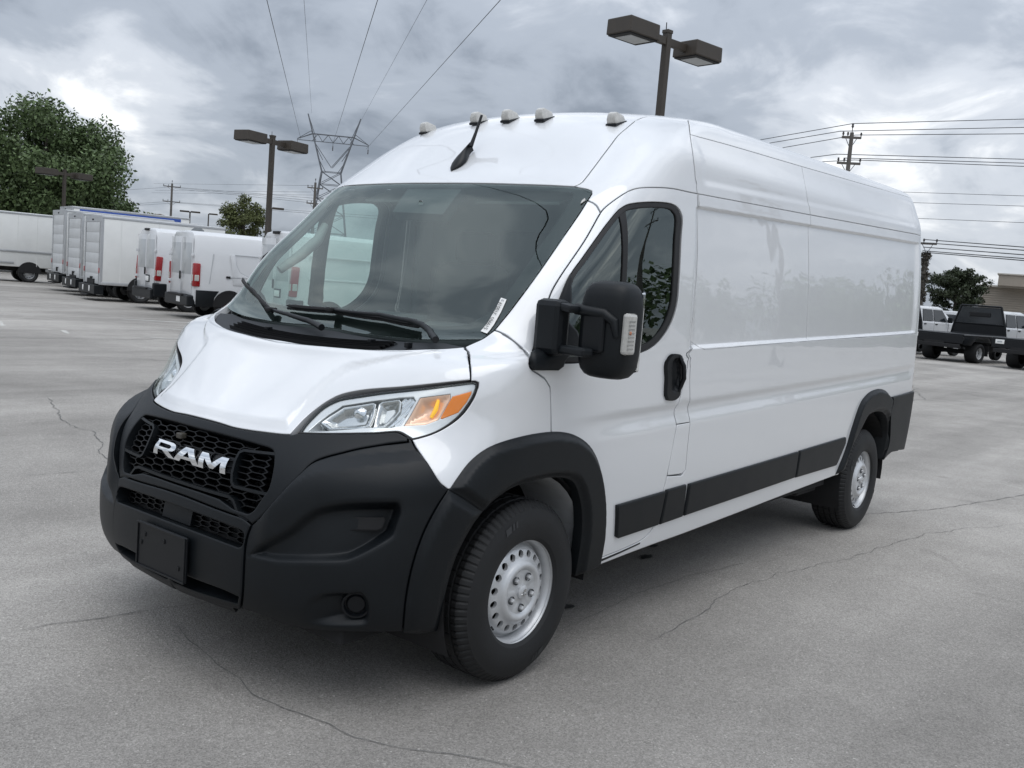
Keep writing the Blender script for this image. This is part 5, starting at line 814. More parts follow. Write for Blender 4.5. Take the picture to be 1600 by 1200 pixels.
bc, bc2 = pair('bumper_corner', D['bumper_corner'], MPL, step=(.012, .012), disp=corner_disp, clear=lambda G: (pdist(G, scoop) > .048) & (pdist(G, fog) > .035), extra=np.concatenate([resample(inset(scoop if area(scoop) > 0 else scoop[::-1], k_), .009) for k_ in (-.036, -.024, -.012, 0., .008, .016, .024, .031, .041)]+[resample(inset(fog if area(fog) > 0 else fog[::-1], k_), .010) for k_ in (-.02, -.01, 0., .008, .016, .024, .031)]), edge=.006, drop=.003, skirt=.05)
for b in (bc, bc2):
    v = make_panel('scoop_vent', D['scoop_vent'], MBLK, bc, (.02, .02), off=-.05, gap=0, edge=.006, skirt=.01, drop=-.006) if b is bc else mirrored(v, parent=b)
pf, nf = at_ut(.562, 1.53, -.035)
fb = MB(); R3 = nf.to_track_quat('X', 'Z').to_matrix()
tmp = MB().lathe([(.0, .004), (.030, .004), (.036, -.004), (.040, -.004), (.043, .012), (.050, .012), (.052, -.05)], 28, 'x')
fb.add([R3 @ Vector(p)+pf for p in tmp.v], tmp.f); f1 = fb.build('fog_lamp_blank', MPL2, bc, smooth=.6); mirrored(f1, parent=bc2)
# ---- wheel arch flares
def flare_disp(out, a0=.002, a1=.028, w=.03):
    o = to_sh(out)
    return lambda q, p: a0+(a1-a0)*sm01(pdist(np.c_[np.abs(q[:, 0]), q[:, 1]], o), 0, w)
fo = D['front_flare_out']
pair('wheel_arch_flare', D['front_flare'], MPL, step=(.012, .012), disp=flare_disp(D['front_flare'], .004, .030, .035), gap=0, edge=.004, skirt=.045, drop=.002)
pair('bumper_side', D['flare_lower'], MPL, step=(.014, .014), disp=flare_disp(D['flare_lower'], .004, .022, .04), gap=.001, edge=.004, skirt=.09)
pair('wheel_arch_flare', D['rear_flare'], MPL, step=(.014, .014), disp=flare_disp(D['rear_flare'], .004, .028, .03), gap=0, edge=.004, skirt=.085)
# ---- side rub strips
for k in 'abcd': pair('rub_strip', D['cladding_'+k], MPL, step=(.05, .02), off=.016, gap=.0015, edge=.008, drop=.006, skirt=.02, bs=.03)
# ---- headlights
hl = link('headlight', None, van)
hl = make_panel('headlight', D['headlight'], MBLK, van, (.02, .02), off=-.075, gap=-.002, edge=.002, skirt=0, drop=0)
_q = to_sh(D['headlight']); _q = inset(resample(_q if area(_q) > 0 else _q[::-1], .02), .0075); D['bezel_out'] = [tuple(map(float, z_)) for z_ in zip(*to_ut(_q))]
gk = make_panel('gasket', D['headlight'], MRUB, hl, (.02, .02), off=-.006, holes=[D['bezel_out']], gap=.001, hgap=0, edge=.002, skirt=.03, hskirt=.03, drop=.001)
bz = make_panel('bezel', D['bezel_out'], MBEZ, hl, (.015, .015), off=-.014, holes=[D['beam'], D['turn'], D['marker']], gap=.001, hgap=0, edge=.003, skirt=.03, hskirt=.035, drop=.002)
make_panel('beam_tray', D['beam'], MCHRS, hl, (.02, .02), off=-.05, gap=-.002, edge=.002, skirt=0, drop=0)
def bowl(out, dep, w):
    o = to_sh(out); return lambda q, p: -dep*sm01(pdist(np.c_[np.abs(q[:, 0]), q[:, 1]], o), 0, w)
for n_, k_, dep, w_ in (('high_beam', 'high_bowl', .05, .06), ('low_beam', 'low_bowl', .045, .05)):
    b = make_panel(n_+'_reflector', D[k_], MCHRS, hl, (.007, .007), off=-.022, disp=bowl(D[k_], dep, w_), gap=0, edge=.002, skirt=.02, drop=0)
ribs = to_sh(D['ribs'])
make_panel('ribbed_trim', D['ribs'], MCHR, hl, (.004, .004), off=-.03, disp=lambda q, p: .006*np.sin((q[:, 0]*1.0-q[:, 1]*.9)*300)*1.0, gap=0, edge=.002, skirt=.02, drop=0)
for cc, rr in ((.36, .024), (.46, .026)):
    pp, nq = at_ut(cc, 6.0 if cc < .4 else 6.35, -.03); Rb = nq.to_track_quat('X', 'Z').to_matrix(); t_ = MB().lathe([(.0, .012), (rr*.5, .008), (rr, -.004), (rr, -.02)], 20, 'x')
    MB().add([Rb @ Vector(p)+pp for p in t_.v], t_.f).build('bulb_shield', MCHR, hl, smooth=.6)
tn = make_panel('turn_signal', D['turn'], MTURN, hl, (.010, .010), off=-.018, disp=bowl(D['turn'], .025, .05), gap=.001, edge=.002, skirt=.01, drop=0)
a_, b2_ = at_ut(.583, 7.35, -.03), at_ut(.575, 6.75, -.03)
cq = to_sh(D['turn']).mean(0); uq, tq = to_ut(cq[None]); b1, _ = at_ut(float(uq[0])+.012, float(tq[0])+.35, -.022); b3, _ = at_ut(float(uq[0])+.002, float(tq[0])-.25, -.022)
MB().tube([b1, (b1+b3)/2+Vector((0, .006, 0)), b3], [.006, .009, .006], 8).build('bulb', MBULB, tn, smooth=1.)  # its glow stands in for the yellow reflection inside the turn signal
make_panel('side_marker', D['marker'], MAMB, hl, (.012, .012), off=-.012, gap=.0, edge=.003, skirt=.01)
make_panel('lens', D['headlight'], MLENS, hl, (.03, .03), off=-.003, gap=.006, edge=.003, skirt=0, drop=.001)
h2 = mirrored(hl)
for ch in list(hl.children): mirrored(ch, parent=h2)
# ---- door mirrors: two arms and a tall head
def build_mirror():
    r = link('door_mirror', None, van)
    hd = MB()
    bm = bmesh.new(); bmesh.ops.create_cube(bm, size=2); bmesh.ops.subdivide_edges(bm, edges=bm.edges[:], cuts=7, use_grid_fill=True)
    for v in bm.verts:
        p = np.array(v.co); n = 4.5; l = (abs(p)**n).sum()**(1/n); q = p/l
        fx = q[0]
        x = fx*.085 if fx < 0 else fx*.075*(1-.0*abs(q[1]))
        v.co = Vector((-.105+x-.02*q[1]+.012*q[2]*0, 1.224+q[1]*.098*(1-.06*max(0, q[0])), 1.432+q[2]*.186*(1-.05*max(0, q[0]))))
    bm.verts.index_update(); hd.add([v.co for v in bm.verts], [[v.index for v in f.verts] for f in bm.faces]); bm.free()
    o = hd.build('door_mirror', MPL, van, smooth=1.2)
    # recessed front cover edge
    MB().box((-.046, 1.200, 1.42), (.06, .10, .15), .012).build('front_cover', MPL2, o)
    a = MB(); a.box((.0, 1.075, 1.508), (.058, .15, .030), .010, Matrix.Rotation(-.30, 3, 'Z') @ Matrix.Rotation(-.10, 3, 'X')); a.tube([(-.02, 1.12, 1.503), (-.035, 1.24, 1.492), (-.045, 1.278, 1.468), (-.05, 1.290, 1.41)], [.022, .022, .020, .012], 10)
    a.build('upper_arm', MPL, o, smooth=.7)
    a = MB(); a.box((.0, 1.11, 1.345), (.058, .23, .034), .010, Matrix.Rotation(-.22, 3, 'Z')); a.build('lower_arm', MPL, o)
    MB().box((.000, 1.028, 1.425), (.085, .125, .215), .026).build('arm_base', MPL, o)
    MB().box((-.188, 1.228, 1.432), (.006, .17, .31), .01).build('mirror_glass', mat('mirror_silver', (.8, .82, .83), .03, metal=1.) if 'mirror_silver' not in bpy.data.materials else bpy.data.materials['mirror_silver'], o)
    t = MB(); t.box((-.085, 1.322, 1.425), (.062, .034, .155), .012); tl_ = t.build('turn_lamp', MLAMPW, o)
    for k in range(8): MB().box((-.075, 1.339, 1.372+k*.0145), (.040, .004, .003)).build('lamp_rib', MCHRS, tl_)
    MB().lathe([(0, .014), (.007, .010), (.009, 0)], 12, 'y', (-.068, 1.331, 1.43)).build('bulb', mat('bulb_tint', (.45, .18, .10), .2), tl_, smooth=.8)
    return o
bpy.data.objects.remove(bpy.data.objects['door_mirror']) if 'door_mirror' in bpy.data.objects else None
def fix_mirror():
    o = build_mirror()
    for e_ in [x for x in van.children if x.name.startswith('door_mirror') and x.data is None]: bpy.data.objects.remove(e_)
    return o
fix_mirror()
# ---- roof marker lamps
for y, x, z in ((-.615, -.945, 2.372), (-.214, -.905, 2.402), (0, -.90, 2.404), (.214, -.905, 2.402), (.615, -.945, 2.372)):
    m_ = MB(); L_, W_, H_ = .1, .054, .05
    prof = [(.034, 0), (.038, .026), (.029, .051), (.008, .057), (-.046, .030), (-.054, 0)]
    n = len(prof); V = [(a, s*W_*(.5 if b < .02 else (.46 if b < .04 else .36)), b) for s in (-1, 1) for a, b in prof]
    F = [tuple(range(n))[::-1], tuple(range(n, 2*n))]+[(i, (i+1) % n, (i+1) % n+n, i+n) for i in range(n)]
    R = Matrix.Rotation(math.radians(18), 3, 'Y')
    m_.add([R @ Vector(v)+Vector((x, y, z)) for v in V], F)
    o = m_.build('marker_lamp', MLAMPW, van, bevel=.006, smooth=.6)
    b_ = MB(); b_.box((x-.01, y, z+.002), (.105, .06, .014), .005, R); b_.build('lamp_base', MPL2, o)
    MB().box((x+.012, y, z+.026), (.03, .03, .02), .005, R).build('lamp_core', mat('lamp_amberish', (.5, .42, .34), .25) if 'lamp_amberish' not in bpy.data.materials else bpy.data.materials['lamp_amberish'], o)
# ---- antenna
an = MB(); pa_, na_ = at_ut(0, 13.95); bx = Vector((-.78, 0, .63)).normalized()
base = []
for i in range(9):
    f = i/8; w = math.sin(math.pi*min(1, f*1.15+.02)**.8)*.5
    base.append((f, w))
V = []; F = []
for f, w in base:
    c = Vector((-.490, .0, 2.092))+bx*f*.19
    for k in range(10):
        a = math.pi*k/9; V.append(c+Vector((0, math.cos(a)*.035*max(.12, w*2), 0))+Vector((.63, 0, .78))*(math.sin(a)*.050*max(.08, (f**.8)*1.4*(1-.35*f))))
for i in range(8):
    for k in range(9): F.append((i*10+k, i*10+k+1, (i+1)*10+k+1, (i+1)*10+k))
an.add(V, F); an.add(V[-10:], [tuple(range(10))])
ant = an.build('antenna', MPL2, van, smooth=.8)
MB().tube([(-.605, .012, 2.225), (-.632, .014, 2.295), (-.664, .016, 2.385)], [.0105, .0075, .0065], 8).build('mast', MPL2, ant, smooth=.8)
MB().lathe([(.0, .05), (.09, .045), (.15, .018), (.17, -.03)], 24, 'z', (-2.0, .20, 2.515)).build('roof_vent', MPL, van, smooth=.6)
# ---- wheels
PW = [(.0, .012), (.026, .012), (.034, .006), (.05, .004), (.088, .004), (.098, .014), (.110, .017), (.120, .010), (.127, -.002), (.140, -.008), (.160, -.012), (.174, -.022), (.184, -.040), (.190, -.046)]
pr_ = np.array([a for a, b in PW]); ph_ = np.array([b for a, b in PW])
def disc_mesh(name, m):
    n = 72; V2 = []; E = []
    rad = [.036, .052, .088, .098, .106, .114, .123, .130, .140, .160, .172, .180, .188]
    def circ(cx, cy, r, k):
        b = len(V2); V2.extend([(cx+r*math.cos(2*math.pi*i/k), cy+r*math.sin(2*math.pi*i/k)) for i in range(k)]); E.extend([(b+i, b+(i+1) % k) for i in range(k)])
    circ(0, 0, .188, n); holes = []
    for i in range(18):
        a = 2*math.pi*(i+.5)/18; h = (.151*math.cos(a), .151*math.sin(a), .0150); holes.append(h); circ(*h, 14)
    for r in rad[:-1]:
        for i in range(n):
            a = 2*math.pi*(i+.5*(rad.index(r) % 2))/n; p = (r*math.cos(a), r*math.sin(a))
            if all(math.hypot(p[0]-h[0], p[1]-h[1]) > h[2]+.003 for h in holes): V2.append(p)
    V2.append((0, 0))
    for i in range(24): V2.append((.018*math.cos(i*.2618), .018*math.sin(i*.2618)))
    r = delaunay_2d_cdt([Vector(p) for p in V2], E, [], 0, 1e-7); vv = np.array([tuple(p) for p in r[0]]); F = [f for f in r[2] if len(f) == 3]
    C = np.array([vv[list(f)].mean(0) for f in F]); ok = np.hypot(*C.T) < .188
    for h in holes: ok &= np.hypot(C[:, 0]-h[0], C[:, 1]-h[1]) > h[2]*.985
    F = [f for f, k in zip(F, ok) if k]
    rr = np.hypot(*vv.T); y = np.interp(rr, pr_, ph_)
    # five raised lands between the nuts
    ang = np.arctan2(vv[:, 1], vv[:, 0]); y = y+.005*np.clip(np.cos(5*ang)*2-.6, 0, 1)*sm01(rr, .045, .055)*(1-sm01(rr, .084, .092))
    mb = MB(); mb.add([(a, h, b) for (a, b), h in zip(vv, y)], F)
    for h in holes:   # rolled lips inside every hand hole
        k = 14; hy = float(np.interp(.151, pr_, ph_)); ring = [(h[0]+h[2]*math.cos(2*math.pi*i/k), h[1]+h[2]*math.sin(2*math.pi*i/k)) for i in range(k)]
        yy = [float(np.interp(math.hypot(*p), pr_, ph_)) for p in ring]
        mb.add([(p[0], y_, p[1]) for p, y_ in zip(ring, yy)]+[(p[0], y_-.014, p[1]) for p, y_ in zip(ring, yy)], [(i, (i+1) % k, k+(i+1) % k, k+i) for i in range(k)])
    return mb.build(name, m, None, smooth=.6, fix=False)
def make_wheel():
    r = empty('wheel', parent=van)
    R0 = .368
    # tyre: five ribs, block shoulders
    prof = [(.208, .008), (.222, .020), (.250, .028), (.285, .029), (.312, .024), (.330, .016), (.336, .0145), (.348, .004), (.357, -.006)]
    tread = [(.362, -.012), (.366, -.020), (.366, -.042), (.358, -.044), (.358, -.050), (.3675, -.052), (.368, -.083), (.359, -.085), (.359, -.092), (.368, -.094), (.368, -.126), (.359, -.128), (.359, -.135), (.3675, -.137), (.367, -.168), (.358, -.170), (.358, -.176), (.366, -.178), (.366, -.20), (.362, -.208)]
    back = [(.357, -.214), (.330, -.236), (.285, -.249), (.222, -.24), (.205, -.225)]
    nseg = 304; P_ = prof+tread+back; n0 = len(prof)-2; n1 = len(prof)+3; nm = len(prof)
    def fn(i, j, rad):
        k = i % 4
        if n0 <= j < n1 and k == 0: return rad-.006
        if nm+16 <= j < nm+21 and k == 2: return rad-.006
        if nm+3 <= j < nm+16 and (i+j//6*3) % 8 == 0 and rad > .36: return rad-.004
        return rad
    t = MB().lathe(P_, nseg, 'y', fn=fn).build('tyre', MTYRE, r, smooth=.35, fix=False)
    for a0 in (1.12, -2.02):       # stripes moulded on the sidewall
        s_ = MB()
        for a, b in ((-.09, .02), (.05, .085), (.115, .15)):
            q = []
            for (rr, sh) in ((.292, 0), (.316, .03)):
                for aa in np.linspace(a, b, 4): q.append((rr*math.cos(a0+aa+sh), .0292-.0045*(rr-.292)/.024+.0006, rr*math.sin(a0+aa+sh)))
            s_.add(q, [(i, i+1, 5+i, 4+i) for i in range(3)])
        s_.build('tyre_mark', MTYREL, t, fix=False)
    rim = MB().lathe([(.207, -.010), (.215, .006), (.219, .008), (.221, .004), (.218, -.002), (.207, -.004), (.204, -.012), (.200, -.016), (.197, -.034), (.193, -.050), (.186, -.050), (.192, -.20)], 72, 'y').build('rim', MSTEEL, r, smooth=.7, fix=False)
    d = disc_mesh('wheel_disc', MSTEEL); d.parent = rim
    dm = MB().lathe([(.0, -.09), (.19, -.09), (.19, -.15)], 48, 'y').build('brake_drum', MUNDER, r, smooth=.6, fix=False)
    for k in range(5):
        a = 2*math.pi*k/5+.9; c = (.066*math.cos(a), .010, .066*math.sin(a))
        MB().lathe([(.0165, -.004), (.0165, -.0105), (.0, -.0105)], 16, 'y', (c[0], .0155, c[2])).build('nut_pocket', mat('pocket_grey', (.10, .105, .11), .5) if 'pocket_grey' not in bpy.data.materials else bpy.data.materials['pocket_grey'], rim, smooth=.5)
        MB().lathe([(.0, .013), (.0075, .012), (.009, .009), (.0105, .0), (.0105, -.006)], 6, 'y', c).build('lug_nut', MSTEEL, rim, smooth=.3)
    MB().lathe([(.0, .022), (.022, .020), (.028, .016), (.031, .004)], 28, 'y').build('hub_cap', MSTEEL, r, smooth=.6)
    em = MB()                      # small raised head emblem of the cap
    em.prism([(-.012, .010), (-.004, .015), (.006, .012), (.010, .004), (.004, -.004), (.001, .004), (-.006, .004)], .021, .0238, 'y'); em.prism([(-.004, -.004), (.004, -.006), (.003, -.014), (-.003, -.014)], .021, .0238, 'y')
    em.lathe([(.0, .024), (.004, .023), (.005, .021)], 10, 'y', (-.011, 0, -.006)); em.lathe([(.0, .024), (.004, .023), (.005, .021)], 10, 'y', (.011, 0, -.008))
    em.build('cap_emblem', MCHRS, rim, fix=False)
    MB().tube([(.150, -.012, -.115), (.158, .004, -.120)], .004, 6).build('valve_stem', MRUB, rim)
    return r
wh = make_wheel(); wh.location = (0, .982, .366)
for x, y, rz, ry in ((-4.038, .972, 0, .7), (0, -.982, math.pi, .3), (-4.038, -.972, math.pi, 1.3)):
    c = copy_tree(wh, van); c.location = (x, y, .366); c.rotation_euler = (0, ry if rz == 0 else ry, rz)
# ---- wheel arches and underbody
for x0, nm_ in ((0, 'f'), (-4.04, 'r')):
    for s in (1, -1):
        w = MB(); n = 20
        V = []; F = []
        for i in range(n+1):
            a = -.45+(math.pi+.62)*i/n
            for y in (.985, .50): V.append((x0+.455*math.cos(a), s*y, .40+.455*math.sin(a)))
        F = [(2*i, 2*i+2, 2*i+3, 2*i+1) for i in range(n)]; w.add(V, F)
        w.add([(x0+.455*math.cos(-.45+(math.pi+.62)*i/n), s*.50, .40+.455*math.sin(-.45+(math.pi+.62)*i/n)) for i in range(n+1)], [tuple(range(n+1))])
        w.build('arch_liner', MUNDER, van, fix=False)
        if nm_ == 'f':
            g = MB(); V = []; 
            for i in range(9):
                a = 1.95+1.30*i/8
                for y in (.972, .70): V.append((x0+.438*math.cos(a), s*y, .40+.438*math.sin(a)))
            g.add(V, [(2*i, 2*i+2, 2*i+3, 2*i+1) for i in range(8)]); g.build('arch_panel', MLINER, van, fix=False)
u_ = MB(); u_.box((-2.0, 0, .42), (3.05, 1.80, .10), .01); u_.box((-4.75, 0, .50), (.45, 1.7, .12), .01); u_.box((.45, 0, .30), (.55, 1.5, .10), .01); u_.box((0, 0, .55), (1.2, 1.05, .3), .02); u_.box((-4.04, 0, .5), (1.2, 1.05, .25), .02)
u_.tube([(-4.04, -.8, .37), (-4.04, .8, .37)], .06, 10); u_.tube([(0, -.8, .37), (0, .8, .37)], .05, 10); u_.box((-2.6, .35, .30), (.9, .5, .2), .04); u_.tube([(-1.0, -.3, .28), (-4.6, -.4, .33)], .04, 8)
u_.build('underbody', MUNDER, van)
sk = MB(); 
sk.box((-3.35, .60, .40), (.35, .5, .16), .02); sk.build('spare_carrier', MUNDER, van)
# ---- cabin
ds = MB()
prof = [(.30, 1.02), (.33, 1.285), (.22, 1.305), (.0, 1.335), (-.14, 1.335), (-.24, 1.29), (-.28, 1.10), (-.20, .80), (.30, .70)]
ds.prism(prof, -.74, .74, 'y'); dsh = ds.build('dashboard', MDASH, van, bevel=.03, smooth=.6)
MB().prism([(-.06, 1.33), (-.10, 1.385), (-.24, 1.385), (-.27, 1.33)], .26, .66, 'y').build('instrument_hood', MDASH, dsh, bevel=.02, smooth=.6)
MB().box((-.245, -.02, 1.28), (.06, .34, .24), .02).build('centre_stack', MDASH, dsh)
MB().box((-.05, -.45, 1.338), (.16, .5, .02), .008).build('dash_tray', MDASH, dsh)
sw = MB(); Rw = Matrix.Translation((-.42, .46, 1.235)) @ Matrix.Rotation(math.radians(-62), 4, 'Y'); ring = [Rw @ Vector((.195*math.cos(a), .195*math.sin(a), 0)) for a in np.linspace(0, 2*math.pi, 40)]
sw.tube(ring, .016, 8, cap=False); sw.box(Rw @ Vector((0, 0, -.01)), (.16, .13, .04), .02, Rw.to_3x3())
for a in (0, math.pi, 1.5*math.pi): sw.tube([Rw @ Vector((0, 0, 0)), Rw @ Vector((.19*math.sin(a+1.57), .19*math.cos(a+1.57), 0))], .014, 6)
sw.build('steering_wheel', MDASH, van, smooth=.8)
for y in (.48, -.42, -.74)[:2]:
    s_ = MB(); s_.box((-.86, y, .98), (.52, .50, .16), .05); st_ = s_.build('seat', MSEAT, van, smooth=.7)
    MB().box((-1.14, y, 1.34), (.15, .48, .66), .05, Matrix.Rotation(math.radians(-9), 3, 'Y')).build('backrest', MSEAT, st_, smooth=.7)
    MB().box((-1.20, y, 1.76), (.10, .26, .18), .04).build('headrest', MSEAT, st_, smooth=.7)
    MB().box((-.86, y, .72), (.42, .40, .36), .02).build('seat_base', MGREYIN, st_)
bh = MB(); bh.prism([(-.95, .44), (.95, .44), (.97, 1.4), (.92, 2.0), (.80, 2.30), (.62, 2.40), (-.62, 2.40), (-.80, 2.30), (-.92, 2.0), (-.97, 1.4)], -1.375, -1.345, 'x'); b0_ = bh.build('bulkhead', MGREYIN, van)
MB().box((-1.335, 0, 1.62), (.02, .7, .5), .02).build('bulkhead_grille', MBLK, b0_)
MB().box((-.92, 0, .62), (.86, 1.80, .06), .01).build('cab_floor', MGREYIN, van)
hdl = MB(); 
make_panel('headliner', full([(0, 13.15)]+[(u, 13.15) for u in (.2, .35, .5)]+[(.56, 13.6), (.75, 14.2), (.8, 16.0), (.55, 17.3), (0, 17.3)]), MGREYL, van, (.06, .06), off=-.05, gap=0, skirt=0, drop=0)
for s in (1, -1):
    v = MB(); v.box((-.62, s*.38, 1.985), (.20, .50, .016), .006, Matrix.Rotation(math.radians(22), 3, 'Y')); v.build('sun_visor', MGREYL, van)
    MB().box((-1.27, s*.895, 1.55), (.12, .06, 1.0), .02).build('seat_belt_pillar', MGREYIN, van)
    gh = MB().tube([(-.16+.03, s*.80, 1.55), (-.24, s*.765, 1.64), (-.33, s*.755, 1.72), (-.41, s*.80, 1.80)], [.022, .028, .028, .022], 8).build('grab_handle', MGREYL, van, smooth=.8)

# ------------------------------------------------------------------ cracks and stains in the asphalt
crack([(1.26, -.67), (1.06, -.66), (.82, -.58), (.61, -.54), (.49, -.5), (.36, -.47), (.1, -.40)], .010, 1, .02)
crack([(.65, -.44), (.73, -.13), (.79, .17), (.8, .33), (.84, .43), (.82, .59), (.78, .79), (.78, .92), (.73, 1.06), (.63, 1.21), (.57, 1.32), (.50, 1.5), (.3, 1.9)], .007, 2, .02)
crack([(-1.9, -6.8), (-1.64, -5.97), (-1.29, -5.1), (-1.28, -4.74), (-1.12, -4.31), (-.97, -3.92), (-.7, -3.2)], .016, 3, .05)
crack([(-10.5, 2.4), (-7.04, 1.55), (-6.21, 1.39), (-5.32, 1.15), (-4.64, .9), (-4.2, .7)], .014, 4, .03)
crack([(-.75, 1.12), (-2.13, 1.07), (-3.21, 1.24), (-4.38, 1.4), (-5.9, 1.95), (-9, 3.2)], .007, 5, .04)
crack([(-.6, .78), (-1.45, .75), (-1.92, .77), (-2.6, .9)], .006, 6, .03)
crack([(.25, -3.48), (.05, -3.42), (-.26, -3.36), (-.62, -3.28), (-1.4, -3.1)], .009, 7, .02)
crack([(-9.5, -8), (-7.5, -9.2), (-5.8, -9.6), (-4.2, -10.8)], .03, 8, .08)
crack([(-3, -14), (-6, -13.4), (-9, -13.9), (-13, -13.0)], .04, 9, .1)
crack([(-8, 4.5), (-12, 3.0), (-16, 2.6), (-20, 1.0)], .03, 10, .1)
crack([(-9, -1.5), (-12, -2.2), (-17, -2.0), (-22, -4.0)], .03, 12, .1)
MOIL = mat('oil_stain', (.018, .018, .018), .45)
def blot(x, y, r, seed):
    rg = random.Random(seed); n = 22; V = [(x, y, gz(x, y)+.005)]
    for k in range(n):
        a = 2*math.pi*k/n; rr = r*(.7+.5*rg.random()); V.append((x+rr*math.cos(a)*1.5, y+rr*math.sin(a)*.7, gz(x, y)+.005))
    MB().add(V, [(0, 1+k, 1+(k+1) % n) for k in range(n)]).build('oil_spot', MOIL, GROUND, fix=False)
for x, y, r, s_ in ((-2.04, .40, .045, 1), (-2.3, .30, .03, 2), (-1.2, .2, .05, 3), (-.9, .62, .035, 4), (-1.9, .2, .04, 5)): blot(x, y, r, s_)
MFADE = mat('faded_line_paint', (.50, .49, .46), .9, var=.25, vscale=5)
def faded(a, b, w, seed):
    rg = random.Random(seed); A, B = Vector((*a, 0)), Vector((*b, 0)); n = 18; d_ = (B-A).normalized(); s_ = Vector((-d_.y, d_.x, 0)); V = []
    for i in range(n+1):
        c = A.lerp(B, i/n); ww = w*(.5+.7*rg.random())*min(1, i/3+.2, (n-i)/3+.2)
        for q in (1, -1): e2 = c+s_*q*ww*.5; V.append((e2.x, e2.y, gz(e2.x, e2.y)+.004))
    MB().add(V, [(2*i, 2*i+1, 2*i+3, 2*i+2) for i in range(n)]).build('faded_marking', MFADE, GROUND, fix=False)
for i, (a, b, w) in enumerate([((-9.6, -19.0), (-11.6, -17.9), .22), ((-7.3, -14.0), (-9.3, -12.6), .13), ((-8.9, -16.2), (-10.2, -15.4), .10), ((-4.9, -17.3), (-5.3, -16.4), .15), ((-6.2, -17.8), (-5.6, -16.2), .16), ((-6.4, -15.4), (-6.1, -14.6), .10)]): faded(a, b, w, i)
# kerb at the far right edge of the lot
kb = MB(); kb.prism([(0, -.02), (.16, -.02), (.15, .13), (.02, .13)], 0, 6.5, 'y'); kerb = kb.build('kerb', mat('old_concrete', (.30, .29, .27), .9, var=.2, vscale=6), None, bevel=.012)
kerb.location = (-26.5, -1.75, gz(26, 3)); kerb.rotation_euler = (0, 0, math.radians(-12)); tag(kerb, kind='structure')

# ------------------------------------------------------------------ parked vehicles behind
MBGW = mat('fleet_white', (.67, .68, .69), .35, coat=.6, var=.04, vscale=.8)
MBGW2 = mat('box_panel_white', (.76, .765, .745), .5, var=.05, vscale=1.2)
MALU = mat('aluminium', (.50, .51, .52), .42, metal=.6, var=.1, vscale=3)
MDOOR = mat('rollup_grey', (.58, .59, .59), .55, var=.08, vscale=2)
MDARK = mat('dark_glass', (.02, .024, .028), .08)
MFRONTGL = glass_mat('dark_cab_glass', (.20, .23, .23))
MGRW = mat('door_blank_grey', (.43, .45, .46), .3, coat=.5)
MRED2 = mat('tail_lamp_red', (.30, .010, .012), .25, coat=.5)
MBLUE = mat('blue_stripe_paint', (.035, .09, .36), .4)
MYEL = mat('yellow_tag', (.85, .62, .05), .5)
def base(name, label, cat, group, x, y, hd):
    e_ = empty(name, (x, y, gz(x, y)), math.radians(hd)); return tag(e_, label, cat, group)
def bwheel(parent, x, y, r=.36, w=.23, side=-1, dual=False):
    t = MB().lathe([(r*.58, -w*.42), (r*.80, -w*.5), (r*.96, -w*.46), (r, -w*.36), (r, w*.36), (r*.96, w*.46), (r*.80, w*.5), (r*.58, w*.42)], 28, 'y').build('wheel', MTYRE, parent, smooth=.6)
    t.location = (x, y, r)
    o = side*w*.40; k = -1 if side < 0 else 1; dish = .10 if dual else .02
    prof = [(r*.60, o), (r*.565, o-k*.012), (r*.54, o-k*(.03+dish)), (r*.36, o-k*(.02+dish)), (r*.30, o-k*(dish)), (r*.0, o-k*(dish-.02))]
    rm = MB().lathe(prof, 28, 'y').build('rim', MSTEEL, t, smooth=.6)
    hs = MB()
    for i in range(10):
        a = 2*math.pi*i/10; c = (r*.455*math.cos(a), o-k*(.022+dish), r*.455*math.sin(a)); hs.lathe([(0, k*.004), (r*.055, k*.004), (r*.055, -k*.01)], 8, 'y', c)
    tag(hs.build('hand_holes', MBLK, t), kind='stuff'); return t
def loft_body(parent, name, m, st, H, zlow=.42, rear_r=.10):
    """st: list of (x, half width, roof z)"""
    def sect(x, w, zt):
        q = [(w-.05, zlow), (w, zlow+.16), (w+.0, 1.0), (w-.005, 1.35), (w-.04, 1.85), (w-.10, 2.22), (w-.17, 2.40), (w-.30, 2.49), (w*.4, 2.52), (0, 2.53)]
        k = (zt-zlow)/(2.53-zlow); q = [(a, zlow+(b-zlow)*k) for a, b in q]
        return [(x, a, b) for a, b in q]+[(x, -a, b) for a, b in q[-2::-1]]
    V = []; F = []; n = None
    for s_ in st:
        r_ = sect(*s_); n = len(r_); V += r_
    for i in range(len(st)-1):
        for j in range(n-1): F.append((i*n+j, (i+1)*n+j, (i+1)*n+j+1, i*n+j+1))
    F.append(tuple(range(n))[::-1]); F.append(tuple(range((len(st)-1)*n, len(st)*n)))
    return MB().add(V, F).build(name, m, parent, smooth=.55)
def slab(parent, name, m, x, y0, y1, z0, z1, d=.012, lean=0., bevel=.008):
    """upright plate on the rear face (normal -x)"""
    V = [(x+lean*(z0), y0, z0), (x+lean*(z0), y1, z0), (x+lean*(z1), y1, z1), (x+lean*(z1), y0, z1)]
    mb = MB(); mb.add(V+[(a-d, b, c) for a, b, c in V], [(0, 1, 2, 3), (7, 6, 5, 4)]+[(i, i+4, (i+1) % 4+4, (i+1) % 4) for i in range(4)])
    return mb.build(name, m, parent, bevel=bevel, smooth=.6)
def side_plate(parent, name, m, poly, y, d=.012, bevel=.006):
    s_ = -1 if y < 0 else 1
    return MB().prism(poly, y, y+s_*d, 'y').build(name, m, parent, bevel=bevel, smooth=.6)
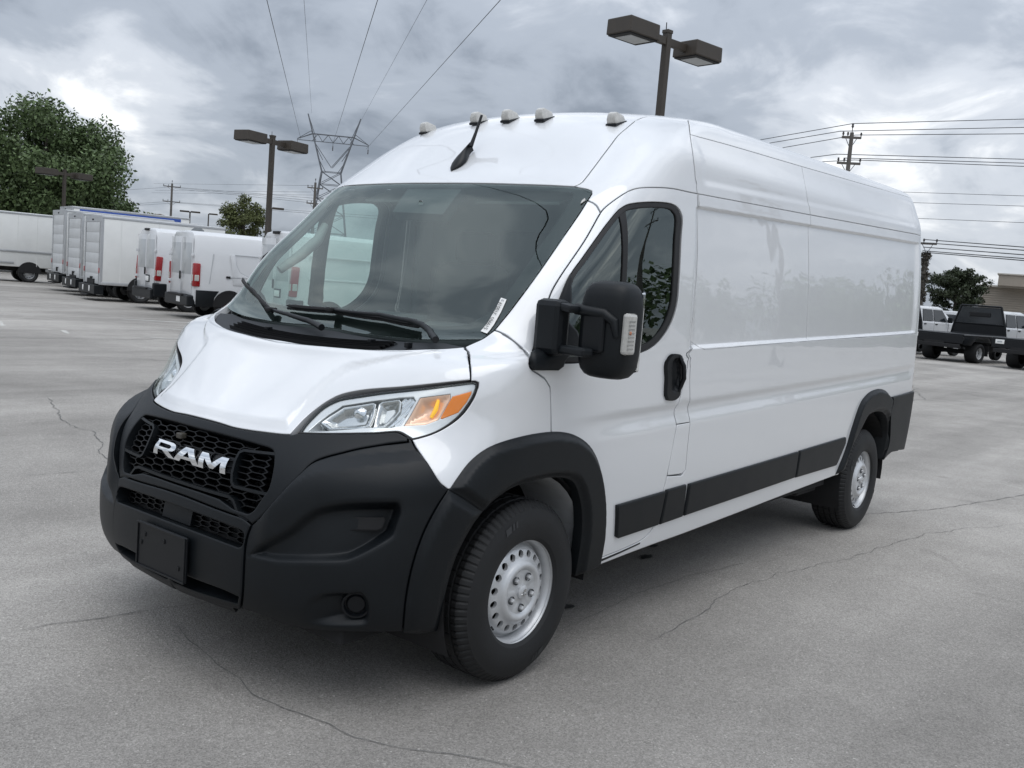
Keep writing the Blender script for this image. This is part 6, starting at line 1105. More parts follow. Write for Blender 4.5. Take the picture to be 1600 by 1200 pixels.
def cargo_van_bg(name, label, group, x, y, hd, H, style):
    e_ = base(name, label, 'van', group, x, y, hd); k = H/2.53; w = 1.02
    st = [(0.03, w-.09, H-.05), (.06, w-.035, H-.02), (.16, w, H), (3.9, w, H), (4.25, w-.02, H-.03), (4.45, w-.05, H-.22), (4.95, w-.07, 1.62), (5.25, w-.08, 1.30), (5.85, w-.20, 1.02), (5.98, w-.32, .82)]
    b = loft_body(e_, 'body', MBGW, st, H)
    for s_ in (1, -1):
        y0, y1 = sorted((s_*.012, s_*(w-.13)))
        dz = slab(e_, 'rear_door', MBGW, .03, y0, y1, .66, H-.20*k, .018)
        slab(dz, 'door_panel', MGRW if style == 'transit' or s_ < 9 else MBGW, .012, y0+.07, y1-.07, 1.28*k, H-.36*k, .004)
        slab(e_, 'hinge', MBGW, .02, s_*(w-.10)-.04, s_*(w-.10)+.04, 1.78*k, 1.86*k, .05)
        slab(e_, 'hinge', MBGW, .02, s_*(w-.10)-.04, s_*(w-.10)+.04, .95, 1.03, .05)
        if style == 'transit': tl_ = MB().box((.10, s_*(w-.03), 1.20), (.20, .12, .62), .03); 
        else: tl_ = MB().box((.10, s_*(w-.035), 1.25), (.19, .12, .72), .03, Matrix.Rotation(.06, 3, 'Y'))
        t_ = tl_.build('tail_lamp', MRED2, e_, smooth=.6); MB().box((.10, s_*(w-.028), 1.12), (.13, .135, .17), .02).build('reverse_lamp', MLAMPW, t_); MB().box((-.002, s_*(w-.03), 1.12), (.02, .09, .17), .008).build('reverse_lamp', MLAMPW, t_)
        MB().box((4.75, s_*(w+.14), 1.45), (.14, .22, .30), .04).build('mirror', MPL, e_)
        for xx in (1.02, 4.80): bwheel(e_, xx, s_*.90, .345, .225, s_)
        ar = MB()
        for xx in (1.02, 4.80):
            for i in range(12):
                a0, a1 = math.pi*i/12, math.pi*(i+1)/12; ro, ri = .46, .40
                ar.add([(xx+r_*math.cos(a), s_*(w+.012), .38+r_*math.sin(a)) for r_, a in ((ri, a0), (ro, a0), (ro, a1), (ri, a1))], [(0, 1, 2, 3)])
            pl = [(xx+.40*math.cos(math.pi*i/14), .38+.40*math.sin(math.pi*i/14)) for i in range(15)]
            ar.add([(a, s_*(w+.006), b_) for a, b_ in pl], [tuple(range(15))])
        tag(ar.build('arch_trim', MBLK, e_, fix=False), kind='stuff')
        yy = s_*(w-.002)
        side_plate(e_, 'lower_trim', MPL, [(1.5, .42), (4.3, .42), (4.3, .62), (1.5, .62)], yy, .02)
        if style == 'transit':
            side_plate(e_, 'rear_lower_trim', MPL, [(.10, .36), (.56, .36), (.60, .62), (.72, .80), (.10, .80)], yy, .025)
            # long pressed panel and its slide rail
            side_plate(e_, 'side_pressing', MBGW, [(1.10, .98), (3.7, .98), (3.7, 1.22), (1.55, 1.22), (1.28, 1.34), (1.18, 1.52), (1.12, 1.92*k), (1.0, 1.92*k)], s_*(w-.014), .030, .012)
            for (xa, za), (xb, zb_) in zip([(3.7, 1.22), (1.55, 1.22), (1.28, 1.34), (1.18, 1.52), (1.12, 1.92*k), (.55, 1.90*k)], [(1.55, 1.22), (1.28, 1.34), (1.18, 1.52), (1.12, 1.92*k), (3.7, 1.92*k), (.45, 1.0)]):
                MB().tube([(xa, s_*(w+.004-(.03 if za > 1.6 else 0)), za), (xb, s_*(w+.004-(.03 if zb_ > 1.6 else 0)), zb_)], .011, 5).build('press_shade_line', MGRW, e_)  # grey strips draw the shade along the pressed edges as colour
            side_plate(e_, 'slide_rail', MGRW, [(1.0, 1.17), (2.6, 1.17), (2.6, 1.205), (1.0, 1.205)], s_*(w-.004), .02)
            MB().box((.96, s_*(w+.01), 1.19), (.12, .03, .06), .01).build('rail_cap', MBLK, e_)
        else:
            side_plate(e_, 'rub_strip', MPL, [(1.6, .60), (3.9, .60), (3.9, .82), (1.6, .82)], yy, .02)
            for z_ in (1.32, 1.86): side_plate(e_, 'side_ledge', MBGW, [(.45, z_), (3.8, z_), (3.8, z_+.05), (.45, z_+.05)], s_*(w-.02), .030, .012)
    bp = MB(); bp.box((.0, 0, .50), (.22, 1.96, .30), .04); bm_ = bp.build('rear_bumper', MPL, e_)
    if style != 'transit':
        for s_ in (1, -1): MB().box((.16, s_*.95, .62), (.40, .18, .42), .04).build('bumper_end', MPL, bm_)
    MB().box((-.06, 0, .64), (.18, 1.2, .05), .015).build('step_pad', MBLK, bm_)
    slab(e_, 'number_plate', MPAPER, -.005 if style != 'transit' else -.11, -.40, -.10, .86 if style != 'transit' else .44, 1.01 if style != 'transit' else .59, .012)
    slab(e_, 'plate_housing', MPL, .012, -.44, -.06, .83, 1.05, .014) if style != 'transit' else None
    MB().box((-.012, .02, 1.16), (.03, .06, .22), .012).build('door_handle', MBLK, e_)
    if style == 'transit': MB().lathe([(0, .09), (.10, .08), (.17, .02), (.18, -.05)], 20, 'z', (.42, .0, H)).build('roof_pod', MGREYIN, e_, smooth=.6)
    else: MB().box((.02, 0, H-.055), (.10, .34, .07), .02).build('camera_lamp', MBLK, e_)
    # windows of the cab
    for s_ in (1, -1):
        side_plate(e_, 'cab_window', MDARK, [(4.02, 1.38), (4.86, 1.38), (4.50, 1.86*k), (4.05, 1.90*k)], s_*(w-.065), .03)
    MB().add([(4.52, -.80, H-.36), (4.52, .80, H-.36), (5.20, .86, 1.36), (5.20, -.86, 1.36)], [(0, 1, 2, 3)]).build('front_glass', MDARK, b)
    return e_
gv = 'white cargo vans parked in the row behind'
cargo_van_bg('panel_van', 'white van with a round grey roof pod, right of the other white van', gv, -12.11, -20.35, 165, 2.38, 'transit')
cargo_van_bg('panel_van', 'white van standing between the box trucks and the van with the roof pod', gv, -13.14, -23.83, 165, 2.46, 'promaster')
cargo_van_bg('panel_van', 'white van mostly hidden behind the big van, seen through its windshield', gv, -11.97, -16.13, 165, 2.46, 'promaster')
def box_truck(label, group, x, y, hd, H, Lb, zb=.62, stripe=False, W=2.2, cab=True):
    e_ = base('box_truck', label, 'truck', group, x, y, hd); w = W/2
    bx = MB().box((Lb/2+.03, 0, (H+zb)/2), (Lb-.06, W, H-zb), .02).build('cargo_box', MBGW2, e_, smooth=.6)
    for s_ in (1, -1):
        MB().box((.03, s_*(w-.08), (H+zb)/2), (.09, .16, H-zb), .012).build('corner_post', MALU, bx)
        side_plate(bx, 'top_rail', MALU, [(.02, H-.09), (Lb, H-.09), (Lb, H-.01), (.02, H-.01)], s_*(w-.006), .016)
        side_plate(bx, 'bottom_rail', MALU, [(.02, zb), (Lb, zb), (Lb, zb+.10), (.02, zb+.10)], s_*(w-.006), .016)
        for xx in np.arange(.6, Lb-.2, 1.22): side_plate(bx, 'panel_seam', MBGW2, [(xx, zb+.1), (xx+.03, zb+.1), (xx+.03, H-.09), (xx, H-.09)], s_*(w-.004), .007, 0)
    MB().box((.03, 0, H-.10), (.09, W-.32, .20), .012).build('door_header', MALU, bx)
    rz = MB(); hgt = (H-.22-zb)/6; yw = w-.19
    for i in range(6): slab(bx, 'door_slat', MDOOR, -.0, -yw+.03, yw-.03, zb+.02+i*hgt, zb+.02+(i+1)*hgt-.003, .012, 0, .002)
    for s_ in (1, -1): slab(bx, 'door_seal', MBLK, -.001, s_*yw-.055, s_*yw+.045, zb, H-.2, .006, 0, 0)
    MB().box((-.03, 0, zb+.16), (.05, .12, .16), .012).build('door_latch', MBLK, bx); MB().box((-.03, -.12, zb+.22), (.03, .20, .03), .008).build('latch_bar', MBLK, bx)
    for s_ in (1, -1):
        slab(bx, 'tail_lamp', MRED, -.014, s_*(w-.10)-.035, s_*(w-.10)+.035, zb+.38, zb+.55, .02)
    MB().box((-.02, 0, H-.12), (.04, .12, .05), .01).build('roof_lamp', MBLK, bx)
    bm_ = MB().box((-.02, 0, zb-.17), (.30, W-.06, .30), .015).build('rear_bumper', MPL, e_)
    slab(bm_, 'tag', MPAPER, -.172, -.50, -.36, zb-.24, zb-.06, .008); slab(bm_, 'tag', MPAPER, -.172, .36, .50, zb-.24, zb-.06, .008)
    MB().box((-.10, 0, zb-.36), (.30, .9, .05), .01).build('step', MBLK, bm_)
    ch = MB(); ch.box((Lb/2+.4, 0, .62), (Lb+.9, .9, .20), .01); ch.box((1.32, 0, .45), (.16, 1.7, .16), .03); ch.box((2.4, -.62, .5), (.9, .5, .36), .03); ch.build('chassis', MUNDER, e_)
    for s_ in (1, -1):
        bwheel(e_, 1.32, s_*.86, .37, .42, s_, True)
        fe = MB()
        pl = [(1.32+.47*math.cos(math.pi*i/16), .42+.47*math.sin(math.pi*i/16)) for i in range(17)]
        fe.add([(a, s_*(w+.012), b_) for a, b_ in pl], [tuple(range(17))]); fe.build('wheel_opening', MBLK, e_, fix=False)
    if cab:
        st = [(Lb+.05, .98, 2.12), (Lb+.9, .98, 2.10), (Lb+1.15, .95, 1.95), (Lb+1.75, .93, 1.42), (Lb+2.4, .84, 1.12), (Lb+2.55, .75, .95)]
        loft_body(e_, 'cab', MBGW, st, 2.12, .45)
        for s_ in (1, -1):
            bwheel(e_, Lb+1.75, s_*.88, .37, .23, s_); side_plate(e_, 'cab_window', MDARK, [(Lb+.2, 1.38), (Lb+1.55, 1.38), (Lb+1.1, 1.88), (Lb+.25, 1.92)], s_*.955, .03)
    if stripe:
        for s_ in (1, -1): side_plate(bx, 'blue_stripe', MBLUE, [(.3, H-.30), (Lb-.4, H-.30), (Lb-.4, H-.10), (.3, H-.10)], s_*(w+.004), .012)
    return e_
gb = 'white box trucks parked side by side'
box_truck('white box truck showing its long side, rightmost of the three box trucks', gb, -13.78, -28.16, 165, 2.80, 4.1, .55)
box_truck('white box truck with roll-up door, middle of the three box trucks', gb, -14.8, -31.36, 165, 2.96, 4.1, .62)
box_truck('white box truck with narrow grey rear, left end of the three box trucks', gb, -15.75, -34.47, 165, 3.14, 4.1, .68)
box_truck('white truck with a blue stripe along its roof edge, behind the three box trucks', None, -18.1, -38.6, 165, 3.50, 5.0, .9, True, 2.3)
# long step truck at the far left, its flank towards the lot
e_ = base('step_truck', 'long white delivery truck with two rub rails, far left behind the lot', 'truck', None, -19.4, -42.5, 345)
MB().box((3.9, 0, 1.92), (7.8, 2.3, 2.46), .05).build('cargo_box', MBGW2, e_, smooth=.6)
for z_ in (1.35, .82):
    side_plate(e_, 'rub_rail', MALU, [(.02 if z_ > 1 else 1.75, z_), (7.7, z_), (7.7, z_+.09), (.02 if z_ > 1 else 1.75, z_+.09)], 1.148, .04, .01)
side_plate(e_, 'top_rail', MALU, [(.02, 3.05), (7.7, 3.05), (7.7, 3.13), (.02, 3.13)], 1.148, .02, .006)
for xx in np.arange(.8, 7.5, .8): side_plate(e_, 'panel_seam', MBGW2, [(xx, .75), (xx+.02, .75), (xx+.02, 3.05), (xx, 3.05)], 1.150, .008, 0)
slab(e_, 'rear_shutter', MDOOR, -.001, -.9, .9, .8, 2.8, .012)
MB().box((-.12, 0, .55), (.26, 2.1, .12), .02).build('rear_bumper', MALU, e_)
ch = MB(); ch.box((3.9, 0, .60), (7.2, 1.0, .22), .01); ch.box((3.2, .75, .55), (1.1, .4, .3), .02); ch.build('chassis', MUNDER, e_)
for s_ in (1, -1):
    bwheel(e_, 1.1, s_*.92, .40, .44, s_, True); bwheel(e_, 6.6, s_*.98, .40, .25, s_)
    pl = [(1.1+.50*math.cos(math.pi*i/16), .44+.50*math.sin(math.pi*i/16)) for i in range(17)]
    MB().add([(a, s_*1.156, b_) for a, b_ in pl], [tuple(range(17))]).build('wheel_opening', MBLK, e_, fix=False)
# ------------------------------------------------------------------ flatbed pickups on the right
def crew_cab(e_, x0, m=MBGW):
    """crew cab from x0 forward"""
    U = .20
    def sect(x, w, zt, zb_=.62): 
        q = [(w-.04, zb_), (w, zb_+.2), (w, 1.28), (w-.06, min(zt, 1.36)), (w-.18, zt-.08), (w-.28, zt), (0, zt+.02)]; return [(x, a, b+U) for a, b in q]+[(x, -a, b+U) for a, b in q[-2::-1]]
    st = [(x0, 1.0, 1.95), (x0+.06, 1.02, 2.0), (x0+1.7, 1.02, 2.02), (x0+2.0, 1.01, 1.98), (x0+2.75, 1.0, 1.42), (x0+4.0, .99, 1.36), (x0+4.15, .93, 1.2)]
    V = []; F = []
    for a in st: r_ = sect(*a); n = len(r_); V += r_
    for i in range(len(st)-1):
        for j in range(n-1): F.append((i*n+j, (i+1)*n+j, (i+1)*n+j+1, i*n+j+1))
    F += [tuple(range(n))[::-1], tuple(range((len(st)-1)*n, len(st)*n))]
    c = MB().add(V, F).build('cab', m, e_, smooth=.5)
    for s_ in (1, -1):
        for a, b_, t0, t1 in ((x0+.18, x0+1.02, x0+.24, x0+1.02), (x0+1.12, x0+2.30, x0+1.12, x0+1.86)):
            V = [(a, s_*1.0, 1.37+U), (b_, s_*1.0, 1.37+U), (t1, s_*.875, 1.88+U), (t0, s_*.875, 1.88+U)]
            MB().add(V+[(p, q-s_*.05, r_) for p, q, r_ in V], [(0, 1, 2, 3), (7, 6, 5, 4)]+[(i, i+4, (i+1) % 4+4, (i+1) % 4) for i in range(4)]).build('side_window', MDARK, c)
        for xx in (x0+.30, x0+1.25): MB().box((xx, s_*1.03, 1.22+U), (.18, .03, .05), .01).build('door_handle', MBLK, c)
        for xx in (x0+.08, x0+1.07, x0+2.3): side_plate(c, 'door_gap', MBLK, [(xx, .75+U), (xx+.012, .75+U), (xx+.012, 1.34+U), (xx, 1.34+U)], s_*1.014, .008, 0)
        MB().box((x0+2.15, s_*1.16, 1.45+U), (.12, .22, .26), .03).build('mirror', MPL, c)
        bwheel(e_, x0+3.25, s_*.88, .40, .27, s_)
    slab(c, 'rear_window', MDARK, x0+.002, -.62, .62, 1.42+U, 1.82+U, .02)
    return c
def flatbed(label, group, x, y, hd):
    e_ = base('flatbed_truck', label, 'pickup truck', group, x, y, hd)
    d = MB(); d.box((1.7, 0, 1.10), (3.4, 2.44, .10), .012); dk = d.build('bed', MPL2, e_)
    for s_ in (1, -1):
        MB().box((1.7, s_*1.225, 1.135), (3.4, .02, .05), .004).build('bed_rail', mat('rail_grey', (.16, .165, .17), .5) if 'rail_grey' not in bpy.data.materials else bpy.data.materials['rail_grey'], dk)
        side_plate(dk, 'side_skirt', MPL2, [(.02, 1.06), (1.02, 1.06), (.62, .72), (.02, .72)], s_*1.20, .02)
        side_plate(dk, 'side_skirt', MPL2, [(2.0, 1.06), (3.38, 1.06), (3.38, .66), (2.40, .66)], s_*1.20, .02)
        bwheel(e_, 1.5, s_*.92, .40, .50, s_, True)
        MB().box((2.05, s_*.95, .52), (.02, .5, .44), .004).build('mud_flap', MRUB, e_)
    rr = MB(); rr.box((-.01, 0, .93), (.04, 2.40, .32), .008); rs = rr.build('rear_skirt', MPL2, e_)
    slab(rs, 'number_plate', MPAPER, -.035, .72, 1.06, .92, 1.08, .01, 0, .002); slab(rs, 'plate_mark', MGRW, -.047, .80, .98, .97, 1.03, .002, 0, 0); slab(rs, 'tag_light', MYEL, -.035, .30, .52, .60, .70, .02, 0, .004); slab(rs, 'marker_light', MPAPER, -.035, .98, 1.06, .64, .70, .02, 0, .004)
    MB().box((-.03, 0, .66), (.10, 2.2, .16), .02).build('bumper_bar', MBLK, e_)
    # headache rack with mesh window
    h = MB(); x0, x1 = 3.30, 3.40; pl = [(-1.18, 1.15), (1.18, 1.15), (1.10, 1.60), (.86, 2.36), (-.86, 2.36), (-1.10, 1.60)]
    for i in range(6):
        a, b_ = pl[i], pl[(i+1) % 6]; h.tube([(3.35, a[0], a[1]), (3.35, b_[0], b_[1])], .045, 6)
    h.tube([(3.35, -1.10, 1.60), (3.35, 1.10, 1.60)], .04, 6); hr = h.build('headache_rack', MPL2, e_, smooth=.6)
    MB().prism([(p*.96, q) for p, q in pl[:3]+pl[5:]], 3.34, 3.36, 'x').build('rack_plate', MPL2, hr)
    MB().prism([(1.04, 1.64), (.83, 2.31), (-.83, 2.31), (-1.04, 1.64)], 3.345, 3.355, 'x').build('rack_mesh', MDARK, hr)
    MB().box((3.33, 0, 2.0), (.03, .9, .18), .02).build('mesh_opening', MBLK, hr)
    crew_cab(e_, 3.55)
    ch = MB(); ch.box((2.9, 0, .72), (5.9, .85, .2), .01); ch.tube([(1.5, -.8, .42), (1.5, .8, .42)], .09, 8); ch.box((2.7, -.75, .62), (.7, .4, .3), .04); ch.build('chassis', MUNDER, e_)
    return e_
gf = 'white flatbed trucks parked on the right'
HD = 165; lx, ly = math.cos(math.radians(HD+90)), math.sin(math.radians(HD+90))
bx_, by_ = -38.36, -7.57
flatbed('white flatbed truck with its black headache rack in full view, right of the big van', gf, bx_, by_, HD)
flatbed('white flatbed truck cut by the right edge of the photo', gf, bx_-3.55*lx, by_-3.55*ly, HD)
flatbed('white flatbed truck with only its cab showing beside the big van', gf, bx_+3.75*lx, by_+3.75*ly, HD)
e_ = base('parked_pickup', 'white pickup with only its roof showing behind the rack of the flatbed truck', 'pickup truck', None, -52.5, -11.6, HD); crew_cab(e_, 2.2)
MB().box((1.1, 0, 1.0), (2.2, 1.98, .7), .05).build('cargo_bed', MBGW, e_)
for s_ in (1, -1): bwheel(e_, 1.2, s_*.88, .40, .27, s_)

# ------------------------------------------------------------------ buildings
MSID = mat('tan_siding', (.34, .30, .25), .75, var=.06, vscale=2); MSID2 = mat('tan_trim', (.50, .47, .42), .7); MSTONE = mat('stone_brown', (.20, .17, .14), .9, var=.4, vscale=1.5)
e_ = tag(empty('siding_building', (-75.0, -14.3, -.35), math.radians(100)), 'tan lap sided building beyond the flatbed trucks', 'building')
MB().box((7.0, 4, 2.45), (13.8, 7.9, 4.3), 0).build('wall', MSID, e_)
for k in range(22):
    z_ = .9+k*.165
    MB().add([(.1, .03, z_), (13.9, .03, z_), (13.9, .0, z_+.008), (.1, .0, z_+.008), (13.9, .055, z_+.165), (.1, .055, z_+.165)], [(0, 1, 2, 3), (3, 2, 4, 5)]).build('siding_board', MSID, e_, fix=False)
MB().box((.05, -.02, 2.4), (.22, .16, 4.2), .01).build('corner_board', MSID2, e_); MB().box((7.0, -.04, 4.56), (14.3, .35, .14), .01).build('fascia', MSID2, e_)
MB().box((7.6, 2, 5.0), (13.0, 6.5, .8), .02).build('parapet', MSID, e_); MB().box((7.6, 2, 5.44), (13.2, 6.7, .10), .01).build('coping', MSID2, e_)
MB().box((6.2, -.06, 3.4), (.5, .14, .35), .02).build('wall_lamp', MBLK, e_)
e_ = tag(empty('far_building', (-57.6, -100.4, -1.1), math.radians(140)), 'low stone coloured building roof beyond the trucks, in front of the small left tree', 'building')
MB().box((0, 0, 3.0), (7.0, 6, 6.0), .05).build('wall', MSID2, e_); MB().prism([(-3.7, 6.0), (3.7, 6.0), (3.0, 7.2), (.6, 6.9), (-1.2, 7.5), (-3.0, 6.9)], -3.2, 3.2, 'y').build('roof', MSTONE, e_)
# ------------------------------------------------------------------ parking lot lamps
MBRZ = mat('bronze_paint', (.050, .041, .032), .55, var=.12, vscale=3); MLGL = mat('lamp_lens', (.38, .40, .41), .3, var=.1, vscale=9)
def shoebox(x, y, h, rz, label, s=1., group='twin head parking lot lamps'):
    e_ = tag(empty('lot_lamp', (x, y, gz(x, y)), rz), label, 'street lamp', group); z0 = -gz(x, y)+h
    MB().box((0, 0, z0/2), (.135*s, .135*s, z0), .006).build('pole', MBRZ, e_); MB().lathe([(.0, .75), (.26, .75), (.27, .70), (.27, 0)], 20, 'z').build('footing', mat('footing_concrete', (.42, .41, .38), .9) if 'footing_concrete' not in bpy.data.materials else bpy.data.materials['footing_concrete'], e_, smooth=.6)
    MB().box((0, 0, z0+.03), (.16*s, .16*s, .07), .01).build('pole_cap', MBRZ, e_)
    for q in (1, -1):
        MB().box((q*.34*s, 0, z0-.16*s), (.56*s, .10*s, .15*s), .008).build('arm', MBRZ, e_)
        hd = MB().box((q*1.0*s, 0, z0-.16*s), (.86*s, .62*s, .30*s), .02, None, (.985, .985)).build('lamp_head', MBRZ, e_)
        MB().box((q*1.0*s, 0, z0-.318*s), (.80*s, .56*s, .03), .006).build('lens_frame', MBLK, hd)
        MB().box((q*1.0*s, 0, z0-.336*s), (.56*s, .40*s, .015), .004).build('lens', MLGL, hd)
        MB().tube([(.05, .0, z0+.05), (.055, 0, z0+.20)], .01, 5).build('bird_spike', MBLK, e_) if q == 1 else None
    return e_
shoebox(-14.2, -7.02, 6.76, math.radians(-10), 'bronze twin head lot lamp rising above the roof of the big van', 1.0)
shoebox(-21.23, -28.63, 6.53, math.radians(11), 'bronze twin head lot lamp standing left of the lattice tower', 1.22)
shoebox(-24.82, -52.21, 5.9, math.radians(11), 'bronze twin head lot lamp in front of the large tree', 1.15)
def small_lamp(x, y, h, label, heads):
    e_ = tag(empty('road_lamp', (x, y, gz(x, y))), label, 'street lamp'); z0 = h-gz(x, y)
    MB().tube([(0, 0, 0), (0, 0, z0)], [.09, .06], 8).build('pole', MBRZ, e_)
    for a in heads: MB().box((.45*math.cos(a), .45*math.sin(a), z0), (.8, .34, .14), .02, Matrix.Rotation(a, 3, 'Z')).build('lamp_head', MBRZ, e_)
small_lamp(-46.08, -72.24, 5.5, 'far dark lamp with a flat wide head, right of the left utility pole', (2.5, 5.64))
small_lamp(-52.97, -79.67, 5.9, 'far slender lamp post with a small single head, between flat lamp and round tree', (2.4,))
small_lamp(-39.54, -52.4, 5.4, 'small dark lamp head beside the right edge of the round tree', (2.5,))
# ------------------------------------------------------------------ utility poles, lattice tower, wires
MWOOD = mat('pole_wood', (.115, .105, .095), .9, var=.25, vscale=2); MGALV = mat('galvanised', (.125, .135, .15), .6, metal=.2); MWIRE = mat('wire', (.03, .032, .036), .6); MINS = mat('insulator', (.06, .055, .055), .35)
def upole(x, y, h, rz, label, arms=((-.35, 1.15), (-1.75, 1.15)), r=.15, top_pin=True, tilt=0.):
    e_ = tag(empty('utility_pole', (x, y, gz(x, y)), rz), label, 'utility pole', None); z0 = h-gz(x, y)
    MB().tube([(0, 0, 0), (0, 0, z0)], [r*1.25, r*.8], 10).build('pole', MWOOD, e_, smooth=.8)
    for dz, w in arms:
        a = MB().box((0, 0, z0+dz), (2*w, .10, .12), .008).build('cross_arm', MWOOD, e_)
        for q in (-w+.06, -.4*w, .95*w):
            MB().lathe([(.0, .22), (.05, .20), (.04, .14), (.065, .12), (.03, .05), (.02, 0)], 8, 'z', (q, 0, z0+dz+.06)).build('insulator', MINS, a, smooth=.8)
        for q in (1, -1): MB().tube([(q*w*.6, .07, z0+dz), (0, .12, z0+dz-.55)], .018, 5).build('brace', MGALV, a)
    if top_pin: MB().lathe([(.0, .45), (.06, .42), (.05, .34), (.075, .31), (.02, .22), (.02, -.1)], 8, 'z', (0, 0, z0)).build('insulator', MINS, e_, smooth=.8)
    return e_
upole(-46.78, -14.99, 10.6, math.radians(118), 'wooden utility pole with two cross arms rising behind the roof of the big van', ((-.25, .48), (-1.55, .58)), .125)
upole(-76.59, -123.94, 11.9, math.radians(146), 'distant utility pole between the left trees', ((-.45, 1.2), (-2.6, 1.2)), .17)
upole(-67.39, -81.33, 10.8, math.radians(146), 'utility pole with cross arms standing at the foot of the lattice tower', ((-.6, .85), (-2.3, .85)), .16)
e_ = upole(-54.81, -12.88, 5.1, math.radians(100), 'stubby dark pole wrapped in ivy beside the rear edge of the big van', ((.6, .5),), .14, False)
upole(-28.2, 12.0, 9.5, math.radians(30), 'utility pole beyond the frame, mirrored in the white side panel', ((-.3, .9), (-1.5, .9)), .16)
upole(-35.0, 21.5, 10.5, math.radians(30), 'utility pole beyond the frame, mirrored in the driver window', ((-.3, .9), (-1.6, 1.1)), .16)
upole(-63.9, -3.2, 13.6, math.radians(118), 'utility pole beyond the right edge of the photo that carries the six thin wires', ((-.3, .9), (-2.2, .9)), .16)
upole(-38.3, -.05, 4.4, math.radians(118), 'short pole beyond the right edge of the photo that carries the five low wires', ((-.3, .4),), .10, False)
upole(-69.1, -1.1, 9.9, math.radians(118), 'utility pole beyond the right edge of the photo that carries three faint wires', ((-.3, .5), (-1.5, .5)), .14, False)
MIVY = mat('ivy_brown', (.055, .048, .036), .85, var=.4, vscale=5)
def leaves(centers, radii, n, s, m, name, parent, seed, flat=1., up=.0, kind=None):
    rg = np.random.default_rng(seed); C = np.array(centers, float); R = np.array(radii, float); pr_ = R**2/np.sum(R**2)
    k = rg.choice(len(C), n, p=pr_); d = rg.normal(size=(n, 3)); d /= np.linalg.norm(d, axis=1)[:, None]
    rr = R[k]*(rg.random(n)**.45)*(1+.10*rg.normal(size=n)); p = C[k]+d*rr[:, None]*np.array([1, 1, flat])
    a = rg.normal(size=(n, 3)); a /= np.linalg.norm(a, axis=1)[:, None]; b = np.cross(a, d+rg.normal(size=(n, 3))*.7+[0, 0, up]); b /= np.linalg.norm(b, axis=1)[:, None]+1e-9
    z = (s*(.55+.9*rg.random(n)))[:, None]; V = np.empty((n, 4, 3)); V[:, 0] = p-a*z; V[:, 1] = p+b*z*.55; V[:, 2] = p+a*z; V[:, 3] = p-b*z*.55
    me = bpy.data.meshes.new(name); me.from_pydata([tuple(v) for v in V.reshape(-1, 3)], [], [(4*i, 4*i+1, 4*i+2, 4*i+3) for i in range(n)]); me.materials.append(m)
    o = link(name, me, parent)
    if kind: o['kind'] = kind
    return o
leaves([(0, 0, z_) for z_ in np.arange(.3, 5.3, .35)], [.22+.10*((i*7) % 3)/2 for i in range(15)], 1500, .09, MIVY, 'ivy', e_, 3, kind='stuff')
